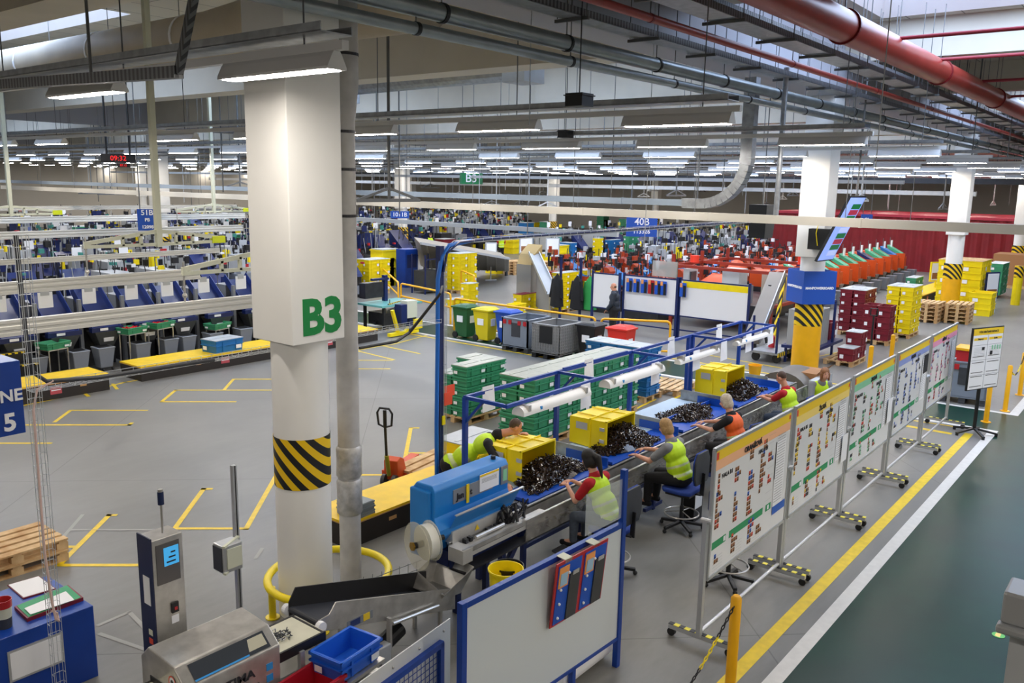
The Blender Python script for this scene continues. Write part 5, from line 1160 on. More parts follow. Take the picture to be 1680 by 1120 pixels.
yst(980, 432, 1, 1, 5, 'tall yellow crate behind the slide', pal=False); yst(936, 437, 1, 2, 4, 'blue crate behind the slide', m=BLUEC, group='blue crates in the middle'); yst(1000, 430, 2, 1, 4, 'blue crate right of the tall yellow ones', m=BLUEC, group='blue crates in the middle')
yst(1030, 432, 2, 1, 5, 'green crate in the middle distance', m=GREEN, group='green crates in the middle'); yst(1060, 432, 2, 1, 4, 'blue crate right of the distant green ones', m=BLUEC, group='blue crates in the middle')
yst(915, 440, 2, 1, 2, 'maroon crate beside the blue ones', m=MAROON, group='maroon crates in the middle', lid=None)
yst(1125, 460, 2, 1, 5, 'yellow crate behind the orange machine', group=YC); yst(1160, 440, 3, 1, 2, 'yellow crate far behind the orange machine', group=YC)
for k in range(5): pallet((35.9, 28.3, k*.146), 0, 'wooden pallet of the pile below the worker in yellow, %s one' % LVL[k], 'pallet pile by the grey chute')
for k in range(4): pallet((37.9, 28.0, k*.146), 0.05, 'wooden pallet of the right pile by the chute, %s one' % LVL[k], 'pallet pile by the grey chute')
# grey sloped chute
t = thing('tipping_chute', 'large grey ribbed chute sloping behind the yellow crates', 'chute', (0, 0, 0))
c0, c1, d0, d1 = P(690, 400, 2.2), P(835, 425, 1.2), P(835, 445, .3), P(700, 440, .7)
b = MB(); off = Vector((.8, 1.2, 0)); b.hexa([d1, d0, d0+off, d1+off], [c0, c1, c1+off+Vector((0, 0, .2)), c0+off+Vector((0, 0, .2))]); b.build('chute_body', mat('chute_grey', '#8a857b', .45), t)
b = MB()
for k in range(9): p = d1.lerp(d0, (k+.5)/9); q_ = c0.lerp(c1, (k+.5)/9); o_ = Vector((-.03, -.05, 0)); b.beam(p+o_, q_+o_, .07, .08)
b.build('ribs', mat('chute_rib', '#a19c91', .45), t)
b = MB(); b.beam(c0+Vector((-.05, -.06, .03)), c1+Vector((-.05, -.06, .03)), .1, .1); b.build('top_rim', LGREY, t)
for p in (d1, d0): b = MB(); b.beam((p.x+.4, p.y+.5, 0), (p.x+.4, p.y+.5, p.z+.1), .12, .12); b.build('leg', DGREY, t)
# navy cabinet, orange post, steel work table with teal top
p = P(668, 470); t = thing('tall_cabinet', 'tall navy cabinet left of the middle guard rail', 'cabinet', (p.x, p.y, 0)); b = MB(); b.box(-.4, .4, -.3, .3, 0, 1.75); b.build('cabinet_body', BLUE, t); b = MB(); b.box(-.3, .3, -.31, -.3, .9, 1.5); b.build('door_panel', DBLUE, t)
p = P(655, 528)
t = thing('lift_table', 'teal topped steel work table right of the drain pipe', 'table', (p.x-.9, p.y-.5, 0), .0)
b = MB(); b.box(-.9, .9, -.6, .6, .78, .84); b.build('table_top', mat('teal_top', '#6fb5b0', .3), t)
b = MB()
for x in (-.7, .7):
    for y in (-.45, .45): b.beam((x, y, 0), (x, y, .78), .08, .08)
b.beam((-.7, 0, .2), (.7, 0, .6), .1, .1); b.box(-.6, .5, -.4, .4, .15, .55); b.build('underframe', DSTEEL, t)
b = MB(); b.beam((.1, .35, .84), (.1, .35, 1.7), .14, .14); b.box(-.9, -.1, .2, .5, 1.0, 1.5, 1); b.box(-.5, .2, .25, .4, 1.55, 1.62); b.build('arm_post', [DBLUE, DSTEEL], t)
b = MB(); b.beam((-.6, -.55, .87), (.5, -.2, .89), .05, .03); b.beam((-.3, -.3, .86), (-.2, -.2, .95), .03, .03, 1); b.build('hazard_bar', [HAZ, BLACK], t)
p = P(672, 548); t = thing('switch_pedestal', 'yellow legged pedestal with a grey switch box beside the teal table', 'control box', (p.x, p.y, 0))
b = MB(); b.beam((-.9, 0, .08), (.35, 0, .08), .14, .1); b.beam((-.5, 0, .1), (-.75, 0, .85), .1, .08); b.beam((-.2, 0, .1), (.2, 0, .45), .1, .08); b.box(.1, .5, -.08, .08, .15, .45); b.build('yellow_frame', YEL, t)
b = MB(); b.box(-.25, .2, -.15, .15, .55, 1.1); b.build('switch_box', CREAM, t, bevel=.01); b = MB(); b.beam((0, 0, .1), (0, 0, .55), .15, .15); b.box(-.5, -.25, -.15, .15, .4, 1.0); b.build('column', DBLUE, t)
p = P(700, 480); t = thing('tool_trolley', 'dark wire trolley frame left of the cable post', 'trolley', (p.x, p.y, 0)); b = MB(); b.box(-.45, .45, -.35, .35, .1, 1.0); b.build('crate_pile', DGREY, t)
b = MB()
for x in (-.5, .5):
    for y in (-.4, .4): b.beam((x, y, 0), (x, y, 1.7), .05, .05)
b.beam((-.5, -.4, 1.5), (.5, -.4, 1.5), .05, .05); b.build('frame', DBLUE, t)
# ================================================================== HOPPER MACHINES AT THE LEFT (nearest row)
DPL = mat('dark_funnel', '#4a4d4e', .35, noise=.2, scale=6); NAVY = mat('navy_hopper', '#16265f', .35, noise=.3, scale=3)
def hopper_machine(loc, label, group):
    t = thing('hopper_machine', label, 'machine', loc, 0, group)
    b = MB(); b.box(-.45, .45, .1, 1.3, 0, 1.0); b.box(-.5, -.42, -.1, .0, 0, 1.75, 1); b.box(-.4, .4, .3, 1.2, 1.0, 1.35); b.box(-.35, .1, .5, 1.1, 1.35, 1.7, 1); b.box(.15, .4, .6, 1.0, 1.35, 1.55, 2); b.build('machine_base', [DSTEEL, GREY, LGREY], t)
    b = MB(); b.face([(-.34, -.42, 1.02), (.34, -.42, 1.02), (.34, .55, 1.85), (-.34, .55, 1.85)]); o = b.build('hopper_floor', NAVY, t); m_ = o.modifiers.new('s', 'SOLIDIFY'); m_.thickness = .02
    for x in (-.36, .34): b = MB(); b.extr([(-.5, .98), (-.35, 1.3), (.5, 2.02), (.6, 1.9), (.55, 1.8), (-.4, .95)], 'x', x, x+.02); b.build('hopper_side', mat('hopper_side_blue', '#1f3680', .35, noise=.2, scale=4), t)
    b = MB(); b.box(-.4, .4, -.52, -.35, .95, 1.06); b.box(-.2, .0, -.53, -.52, .98, 1.04, 1); b.build('front_lip', [NAVY, PAPER], t)
    b = MB(); b.hexa([(-.16, -.42, .55), (.16, -.42, .55), (.16, -.1, .55), (-.16, -.1, .55)], [(-.34, -.55, .95), (.34, -.55, .95), (.34, -.05, .95), (-.34, -.05, .95)]); b.build('funnel', DPL, t)
    b = MB(); b.hexa([(-.11, -.50, .69), (.13, -.50, .69), (.13, -.48, .69), (-.11, -.48, .69)], [(-.12, -.525, .79), (.14, -.525, .79), (.14, -.49, .79), (-.12, -.49, .79)]); b.build('funnel_label', PAPER, t)
    b = MB(); b.box(-.36, -.02, -.05, -.03, 1.62, 2.0); b.box(-.3, -.1, -.06, -.05, 1.92, 2.06, 1); b.build('work_sheet', [PAPER, LGREY], t)
    b = MB(); b.cyl((.4, .2, 1.0), (.4, .2, 2.2), .012, 6); b.box(.36, .44, .16, .24, 2.05, 2.25, 1); b.build('beacon', [ROD, BLACK], t)
    return t
hm = None; HX = [4.3, 5.5, 6.9, 8.1, 9.15, 10.2, 11.3, 12.3, 13.4, 14.6, 15.7, 16.8, 18.0]
for k, x in enumerate(HX):
    lb = 'navy hopper machine in the nearest left row, %s from the left edge' % (['first', 'second', 'third', 'fourth', 'fifth', 'sixth', 'seventh', 'eighth', 'ninth', 'tenth', 'eleventh', 'twelfth', 'last'][k])
    hm = hopper_machine((x, 21.6, 0), lb, 'navy hopper machines of the nearest row') if hm is None else (dup(hm, (x, 21.6, 0), 0, lb), hm)[1]
TRX = [(7.1, 20.75, .78, 'a'), (8.75, 20.85, .75, 'b'), (10.75, 20.95, .86, 'r'), (11.55, 21.0, .9, 'r'), (13.2, 20.95, .68, 'c'), (14.75, 20.9, .72, 'd')]
trl = None
for i, (x, y, z, kd) in enumerate(TRX):
    crate('parts_tray', .62, .42, .16, GREEN, (x, y, z), .25, 'green parts tray before the navy hoppers, %s from the left%s' % (ORD[i], ', with red parts' if kd == 'r' else ''), 'green trays before the hoppers', cat='tray')
    lg = MB(); lg.tube([(-.25, -.17, 0), (-.25, -.17, z-.02), (.25, -.17, z-.02), (.25, -.17, 0)], .018, 6); lg.tube([(-.25, .17, 0), (-.25, .17, z-.02), (.25, .17, z-.02), (.25, .17, 0)], .018, 6)
    lg.box(-.26, .26, -.18, .18, z-.03, z-.005); tag(lg.build('tray_stand', STEEL, loc=(x, y, 0), rz=.25), 'steel stand under the green parts tray, %s from the left' % ORD[i], 'stand', 'stands under the green trays')
    if kd == 'r':
        h = MB()
        for q in range(90): c = Vector((x+rnd.uniform(-.22, .22), y+rnd.uniform(-.12, .12), z+rnd.uniform(.06, .14))); v = Vector((rnd.uniform(-1, 1), rnd.uniform(-1, 1), rnd.uniform(-.4, .4))).normalized()*.03; h.beam(c-v, c+v, .025, .02)
        tag(h.build('red_parts', mat('glossy_red', '#d8121c', .3)), 'glossy red parts filling the %s green tray from the left' % ORD[i], 'parts', kind='stuff')
tb = None
for i, x in enumerate((8.35, 9.35, 10.0, 10.9, 11.7, 12.25, 13.0, 14.0, 15.3, 16.3)):
    if tb is None:
        tb = thing('waste_tub', 'grey plastic tub on the floor under the navy hoppers, first from the left', 'tub', (x, 20.9, 0), 0, 'grey tubs under the hoppers')
        b = MB(); b.hexa([(-.15, -.15, .08), (.15, -.15, .08), (.15, .15, .08), (-.15, .15, .08)], [(-.21, -.21, .58), (.21, -.21, .58), (.21, .21, .58), (-.21, .21, .58)]); b.box(-.22, .22, -.22, .22, .56, .6); b.build('tub_body', mat('tub_blue_grey', '#868c96', .5), tb, bevel=.02)
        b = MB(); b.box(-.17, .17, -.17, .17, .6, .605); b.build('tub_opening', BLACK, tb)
        for q in (-.12, .12): b = MB(); b.cyl((q, -.16, .04), (q+.03, -.16, .04), .04, 8); b.build('wheel', BLACK, tb)
    else: dup(tb, (x, 20.9+(i % 3)*.05, 0), 0, 'grey plastic tub on the floor under the navy hoppers, %s from the left' % (ORD+['ninth', 'tenth'])[i])
crate('lidded_crate', .85, .6, .32, BLUEC, (12.4, 19.5, .362), .1, 'blue crate with grey lid on the long yellow platform', None, LIDG)
t = thing('step_unit', 'small black steps with yellow edges between the left machines', 'steps', (7.95, 20.3, 0))
for k in range(3): b = MB(); b.box(-.35, .35, k*.3, 1.0, k*.25, k*.25+.25); b.build('step', BLACK, t); b = MB(); b.box(-.35, .35, k*.3-.01, k*.3+.05, k*.25+.22, k*.25+.255); b.build('edge_tape', HAZ, t)
# ================================================================== FAR MACHINE ROWS
def far_machine(kind):
    b = MB(); r = random.Random(kind); M_ = [DSTEEL, NAVY, LGREY, PAPER, YEL, BLACK, RED, mat('far_teal', '#3f8f86', .5), ORANGE, GREY]
    b.box(-.6, .6, -.3, 1.6, 0, .9, r.choice((0, 0, 5)))
    if kind % 4 == 0: b.hexa([(-.45, -.6, 1.0), (.45, -.6, 1.0), (.45, .6, 1.3), (-.45, .6, 1.3)], [(-.45, -.5, 1.1), (.45, -.5, 1.1), (.45, .6, 2.1), (-.45, .6, 2.1)], 1)
    elif kind % 4 == 1: b.box(-.55, .2, -.2, 1.2, .9, 1.7, 2); b.box(.25, .55, 0, .8, .9, 1.5, 0); b.box(-.4, 0, -.22, -.2, 1.2, 1.5, 5)
    elif kind % 4 == 2: b.box(-.5, .5, .2, 1.4, .9, 1.5, 0); b.hexa([(-.4, -.6, .9), (.4, -.6, .9), (.4, .3, 1.2), (-.4, .3, 1.2)], [(-.4, -.55, 1.0), (.4, -.55, 1.0), (.4, .3, 1.9), (-.4, .3, 1.9)], 1); b.cyl((.3, .8, 1.5), (.3, .8, 2.1), .18, 10, m=9)
    else: b.box(-.55, .55, .0, 1.2, .9, 1.35, 9); b.box(-.2, .5, .3, 1.0, 1.35, 2.0, 2); b.box(-.5, -.3, -.3, 0, .9, 1.9, r.choice((4, 7, 2)))
    for k in range(30):
        x, y, z = r.uniform(-.6, .5), r.uniform(-.6, 1.2), r.uniform(.5, 2.2); b.box(x, x+r.uniform(.03, .22), y, y+r.uniform(.03, .2), z, z+r.uniform(.04, .26), r.choice((3, 2, 5, 0, 5, 5, 0, 4, 6, 5, 7, 0, 1)))
    for k in range(12): x, y = r.uniform(-.6, .6), r.uniform(-.3, 1.2); b.cyl((x, y, 1.0), (x+r.uniform(-.2, .2), y, r.uniform(1.8, 2.5)), .015, 5, m=r.choice((0, 5, 2)))
    for k in range(3): x = r.uniform(-.5, .3); b.box(x, x+.25, -.66, -.62, .2, .55, r.choice((9, 9, 4)))
    b.cyl((.5, 1.0, 0), (.5, 1.0, 2.6), .02, 6, m=0); b.box(.35, .65, .98, 1.02, 2.2, 2.5, r.choice((3, 1, 2)))
    return b.mesh('far_machine', M_)
FMS = [far_machine(k) for k in range(12)]
FROWS = [(27.2, 3, 24, 1.55, 'row of moulding machines right behind the hopper machines'), (31.0, 6, 27, 1.6, 'second row of moulding machines behind the hoppers'), (34.6, 8, 34, 1.6, 'third row of moulding machines at the left and middle'), (39.8, 9, 50, 1.7, 'fourth row of moulding machines across the hall'),
         (44.5, 12, 58, 1.8, 'fifth row of moulding machines across the hall'), (50.5, 14, 66, 2.1, 'sixth row of distant moulding machines'), (58, 16, 76, 2.4, 'seventh row of distant moulding machines'), (66, 20, 76, 3.0, 'farthest row of moulding machines')]
for ri, (Y, xa, xb, st, lb) in enumerate(FROWS):
    x = xa
    while x < xb:
        k = rnd.randrange(12)
        if not (ri < 3 and 20.5 < x < 22 and False):
            o = bpy.data.objects.new('moulding_machine', FMS[k]); COL.objects.link(o); o.location = (x, Y, 0); o.rotation_euler.z = PI if rnd.random() < .15 else 0
            tag(o, 'moulding machine in the '+lb.replace('row of ', 'row of ', 1), 'machine', lb)
        x += st
for ri, (x0, y0, n, dx, dy, lb) in enumerate(((42, 30, 8, 2.0, -.2, 'machines behind the pallet piles'), (44, 24, 12, 2.2, .1, 'machines behind the orange line'), (36, 19.5, 8, 1.9, .1, 'machines behind the slide and jackets'))):
    for k in range(n):
        o = bpy.data.objects.new('moulding_machine', FMS[rnd.randrange(12)]); COL.objects.link(o); o.location = (x0+k*dx, y0+k*dy, 0)
        tag(o, 'moulding machine among the '+lb, 'machine', lb)
# colourful crates far away along the aisles
fc = MB(); FCM = [YEL, BLUEC, GREEN, MAROON, LIDG]
for i in range(60):
    m_ = rnd.choice((0, 0, 0, 1, 2, 3, 2)); x = rnd.uniform(24, 75); y = rnd.choice((29.3, 37.0, 42.3, 47.5, 54, 62)); n = rnd.randrange(2, 5)
    for k in range(n): fc.box(x-.5, x+.5, y-.4, y+.4, k*.42, k*.42+.36, m_); fc.box(x-.54, x+.54, y-.44, y+.44, k*.42+.36, k*.42+.41, m_)
    fc.box(x-.5, x+.5, y-.4, y+.4, n*.42, n*.42+.03, 4)
tag(fc.build('distant_crates', FCM), 'coloured crates piled in the far aisles between the machine rows', 'crates', kind='stuff')
# ================================================================== RIGHT SIDE: orange machines, red booth
def orange_machine(loc, label):
    t = thing('orange_machine', label, 'machine', loc, 0, 'orange machines with coloured hoppers')
    b = MB(); b.box(-.4, .4, .0, 1.4, 0, 1.1, 1); b.box(-.38, .38, -.4, .3, .8, 1.3, 0); b.box(-.42, -.3, -.5, .6, .7, 1.5, 0); b.box(-.4, .4, .5, 1.2, 1.1, 1.7, 0); b.build('machine_base', [ORANGE, DSTEEL], t)
    b = MB(); b.hexa([(-.14, -.45, .45), (.14, -.45, .45), (.14, -.1, .45), (-.14, -.1, .45)], [(-.28, -.52, .8), (.28, -.52, .8), (.28, .05, .8), (-.28, .05, .8)]); b.build('funnel', mat('bronze_funnel', '#8c7d68', .3, .5), t)
    b = MB(); b.box(-.08, .08, .3, .36, 1.7, 2.15); b.cyl((.3, .5, 1.6), (.3, .5, 2.3), .015, 6, m=1); b.build('white_tag', [PAPER, ROD], t)
    return t
om = None; HOPC = [BLUEC, GREEN, NAVY, mat('hopper_green_light', '#3fa37a', .45), mat('hopper_green_light', '#3fa37a', .45), mat('hopper_green_light', '#3fa37a', .45), GREEN, mat('hopper_green_light', '#3fa37a', .45), NAVY, mat('hopper_green_light', '#3fa37a', .45), mat('hopper_green_light', '#3fa37a', .45), BLUEC, mat('hopper_green_light', '#3fa37a', .45)]
ON = ORD+['ninth', 'tenth', 'eleventh', 'twelfth', 'thirteenth']
for k in range(13):
    x, y = 31.5+k*1.45, 11.9+k*.04
    lb = 'orange machine in the right hand line, %s from the camera' % ON[k]
    if om is None: om = orange_machine((x, y, 0), lb)
    else: dup(om, (x, y, 0), 0, lb)
    b = MB(); b.hexa([(-.26, -.3, 1.32), (.26, -.3, 1.32), (.26, .45, 1.72), (-.26, .45, 1.72)], [(-.26, -.25, 1.5), (.26, -.25, 1.5), (.26, .5, 1.9), (-.26, .5, 1.9)])
    tag(b.build('feed_hopper', HOPC[k], loc=(x, y, 0)), '%s hopper resting on the %s orange machine' % ('green' if 'green' in HOPC[k].name else 'blue', ON[k]), 'hopper', 'hoppers on the orange machines')
    tag((lambda q: (q.hexa([(-.15, -.15, .05), (.15, -.15, .05), (.15, .15, .05), (-.15, .15, .05)], [(-.22, -.22, .6), (.22, -.22, .6), (.22, .22, .6), (-.22, .22, .6)]), q)[1])(MB()).build('waste_tub', GREY, loc=(x+.7, y-.65, 0)), 'grey tub before the orange machines, %s from the camera' % ON[k], 'tub', 'grey tubs before the orange machines')
t = thing('red_booth', 'large dark red curtained booth closing the right background', 'booth', (55.5, 7.6, 0))
CUR = mat('red_curtain', '#8a1723', .55, noise=.2, scale=1.5, bump=.3)
b = MB(); n = 120
for k in range(n):
    y0_, y1_ = 14.5*k/n, 14.5*(k+1)/n; b.face([(.05*math.sin(k*1.3), y0_, 0), (.05*math.sin((k+1)*1.3), y1_, 0), (.05*math.sin((k+1)*1.3), y1_, 3.2), (.05*math.sin(k*1.3), y0_, 3.2)])
b.box(.1, 9, 0, 14.5, 0, 3.2); b.build('curtain', CUR, t)
b = MB(); b.box(-.1, 9, -.1, 14.6, 3.2, 3.35); b.build('booth_roof', mat('booth_roof_red', '#b03046', .4), t)  # roof pinker than the curtain: light on its top put into the colour
b = MB(); b.box(2.0, 3.8, -.12, -.08, 0, 2.6); b.build('doorway', BLACK, t)
b = MB(); b.box(-.12, -.08, 0, 14.5, 2.7, 2.95); b.build('grey_fascia', GREY, t)
# orange steel frame line behind partitions
t = thing('assembly_machine', 'red steel framed assembly machine behind the whiteboard partitions', 'machine', (26.6, 10.4, 0))
b = MB()
for x in (0, 2.2, 4.4):
    for y in (0, 3.6): b.beam((x, y, 0), (x, y, 2.5 if y else 2.2), .1, .1)
for y in (0, 3.6): b.beam((0, y, 2.1), (4.4, y, 2.1), .1, .1); b.beam((0, y, 1.0), (4.4, y, 1.0), .1, .1)
for x in (0, 2.2, 4.4): b.beam((x, 0, 2.1), (x, 3.6, 2.1), .1, .1)
b.build('red_frame', mat('frame_red', '#96301f', .4), t)
b = MB(); b.box(.2, 4.2, .3, 3.3, .6, .95); b.build('machine_bed', DSTEEL, t)
b = MB(); b.hexa([(.6, 2.2, .95), (1.3, 2.2, .95), (1.3, 3.0, .95), (.6, 3.0, .95)], [(.8, 2.2, 1.5), (1.9, 2.2, 1.75), (1.9, 3.0, 1.75), (.8, 3.0, 1.5)]); b.cyl((2.6, 2.6, 1.5), (3.2, 2.6, 1.9), .35, 14); b.cyl((3.2, 1.2, 1.6), (3.9, 1.2, 1.6), .3, 14); b.build('orange_drum', ORANGE, t)
b = MB(); b.box(.3, 1.0, 1.3, 1.9, 1.3, 2.1); b.build('switch_cabinet', LGREY, t); b = MB(); b.box(-.2, .6, .9, 1.6, 1.0, 1.6); b.build('press_box', GREY, t)
b = MB(); b.box(1.5, 2.6, .2, 1.0, .95, 1.9); b.build('glazed_guard', mat('guard_glass', '#b9b7aa', .2, alpha=.6), t)
b = MB(); b.box(.2, .9, 3.1, 3.3, 1.4, 2.0); b.box(.3, .7, 3.05, 3.1, 1.5, 1.9, 1); b.build('display_panel', [LGREY, DGREY], t)
b = MB(); b.cyl((3.0, .2, 2.2), (3.0, .2, 2.5), .14, 14); b.cyl((1.2, 3.4, 2.15), (1.2, 3.4, 2.4), .16, 14); b.build('red_cap', mat('bright_red', '#e8402c', .35), t)
OMS = []
for kk in range(4):
    r = random.Random(90+kk); b = MB(); b.box(-.6, .6, -.3, 1.2, 0, .8, 1); b.box(-.5, .1, 0, 1.0, .8, 1.3, 0); b.hexa([(.0, -.5, 1.0), (.6, -.5, 1.0), (.6, .3, 1.3), (0, .3, 1.3)], [(.0, -.5, 1.2), (.6, -.5, 1.2), (.6, .4, 1.7), (0, .4, 1.7)], r.choice((0, 0, 3, 2)))
    for q in range(34):
        x, y, z = r.uniform(-.7, .6), r.uniform(-.5, 1.2), r.uniform(.4, 2.1); b.box(x, x+r.uniform(.04, .25), y, y+r.uniform(.03, .2), z, z+r.uniform(.04, .25), r.choice((0, 1, 1, 1, 5, 5, 5, 6, 6, 1, 4, 8)))
    for q in range(10): x, y = r.uniform(-.6, .6), r.uniform(-.4, 1.2); b.cyl((x, y, .8), (x+r.uniform(-.2, .2), y, r.uniform(1.6, 2.3)), .018, 5, m=r.choice((0, 1, 5)))
    b.cyl((-.3, .2, 1.5), (.1, .2, 1.5), .22, 12, m=0); OMS.append(b.mesh('assembly_station', [mat('burnt_orange', '#a93f1a', .45), DSTEEL, BLUEC, GREEN, PAPER, BLACK, mat('frame_red', '#96301f', .4), YEL, LGREY]))
for kk in range(22):
    x, y = 27.4+(kk % 9)*2.0+(kk//9)*.5, 14.9+(kk//9)*2.3; o = bpy.data.objects.new('assembly_station', OMS[(kk*7) % 4]); COL.objects.link(o); o.location = (x, y, 0); o.rotation_euler.z = 0
    tag(o, 'orange and dark assembly station standing behind the red steel frame', 'machine', 'assembly stations behind the red frame')
t = thing('hazard_bar', 'yellow and black striped bar leaning on the red machine frame', 'bar', (26.3, 10.1, 0)); b = MB(); b.beam((-.1, 0, 0), (.5, 0, 2.0), .1, .1); b.build('striped_bar', HAZ, t)
t = thing('bucket', 'small yellow bucket on the far end of the blue lamp frame', 'bucket', (17.0, 6.9, .9)); b = MB(); b.lathe([(0, 0), (.11, 0), (.14, .22), (.15, .22)], n=20); b.build('bucket_body', SAFE, t, smooth=True)
# inclined belt by the column
t = thing('inclined_belt', 'grey inclined belt conveyor rising left of the yellow guarded column', 'conveyor', (0, 0, 0))
a_, e_ = P(1232, 560, .4), Vector((25.6, 9.9, 2.2))
b = MB(); b.beam(a_, e_, .45, .16); b.build('belt', mat('belt_grey', '#85807a', .5), t); b = MB(); b.beam(a_+Vector((0, -.25, .05)), e_+Vector((0, -.25, .05)), .03, .2); b.build('side_rail', GALV, t); b = MB(); b.beam((e_.x-.5, e_.y, 0), (e_.x-.5, e_.y, 1.9), .08, .08); b.beam((a_.x+.3, a_.y, 0), (a_.x+.3, a_.y, .4), .08, .08); b.build('leg', DSTEEL, t)
# trolley with grey panels
p = P(1350, 600)
t = thing('panel_trolley', 'dark trolley holding upright grey corrugated panels behind the yellow column', 'trolley', (p.x+.2, p.y+.6, 0))
b = MB(); b.box(-.5, 1.7, -.5, .5, .42, .5); b.beam((-.45, -.45, 0), (-.45, -.45, 1.7), .06, .06); b.beam((.9, -.45, 0), (.9, -.45, 1.7), .06, .06); b.beam((-.45, -.45, 1.7), (.9, -.45, 1.7), .05, .05)
for x in (-.4, 1.6): b.beam((x, .4, 0), (x, .4, .45), .06, .06)
b.build('trolley_frame', DBLUE, t)
b = MB()
for k in range(16): b.box(-.4+k*.075, -.35+k*.075, -.35, .4, .5, 1.5)
b.build('grey_panels', mat('panel_grey', '#9a9c9b', .5), t)
cstack('stacking_crate', p.x+1.3, p.y+.3, 1, 2, 1, .6, .4, .5, MAROON, 'open maroon crate standing behind the panel trolley', 'maroon crates on the trolley', None, .51)
t = thing('tool_ladder', 'small white step ladder behind the sorting line', 'ladder', P(1262, 578)); b = MB()
for s_ in (-.2, .2): b.beam((s_, 0, 0), (s_*.7, .3, .9), .03, .04); b.beam((s_, .6, 0), (s_*.7, .3, .9), .03, .04)
for k in range(3): b.box(-.19, .19, .07+k*.1-.04, .07+k*.1+.05, .22+k*.25, .25+k*.25)
b.build('ladder_frame', PAPER, t)
p = P(1290, 592); t = thing('platform_trolley', 'low steel platform trolley with a hazard edge left of the yellow column', 'trolley', (p.x, p.y+.4, 0)); b = MB(); b.box(-.7, .7, -.4, .4, .25, .32); b.build('deck', GALV, t); b = MB(); b.box(-.7, .7, -.42, -.4, .2, .3); b.build('hazard_edge', HAZ, t)
for x in (-.5, .5):
    for y in (-.3, .3): b = MB(); b.cyl((x-.03, y, .12), (x+.03, y, .12), .12, 12); b.build('wheel', BLACK, t)
b = MB()
for y in (-.35, .35): b.beam((-.68, y, .3), (-.68, y, 1.3), .05, .05)
b.build('push_bar', DBLUE, t)
t = thing('fire_can', 'small red canister on the platform trolley', 'canister', (p.x+.1, p.y+.5, .32)); b = MB(); b.lathe([(0, 0), (.09, 0), (.09, .3), (.03, .36), (.03, .4), (0, .4)], n=16); b.build('can_body', RED, t, smooth=True)
# cardboard behind the sitting woman, conveyor cover
t = thing('cardboard_box', 'open brown cardboard box behind the fair haired woman', 'box', (18.1, 6.1, 0)); b = MB(); b.box(-.35, .35, -.25, .25, 0, .95); b.build('box_body', mat('cardboard', '#a8784e', .8), t); b = MB(); b.face([(-.35, -.25, .95), (.35, -.25, .95), (.35, -.4, 1.1), (-.35, -.4, 1.1)]); b.build('flap', mat('cardboard', '#a8784e', .8), t)
t = thing('machine_cover', 'rounded grey machine cover at the far end of the sorting line', 'machine', (17.3, 6.4, 0)); b = MB(); pr = [(.55*math.cos(a), .55*math.sin(a)*.8+.55) for a in [PI*i/12 for i in range(13)]]+[(-.55, 0), (.55, 0)]; b.extr(pr, 'x', 0, 1.0); b.build('cover_shell', mat('cover_grey', '#6f6a63', .45), t, smooth=True); b = MB(); b.box(.0, 1.0, -.7, -.55, .5, .9); b.build('front_strip', LGREY, t)
# maroon crates
MG = 'maroon crates right of the yellow column'
p = P(1398, 603); pallet((p.x+.6, p.y+.4, 0), 0, 'wooden pallet under the three low maroon crates', None)
cstack('stacking_crate', p.x, p.y, 2, 1, 1, .58, .42, .36, MAROON, 'low maroon crate on the pallet by the short post', MG, LIDG, nzf=lambda i, j: 1+i)
p = P(1414, 553); pallet((p.x+.6, p.y+.4, 0), 0, 'wooden pallet under the tall maroon crates', 'pallets on the right'); cstack('stacking_crate', p.x, p.y, 2, 2, 5, .6, .4, .27, MAROON, 'maroon crate of the tall stack', MG, LIDG)
p = P(1456, 568); pallet((p.x+.6, p.y+.4, 0), 0, 'wooden pallet under the lower maroon crates', 'pallets on the right'); cstack('stacking_crate', p.x, p.y, 1, 2, 3, .62, .4, .36, MAROON, 'maroon crate of the lower stack with a black handle', MG, None)
p = P(1491, 556); pallet((p.x+.6, p.y+.4, 0), 0, 'wooden pallet under the yellow crates beside the maroon ones', 'pallets on the right'); cstack('stacking_crate', p.x, p.y, 2, 2, 5, .6, .4, .3, YEL, 'yellow crate beside the tall maroon stack', 'yellow crates on the right', LIDG)
t = thing('hand_truck', 'black pallet jack handle before the maroon crates', 'pallet jack', (P(1428, 576).x, P(1428, 576).y, 0)); b = MB(); b.cyl((0, 0, 0), (0, 0, 1.1), .03, 8); b.tube([(0, -.1, 1.1), (0, -.1, 1.3), (0, .1, 1.3), (0, .1, 1.1)], .025, 6, closed=True); b.build('handle_bar', BLACK, t)
platform(37.6, 45.5, 8.7, 9.6, .42, 'yellow topped platform behind the maroon crates at the right', (), (.3,))
cstack('stacking_crate', P(1483, 487, .42).x, 8.75, 2, 1, 3, .6, .4, .26, GREEN, 'green crate on the right hand yellow platform', 'green crates on the platform', LIDG, .43)
for i, (px_, py_, n) in enumerate(((1540, 532, 5), (1590, 534, 5))):
    p = P(px_, py_)
    for k in range(n): pallet((p.x+.7, p.y+.5, k*.146), .05*i, 'wooden pallet of the pile %s the far yellow column, %s from the floor' % (('left of', 'right of')[i], ORD[k]), 'pallet piles by the far column')
p = P(1603, 512); cstack('stacking_crate', p.x, p.y, 2, 2, 4, 1.0, .8, .5, YEL, 'large yellow crate behind the pallet piles', 'yellow crates on the right', WOOD, 0)
p = P(1624, 520); cstack('stacking_crate', p.x, p.y, 1, 1, 2, 1.0, .8, .45, YEL, 'large yellow crate behind the small easel', 'yellow crates on the right', None, 0)
p = P(1640, 490); cstack('stacking_crate', p.x, p.y, 2, 1, 4, .8, .6, .35, GREEN, 'green crate at the far right aisle', 'green crates far right', PAPER, .15)
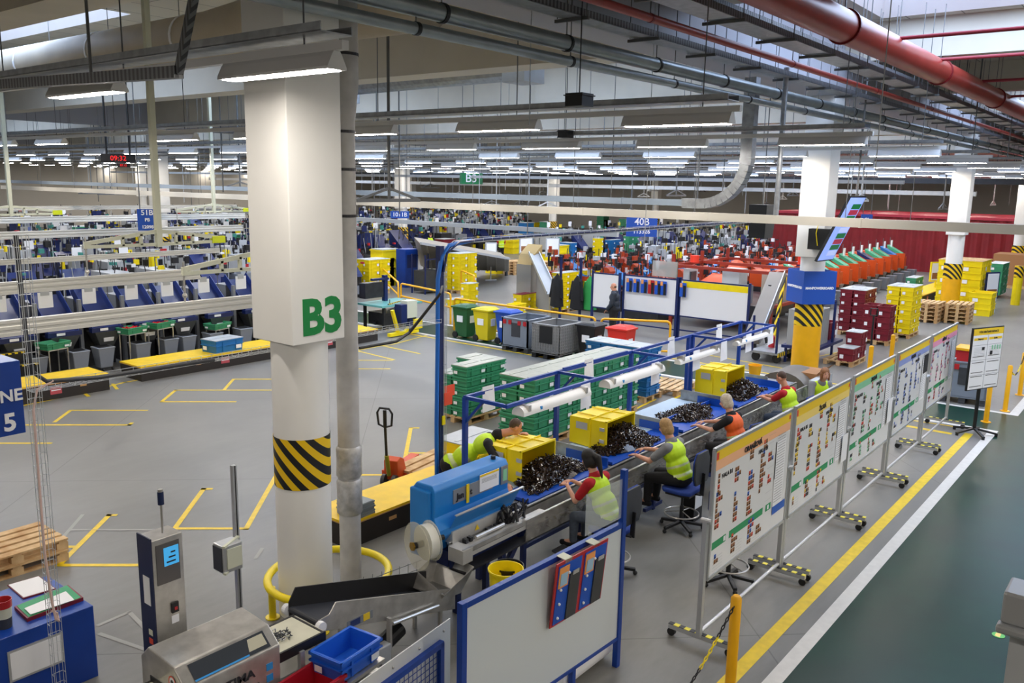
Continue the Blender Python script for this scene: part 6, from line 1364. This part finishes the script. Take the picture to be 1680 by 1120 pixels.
t = thing('carton_stack', 'big brown carton block on a pallet before the red booth', 'carton', (49.6, 7.0, 0)); b = MB(); b.box(0, 1.8, -.9, .9, .15, 1.7); b.build('carton', mat('cardboard', '#a8784e', .8), t); b = MB(); b.box(0, 1.8, -.9, .9, 0, .15); b.build('pallet_base', WOOD, t)
def easel(px_, py_, h0, h1, wd, m1, label, rz=-.5):
    p = P(px_, py_); t = thing('notice_easel', label, 'sign', (p.x, p.y, 0), rz); b = MB(); b.box(-wd/2, wd/2, -.03, .03, h0, h1); b.build('easel_frame', m1, t); b = MB(); b.box(-wd/2+.06, wd/2-.06, -.04, -.03, h0+.06, h1-.06); b.box(-wd/2+.1, wd/2-.1, -.046, -.04, h0+.12, h0+.4, 1); b.build('sheet', [PAPER, STK['brown']], t); b = MB(); b.beam((0, 0, 0), (0, 0, h0), .05, .05); b.beam((-.3, 0, .03), (.3, 0, .03), .06, .06); b.build('stand', m1, t)
easel(1622, 510, .5, 1.6, .75, DBLUE, 'navy framed notice easel at the right before yellow crates'); easel(1532, 486, .7, 1.6, .8, YEL, 'yellow framed notice easel left of the far column')
easel(760+45, 490-30, 1.0, 1.9, .6, LGREY, 'grey framed notice easel near the worker in yellow'); easel(862, 445, 1.0, 2.0, .8, LGREY, 'grey framed notice board left of the slide'); easel(905, 452, 1.0, 2.0, .8, LGREY, 'grey framed notice board above the slide')
# hazard post far right
t = thing('hazard_post', 'yellow post with black striping at the right edge', 'post', (P(1665, 500).x, P(1665, 500).y, 0)); b = MB(); b.cyl((0, 0, 0), (0, 0, 1.2), .18, 16); b.build('post_tube', YEL, t); b = MB(); b.cyl((0, 0, 1.2), (0, 0, 1.7), .185, 16); b.build('striped_band', HAZC, t)
# ================================================================== MANPOWERBOARD cube and column screens
t = thing('sign_cube', 'blue cube sign reading MANPOWERBOARD around the yellow guarded column', 'sign', (21.45, 7.4, 1.98), -.742)
s_ = .415
for (x0, x1, y0, y1, nm) in ((-s_, s_, -s_-.02, -s_, 'front_panel'), (-s_-.02, -s_, -s_-.02, s_, 'side_panel'), (s_, s_+.02, -s_-.02, s_, 'side_panel'), (-s_, s_, s_, s_+.02, 'back_panel')):
    b = MB(); b.box(x0, x1, y0, y1, 0, .82); b.build(nm, mat('sign_blue', '#1a4fae', .4), t)
text('MANPOWERBOARD', .082, PAPER, t, (0.0, -s_-.024, .4), (PI/2, 0, 0), bold=.004); text('MANPOWERBOARD', .082, PAPER, t, (-s_-.024, 0, .4), (PI/2, 0, -PI/2), bold=.003)
hr_ = Vector((.327, -.945, 0)); hf_ = Vector((.945, .327, 0))
t = thing('status_screen', 'tilted status screen with green and red rows hanging before the column', 'screen', PX(1353, 428, 20.6))
wv = (hr_*.42+hf_*.9).normalized(); uv = (Vector((0, 0, 1.5))+hr_*.62).normalized(); nv = wv.cross(uv).normalized()
MS = Matrix((wv, -nv, uv)).transposed()
def skew(q):
    q.v = [tuple(MS @ Vector(p)) for p in q.v]; return q
b = MB(); b.box(-.44, .44, .002, .06, 0, 1.66); skew(b).build('screen_housing', BLACK, t)
b = MB(); b.face([(-.42, 0, .03), (.42, 0, .03), (.42, 0, 1.63), (-.42, 0, 1.63)], 0)
for k, c in enumerate((3, 1, 2, 1, 3, 2, 1, 2, 1)): b.face([(-.1, -.003, .14+k*.15), (.38, -.003, .14+k*.15), (.38, -.003, .27+k*.15), (-.1, -.003, .27+k*.15)], c)
skew(b).build('display', [mat('scr_blue', '#8fa8f0', .3, emit=.5), mat('scr_green', '#1d6b3c', .3, emit=.3), mat('scr_red', '#a8324a', .3, emit=.3), mat('scr_pale', '#b7c4f4', .3, emit=.4)], t)
b = MB(); q0 = MS @ Vector((0, .03, 1.6)); b.cyl(q0, q0+Vector((0, 0, 3.9)), .02, 6); b.build('hanger', ROD, t)
t = thing('black_speaker', 'black hanging loudspeaker left of the column', 'speaker', (20.2, 8.3, 3.6)); b = MB(); b.hexa([(-.25, -.2, 0), (.25, -.2, 0), (.25, .2, 0), (-.25, .2, 0)], [(-.35, -.25, .8), (.3, -.25, .8), (.3, .2, .8), (-.35, .2, .8)]); b.build('housing', BLACK, t); b = MB(); b.cyl((0, 0, .8), (0, 0, 3.4), .012, 6); b.build('hanger', ROD, t)
t = thing('black_box', 'black network box with cables fixed to the column face', 'box', (21.45-.45, 7.1, 3.35)); b = MB(); b.box(-.18, .1, -.25, .25, 0, .5); b.build('housing', BLACK, t); b = MB(); b.tube([(-.2, 0, .1), (-.22, .05, .4), (-.2, 0, .7)], .01, 5); b.build('cable', YEL, t)
# hall sign, clock, line signs
def hsign(p, wd, h, mb, body, size, label, rz, nm='hanging_sign', tm=PAPER, lines=None, top=8.6):
    t = thing(nm, label, 'sign', p, rz); b = MB(); b.box(-wd/2, wd/2, -.03, .03, 0, h); b.build('sign_panel', mb, t)
    for i, s in enumerate(body.split('|')): text(s, size if i == 0 else size*.6, tm, t, (0, -.036, h*(1-(i+.5)/len(body.split('|')))), (PI/2, 0, 0), bold=.004)
    b = MB()
    for x in (-wd*.35, wd*.35): b.cyl((x, 0, h), (x, 0, top-p[2]), .015, 5)
    b.build('hangers', ROD, t)
GS = mat('sign_green', '#0b7a45', .5)
q_ = PX(773, 302, 30); hsign((30, q_.y, q_.z), 1.05, .5, GS, 'B3', .52, 'green hanging hall sign with white B3', -.8)
p = P(1052, 388, 2.6); hsign((p.x, p.y, p.z), 1.35, .85, mat('sign_blue', '#1a4fae', .4), '40B|113326', .42, 'blue hanging line sign reading 40B and 113326', -.9)
p = PY(243, 378, 22.5); hsign((p.x, p.y, p.z), .5, .58, mat('sign_blue', '#1a4fae', .4), '51B|PB|12098', .2, 'blue hanging line sign with small white text at the left', -.6)
p = P(656, 358, 3.0); hsign((p.x, p.y, p.z), .9, .35, mat('sign_blue', '#1a4fae', .4), '1011B', .28, 'small blue hanging sign right of the drain pipe', -.8)
p = P(1421, 366, 3.3); hsign((p.x, p.y, p.z), .5, .4, mat('sign_blue', '#1a4fae', .4), '40A', .12, 'small blue sign before the red booth', -1.0, top=9.1)
q_ = PY(195, 267, 24); t = thing('digital_clock', 'red digital clock showing 09:32 hanging under the lamps', 'clock', (q_.x, 24, q_.z), -.6)
b = MB(); b.box(-.45, .45, -.05, .05, 0, .24); b.box(-.05, .3, -.05, .05, -.12, -.02); b.build('clock_housing', BLACK, t); LED = mat('red_led', '#ff2020', .5, emit=.7)
text('09:32', .19, LED, t, (0, -.056, .12), (PI/2, 0, 0), 'clock_digits'); text('07.12', .08, LED, t, (.12, -.056, -.07), (PI/2, 0, 0), 'date_digits')
b = MB(); b.cyl((-.3, 0, .24), (-.3, 0, 3.6), .03, 6); b.cyl((.3, 0, .24), (.3, 0, 3.6), .03, 6); b.build('hangers', BLACK, t)
# ================================================================== OVERHEAD
# tube lamp rows
lamp0 = None; LL = 1.5
LHOUS = mat('lamp_housing', '#d9dadb', .45); LEM = mat('tube_glow', '#fff5ea', .4, emit=75); LEM.cycles.emission_sampling = 'FRONT'
RN = ['nearest', 'second', 'third', 'fourth', 'fifth', 'sixth', 'seventh', 'eighth', 'ninth', 'tenth', 'eleventh', 'twelfth']
for k, x in enumerate(ROWX[:12]):
    y0 = 5.4 if k == 0 else 4.5; per = 3.4 if k == 0 else 2.9; ye = (30, 44, 56, 66, 72, 76, 80, 84, 84, 84, 84, 84)[k]
    x = x-.05; zz = LAMP_Z if k == 0 else LAMP_Z-.1
    t = thing('lamp_trunking', 'white trunking rail of the %s lamp row' % RN[k], 'lamp rail', (x, y0, zz), 0, 'lamp trunking rails')
    b = MB(); b.box(-.035, .035, -.1, ye-y0, .14, .21); b.build('rail', LHOUS, t)
    b = MB(); b.box(-.16, -.15, .0, ye-y0, .27, .34); b.box(.15, .16, 0, ye-y0, .27, .34); b.box(-.16, .16, 0, ye-y0, .265, .275); b.build('cable_channel', GALV, t)
    n = 0
    yy = .4
    while yy < ye-y0 and n < 34:
        b = MB(); b.cyl((.0, yy, .2), (.0, yy, 8.6-zz), .008 if k < 4 else .014, 5); b.build('hanger_rod', ROD, t); yy += 2.9; n += 1
    yy = y0; j = 0
    while yy < ye:
        if k and (j % 7 == 5): yy += per; j += 1; continue
        lb = 'white tube lamp at the near end of the %s row' % RN[k] if j == 0 else 'white tube lamp hanging in the %s lamp row' % RN[k]
        gp = None if j == 0 else 'tube lamps of the %s row' % RN[k]
        if lamp0 is None:
            lamp0 = thing('tube_lamp', lb, 'lamp', (x, yy, zz), 0, 'tube lamps of the nearest row')
            b = MB(); b.extr([(-.095, .0), (-.095, .02), (-.05, .11), (-.03, .14), (.03, .14), (.05, .11), (.095, .02), (.095, 0)], 'y', 0, LL); b.build('lamp_housing', LHOUS, lamp0)
            b = MB(); b.box(-.07, .07, .04, LL-.04, -.006, .004); b.build('tube_diffuser', LEM, lamp0)
        else: dup(lamp0, (x, yy, zz), 0, lb, gp or 'tube lamps of the %s row' % RN[k])
        yy += per; j += 1
# unseen lamps added to light the column and boards from the camera side
for k, x in enumerate([-.7]+ROWX[:5]):
    for j in range(12 if k == 0 else 5):
        y = (-11.5+2.9*j) if k == 0 else (-1.8-2.3*j)
        if k == 0 and -1.5 < y < 1.5: continue
        dup(lamp0, (x-.05, y, LAMP_Z+.5), 0, 'white tube lamp over the aisle beyond the right edge' if k else 'white tube lamp over the gallery beside the camera', 'tube lamps over the right aisle' if k else 'tube lamps over the gallery')
# long pipes along the hall
def xpipe(name, label, y, z, r, m, x0=-6, x1=100, couple=None, cm=None, step=4.0, extra=None, n=20):
    t = thing(name, label, 'pipe', (x0, y, z)); b = MB(); b.cyl((0, 0, 0), (x1-x0, 0, 0), r, n); b.build('pipe_run', m, t, smooth=True)
    x = 1.2; i = 0
    while x < x1-x0 and i < 30:
        c = MB(); c.cyl((x, 0, 0), (x+.05, 0, 0), r*1.12, n); c.build('pipe_collar', cm or m, t)
        c = MB(); c.cyl((x+.02, 0, r), (x+.02, 0, 8.6-z), .008, 5); c.build('hanger_rod', ROD, t)
        x += step; i += 1
    return t
GP = mat('galvanised_pipe', '#a5aeb1', .38, .65, noise=.2, scale=3)
xpipe('ceiling_pipe', 'large galvanised pipe running along the hall under the girder', 6.8, 6.63, .1, GP, cm=BLACK, step=2.4)
xpipe('ceiling_pipe', 'thinner galvanised pipe just below the large one', 6.8, 6.41, .065, GP, cm=BLACK, step=2.9)
xpipe('sprinkler_main', 'big red sprinkler main running along the right side of the roof', 4.6, 7.25, .24, REDP, cm=mat('dark_red', '#7a1519', .4), step=6.2, n=28)
xpipe('sprinkler_pipe', 'thin red sprinkler pipe between the grey cable trays', 5.9, 6.95, .055, REDP, cm=mat('dark_red', '#7a1519', .4), step=5.0)
RD = mat('red_dark_pipe', '#8e1a2a', .4)
for i, x in enumerate((11.5, 16.3, 19.3, 23.5, 27.5, 32, 37, 42)):
    t = thing('sprinkler_branch', 'red sprinkler branch pipe crossing under the ceiling panels, %s from the camera' % ON[i], 'pipe', (x, -8, 7.4), 0, 'red sprinkler branches'); b = MB(); b.cyl((0, 0, 0), (0, 12.45, 0), .035, 10); b.build('pipe_run', RD, t)
    b = MB()
    for y in (8, 10.5): b.cyl((0, y, 0), (0, y, 1.2), .006, 5)
    b.build('hanger_rod', ROD, t)
b = MB(); b.cyl((7.5, 13, 7.9), (7.5, 60, 7.9), .045, 8); tag(b.build('sprinkler_branch', RD), 'red sprinkler pipe under the left skylight', 'pipe')
# perforated trays
PERF = stripes('perforated_steel', '#6f7276', '#3c3e42', 14, (1, 1, 0), .45)
def xtray(y, z, wd, label, x0=-6, x1=100, h=.09, light=False, rods=3.2):
    t = thing('cable_tray', label, 'cable tray', (x0, y, z)); b = MB(); b.box(0, x1-x0, -wd/2, -wd/2+.01, 0, h); b.box(0, x1-x0, wd/2-.01, wd/2, 0, h); b.build('side_wall', PERF, t)
    b = MB(); b.box(0, x1-x0, -wd/2, wd/2, -.005, .005); b.build('tray_bottom', GALV, t)
    b = MB(); b.cyl((0, -.05, .04), (x1-x0, -.05, .04), .03, 6); b.cyl((0, .06, .035), (x1-x0, .06, .035), .025, 6); b.build('cables', CABLE, t)
    for k in range(56):
        x = 1+k*rods*.55
        if x > x1-x0: break
        c = MB(); c.beam((x, -wd/2-.1, -.03), (x, wd/2+.1, -.03), .04, .04)
        for s in (-1, 1): c.cyl((x, s*(wd/2+.07), 0), (x, s*(wd/2+.07), 8.6-z), .007, 5)
        c.build('trapeze_hanger', ROD, t)
xtray(6.35, 6.83, .3, 'perforated grey cable tray beside the large galvanised pipe'); xtray(5.16, 6.95, .4, 'wide grey cable tray below the big red pipe'); xtray(5.62, 7.25, .26, 'upper cable tray between the red pipes', rods=4.1)
# trays crossing the hall (towards the far left)
def ytray(x, z, h, wd, y0, y1, m, label, joints=2.0, vert=None, rods=2.7):
    t = thing('cable_duct', label, 'cable duct', (x, y0, z)); b = MB(); b.box(-wd/2, wd/2, 0, y1-y0, 0, h); b.build('duct_body', m, t)
    k = 0; y = joints*.5
    while y < y1-y0 and k < 30:
        c = MB(); c.box(-wd/2-.006, wd/2+.006, y, y+.04, -.006, h+.006); c.build('joint_band', m, t)
        c = MB(); c.cyl((0, y+.3, h), (0, y+.3, 8.6-z), .008, 5); c.build('hanger_rod', ROD, t)
        y += joints; k += 1
    return t
ytray(16.0, 4.13, .16, .1, .2, 42, TRAY, 'long beige cable duct crossing the hall at eye height', 3.0)
ytray(16.3, 4.40, .13, .1, 8.3, 44, mat('blue_grey_steel', '#8e9cab', .45, .3), 'long blue grey cable duct above the beige one', 3.2)
b = MB(); pts = [(16.3, 8.4, 4.46)]+[(16.3, 8.0-.92*math.sin(a), 5.36-.9*math.cos(a)) for a in [PI/2*i/12 for i in range(13)]]+[(16.3, 7.08, 6.9)]
for p_, q_ in zip(pts, pts[1:]): b.beam(p_, q_, .24, .2)
tag(b.build('riser_duct', GALV), 'galvanised cable riser bending up to the ceiling pipes', 'cable duct')
b = MB(); b.cyl((16.0, 6.3, 4.25), (16.0, 6.3, 7), .05, 10); tag(b.build('riser_pipe', GALV), 'slim grey vertical pipe right of the bent riser', 'pipe')
ytray(22.5, 3.95, .1, .08, 9, 50, mat('blue_grey_steel', '#8e9cab', .45, .3), 'thin blue grey rail behind the cable ducts', 4.0)
ytray(24.5, 3.1, .16, .12, 15, 40, LGREY, 'low pale rail behind the mid hall machines', 4.5)
ytray(30.0, 5.0, .12, .1, 7.6, 60, LGREY, 'white rail crossing high in the middle distance', 5); ytray(44, 4.6, .2, .2, 8, 70, LGREY, 'pale distribution duct far down the hall', 6); ytray(52, 5.2, .3, .2, 4, 80, DGREY, 'dark bar high before the far wall', 8)
# more hanging installation seen as thin verticals
r2 = random.Random(5)
for i in range(150):
    x = r2.uniform(12, 66); y = r2.uniform(8.6, 60)
    if y < x*.08 or y > x*2.2 or any(s[0]-.2 < x < s[1]+.2 and s[2]-.2 < y < s[3]+.2 for s in SKYS): continue
    z0_ = r2.choice((3.2, 3.6, 4.0, 4.4)); b = MB(); b.cyl((0, 0, z0_), (0, 0, 8.6), .018 if i % 3 else .035, 6)
    if i % 3 == 0: b.beam((-.9, 0, z0_), (.9, 0, z0_+.0), .05, .07); b.beam((-.9, 0, z0_), (0, 0, z0_+.25), .04, .05); b.beam((.9, 0, z0_), (0, 0, z0_+.25), .04, .05)
    tag(b.build('suspension_rod' if i % 3 else 'suspension_boom', [LGREY if i % 2 else ROD], loc=(x, y, 0)), 'thin steel rod hanging from the roof over the machines' if i % 3 else 'pale steel suspension arm hanging over the machines', 'rod' if i % 3 else 'suspension arm', 'rods over the machines' if i % 3 else 'suspension arms over the machines')
for px_, pa, pb, X_, l in ((1057, 165, 408, 12.0, 'thin pale cord hanging down over the middle of the hall'), (1436, 0, 280, 9.5, 'thin grey cord hanging in front of the red sprinkler main'), (868, 100, 205, 9.0, 'thin dark cord hanging left of the fan unit')):
    q1 = PX(px_, pb, X_); b = MB(); b.cyl((0, 0, q1.z), (0, 0, 8.6), .006, 5); tag(b.build('pull_rope', LGREY, loc=(q1.x, q1.y, 0)), l, 'cord')
# crane rails at the left
RAILM = mat('crane_rail_alu', '#d3d3cd', .4, .2)
def crane(y, z, x0, x1, label, s=1.0, arms=()):
    t = thing('crane_rail', label, 'crane rail', (x0, y, z)); b = MB(); L = x1-x0
    b.extr([(-.05*s, 0), (-.05*s, .045*s), (-.035*s, .055*s), (-.035*s, .075*s), (-.05*s, .085*s), (-.05*s, .12*s), (-.03*s, .135*s), (-.03*s, .15*s), (-.045*s, .165*s), (-.045*s, .2*s), (.045*s, .2*s), (.05*s, 0)], 'x', 0, L); b.build('rail_profile', RAILM, t)
    return t
crane(10.2, 3.02, -1, 7.6, 'nearest triple ridged aluminium crane rail at the left', .9); crane(13.35, 3.08, -1, 8.1, 'second aluminium crane rail ending at a hook', .9); crane(24.5, 3.1, 1, 16.5, 'third pale crane rail over the machine rows'); crane(29.5, 3.25, 3, 20, 'fourth pale crane rail over the machine rows'); crane(36, 3.4, 5, 24, 'fifth thin crane rail farther back', .8); crane(19.6, 2.9, 2, 12.5, 'grey rail carrying the work sheets above the hoppers', .6)
def arm(x, y, z, half, zr, label, ztop=7.6):
    t = thing('jib_crane', label, 'crane arm', (x, y, z)); b = MB()
    for s in (-1, 1):
        b.beam((0, 0, .16), (s*half, 0, .0), .05, .06); b.beam((0, 0, -.06), (s*half, 0, -.05), .05, .05)
        for f in (.25, .5): b.beam((s*half*f, 0, .16*(1-f)), (s*half*f, 0, -.06), .05, .04)
    b.build('arm_truss', CREAM, t)
    b = MB(); b.box(half-.25, half, -.04, .04, -.08, .04); b.build('yellow_tip', mat('tip_lime', '#d8e51c', .5), t)
    b = MB(); b.beam((0, 0, -.1), (0, 0, 8.6-z), .09, .09); b.build('drop_post', CREAM, t)
    b = MB(); b.cyl((-half+.02, 0, .1), (-half+.02, 0, zr-z), .014, 8); b.ball((-half+.02, 0, zr-z+.08), .035, 8, 6); b.build('hook_rod', STEEL, t)
arm(7.4, 13.35, 3.76, 1.22, 3.25, 'cream crane arm with lime tip hanging from a long post at the left', 7.9); arm(7.1, 10.2, 3.62, 1.15, 3.2, 'cream crane arm partly hidden by the white column', 7.0)
arm(15.5, 24.5, 3.8, 1.3, 3.3, 'cream crane arm farther back over the machines'); arm(9.5, 24.5, 3.8, 1.3, 3.3, 'cream crane arm far left over the machines')
# perforated bracket frame at the upper left
t = thing('strut_bracket', 'dark perforated strut frame above the nearest lamp row', 'frame', (0, 0, 0)); b = MB(); b.beam((4.12, 14, 5.86), (4.12, 6.95, 5.68), .09, .1); b.build('strut', PERF, t); b = MB(); b.beam((4.12, 6.95, 5.68), (4.0, 6.2, 6.75), .05, .09); b.build('diagonal_strut', PERF, t)
b = MB(); b.cyl((4.12, 8.5, 5.7), (4.12, 8.5, 7), .015, 6); b.build('hanger_rod', ROD, t)
# insulated duct
t = thing('air_duct', 'large beige insulated duct crossing the upper left', 'duct', (0, 0, 0)); DM = mat('duct_insulation', '#bdb3a0', .6, noise=.1, scale=2, bump=.3)
b = MB(); b.tube([(9.3, 38, 7.4), (9.3, 14.5, 7.36), (9.3, 13.2, 7.45), (9.35, 12.3, 7.9), (9.4, 12.0, 8.3), (9.4, 12.0, 8.56)], .42, 22); b.cyl((9.3, 15.5, 7.36), (9.3, 9, 7.3), .36, 20); b.build('duct_body', DM, t, smooth=True)
for y in (15.2, 18.5, 22, 26, 30, 35): b = MB(); b.cyl((9.3, y, 7.36), (9.3, y+.06, 7.36), .435, 22); b.build('duct_band', PAPER, t)
t = thing('air_duct', 'dark grey duct section with a square fitting in the upper middle', 'duct', (0, 0, 0)); b = MB(); b.cyl((14.8, 17.5, 7.2), (14.8, 11.8, 7.25), .3, 18); b.box(14.3, 15.3, 17.3, 18.2, 6.75, 7.5); b.build('duct_body', GALV, t, smooth=False); b = MB(); b.box(14.5, 15.2, 11.3, 11.9, 6.9, 7.4); b.build('square_outlet', LGREY, t)
# speakers / fans
for (px_, py_, z, s, l) in ((950, 175, 5.75, .21, 'black square fan unit hanging by a cable'), (928, 226, 5.6, .2, 'smaller black fan unit hanging lower behind the first')):
    p = P(px_, py_, z) if s > .2 else P(928, 226, 5.75)
    t = thing('fan_unit', l, 'fan', p); b = MB(); b.box(-s*.6, s*.6, -s*.6, s*.6, 0, s*.75); b.box(-s*.68, s*.68, -s*.68, s*.68, s*.6, s*.66); b.build('fan_housing', BLACK, t); b = MB(); b.cyl((0, 0, s*.7), (0, 0, 7.6-p.z), .008, 5); b.build('hanger_cable', CABLE, t)
# railing post in the near right corner
p = PX(1672, 1005, 2.0)
t = thing('railing_post', 'blurred pale grey railing post in the bottom right corner', 'post', (p.x+.02, p.y-.02, 0)); b = MB(); b.beam((0, 0, 0), (0, 0, p.z-.02), .06, .06); b.build('post_tube', LGREY, t); b = MB(); b.box(-.05, .05, -.05, .05, p.z-.02, p.z+.05); b.box(-.065, -.03, -.055, .055, p.z-.04, p.z-.02); b.build('post_cap', ALU, t, bevel=.006)
# ================================================================== pieces that belong to a part of their thing
OWNER = {'caster': 'foot_bar', 'foot_ring': 'gas_column', 'funnel_label': 'funnel', 'label_sheet': 'bin_body', 'red_clip': 'tub_body', 'recess': 'tub_body', 'clip_strip': 'backing', 'back_shell': 'backrest', 'seat_shell': 'seat',
         'peg': 'blue_card', 'clipboard': 'blue_card', 'red_switch': 'housing', 'sticker': 'crate_body', 'spindle': 'film_roll', 'hoses': 'mechanism', 'notice': 'blue_housing', 'warning_triangle': 'steel_front', 'brace': 'post',
         'blue_dot': 'lamp_shade', 'roller_cap': 'belt', 'warning_plate': 'front_side_plate', 'hatch_opening': 'tub_body', 'flap': 'box_body', 'edge_tape': 'step', 'hand_hole': 'platform_body', 'red_sticker': 'platform_body', 'mouth': 'body', 'eyes': 'body'}
ALLK = {}
for o in bpy.data.objects:
    if o.parent: ALLK.setdefault(o.parent.name, []).append(o)
def mid(o): return sum((Vector(c) for c in o.bound_box), Vector())/8
def still(o): return o.location.length < 1e-6 and Vector(o.rotation_euler).length < 1e-6 and tuple(o.scale) == (1, 1, 1)
for par, kids in list(ALLK.items()):
    if bpy.data.objects[par].parent: continue
    for o in kids:
        want = OWNER.get(o.name.split('.')[0])
        if not want: continue
        c = [k for k in kids if k.name.split('.')[0] == want and still(k)]
        if c: o.parent = min(c, key=lambda k: (mid(k)-mid(o)).length)
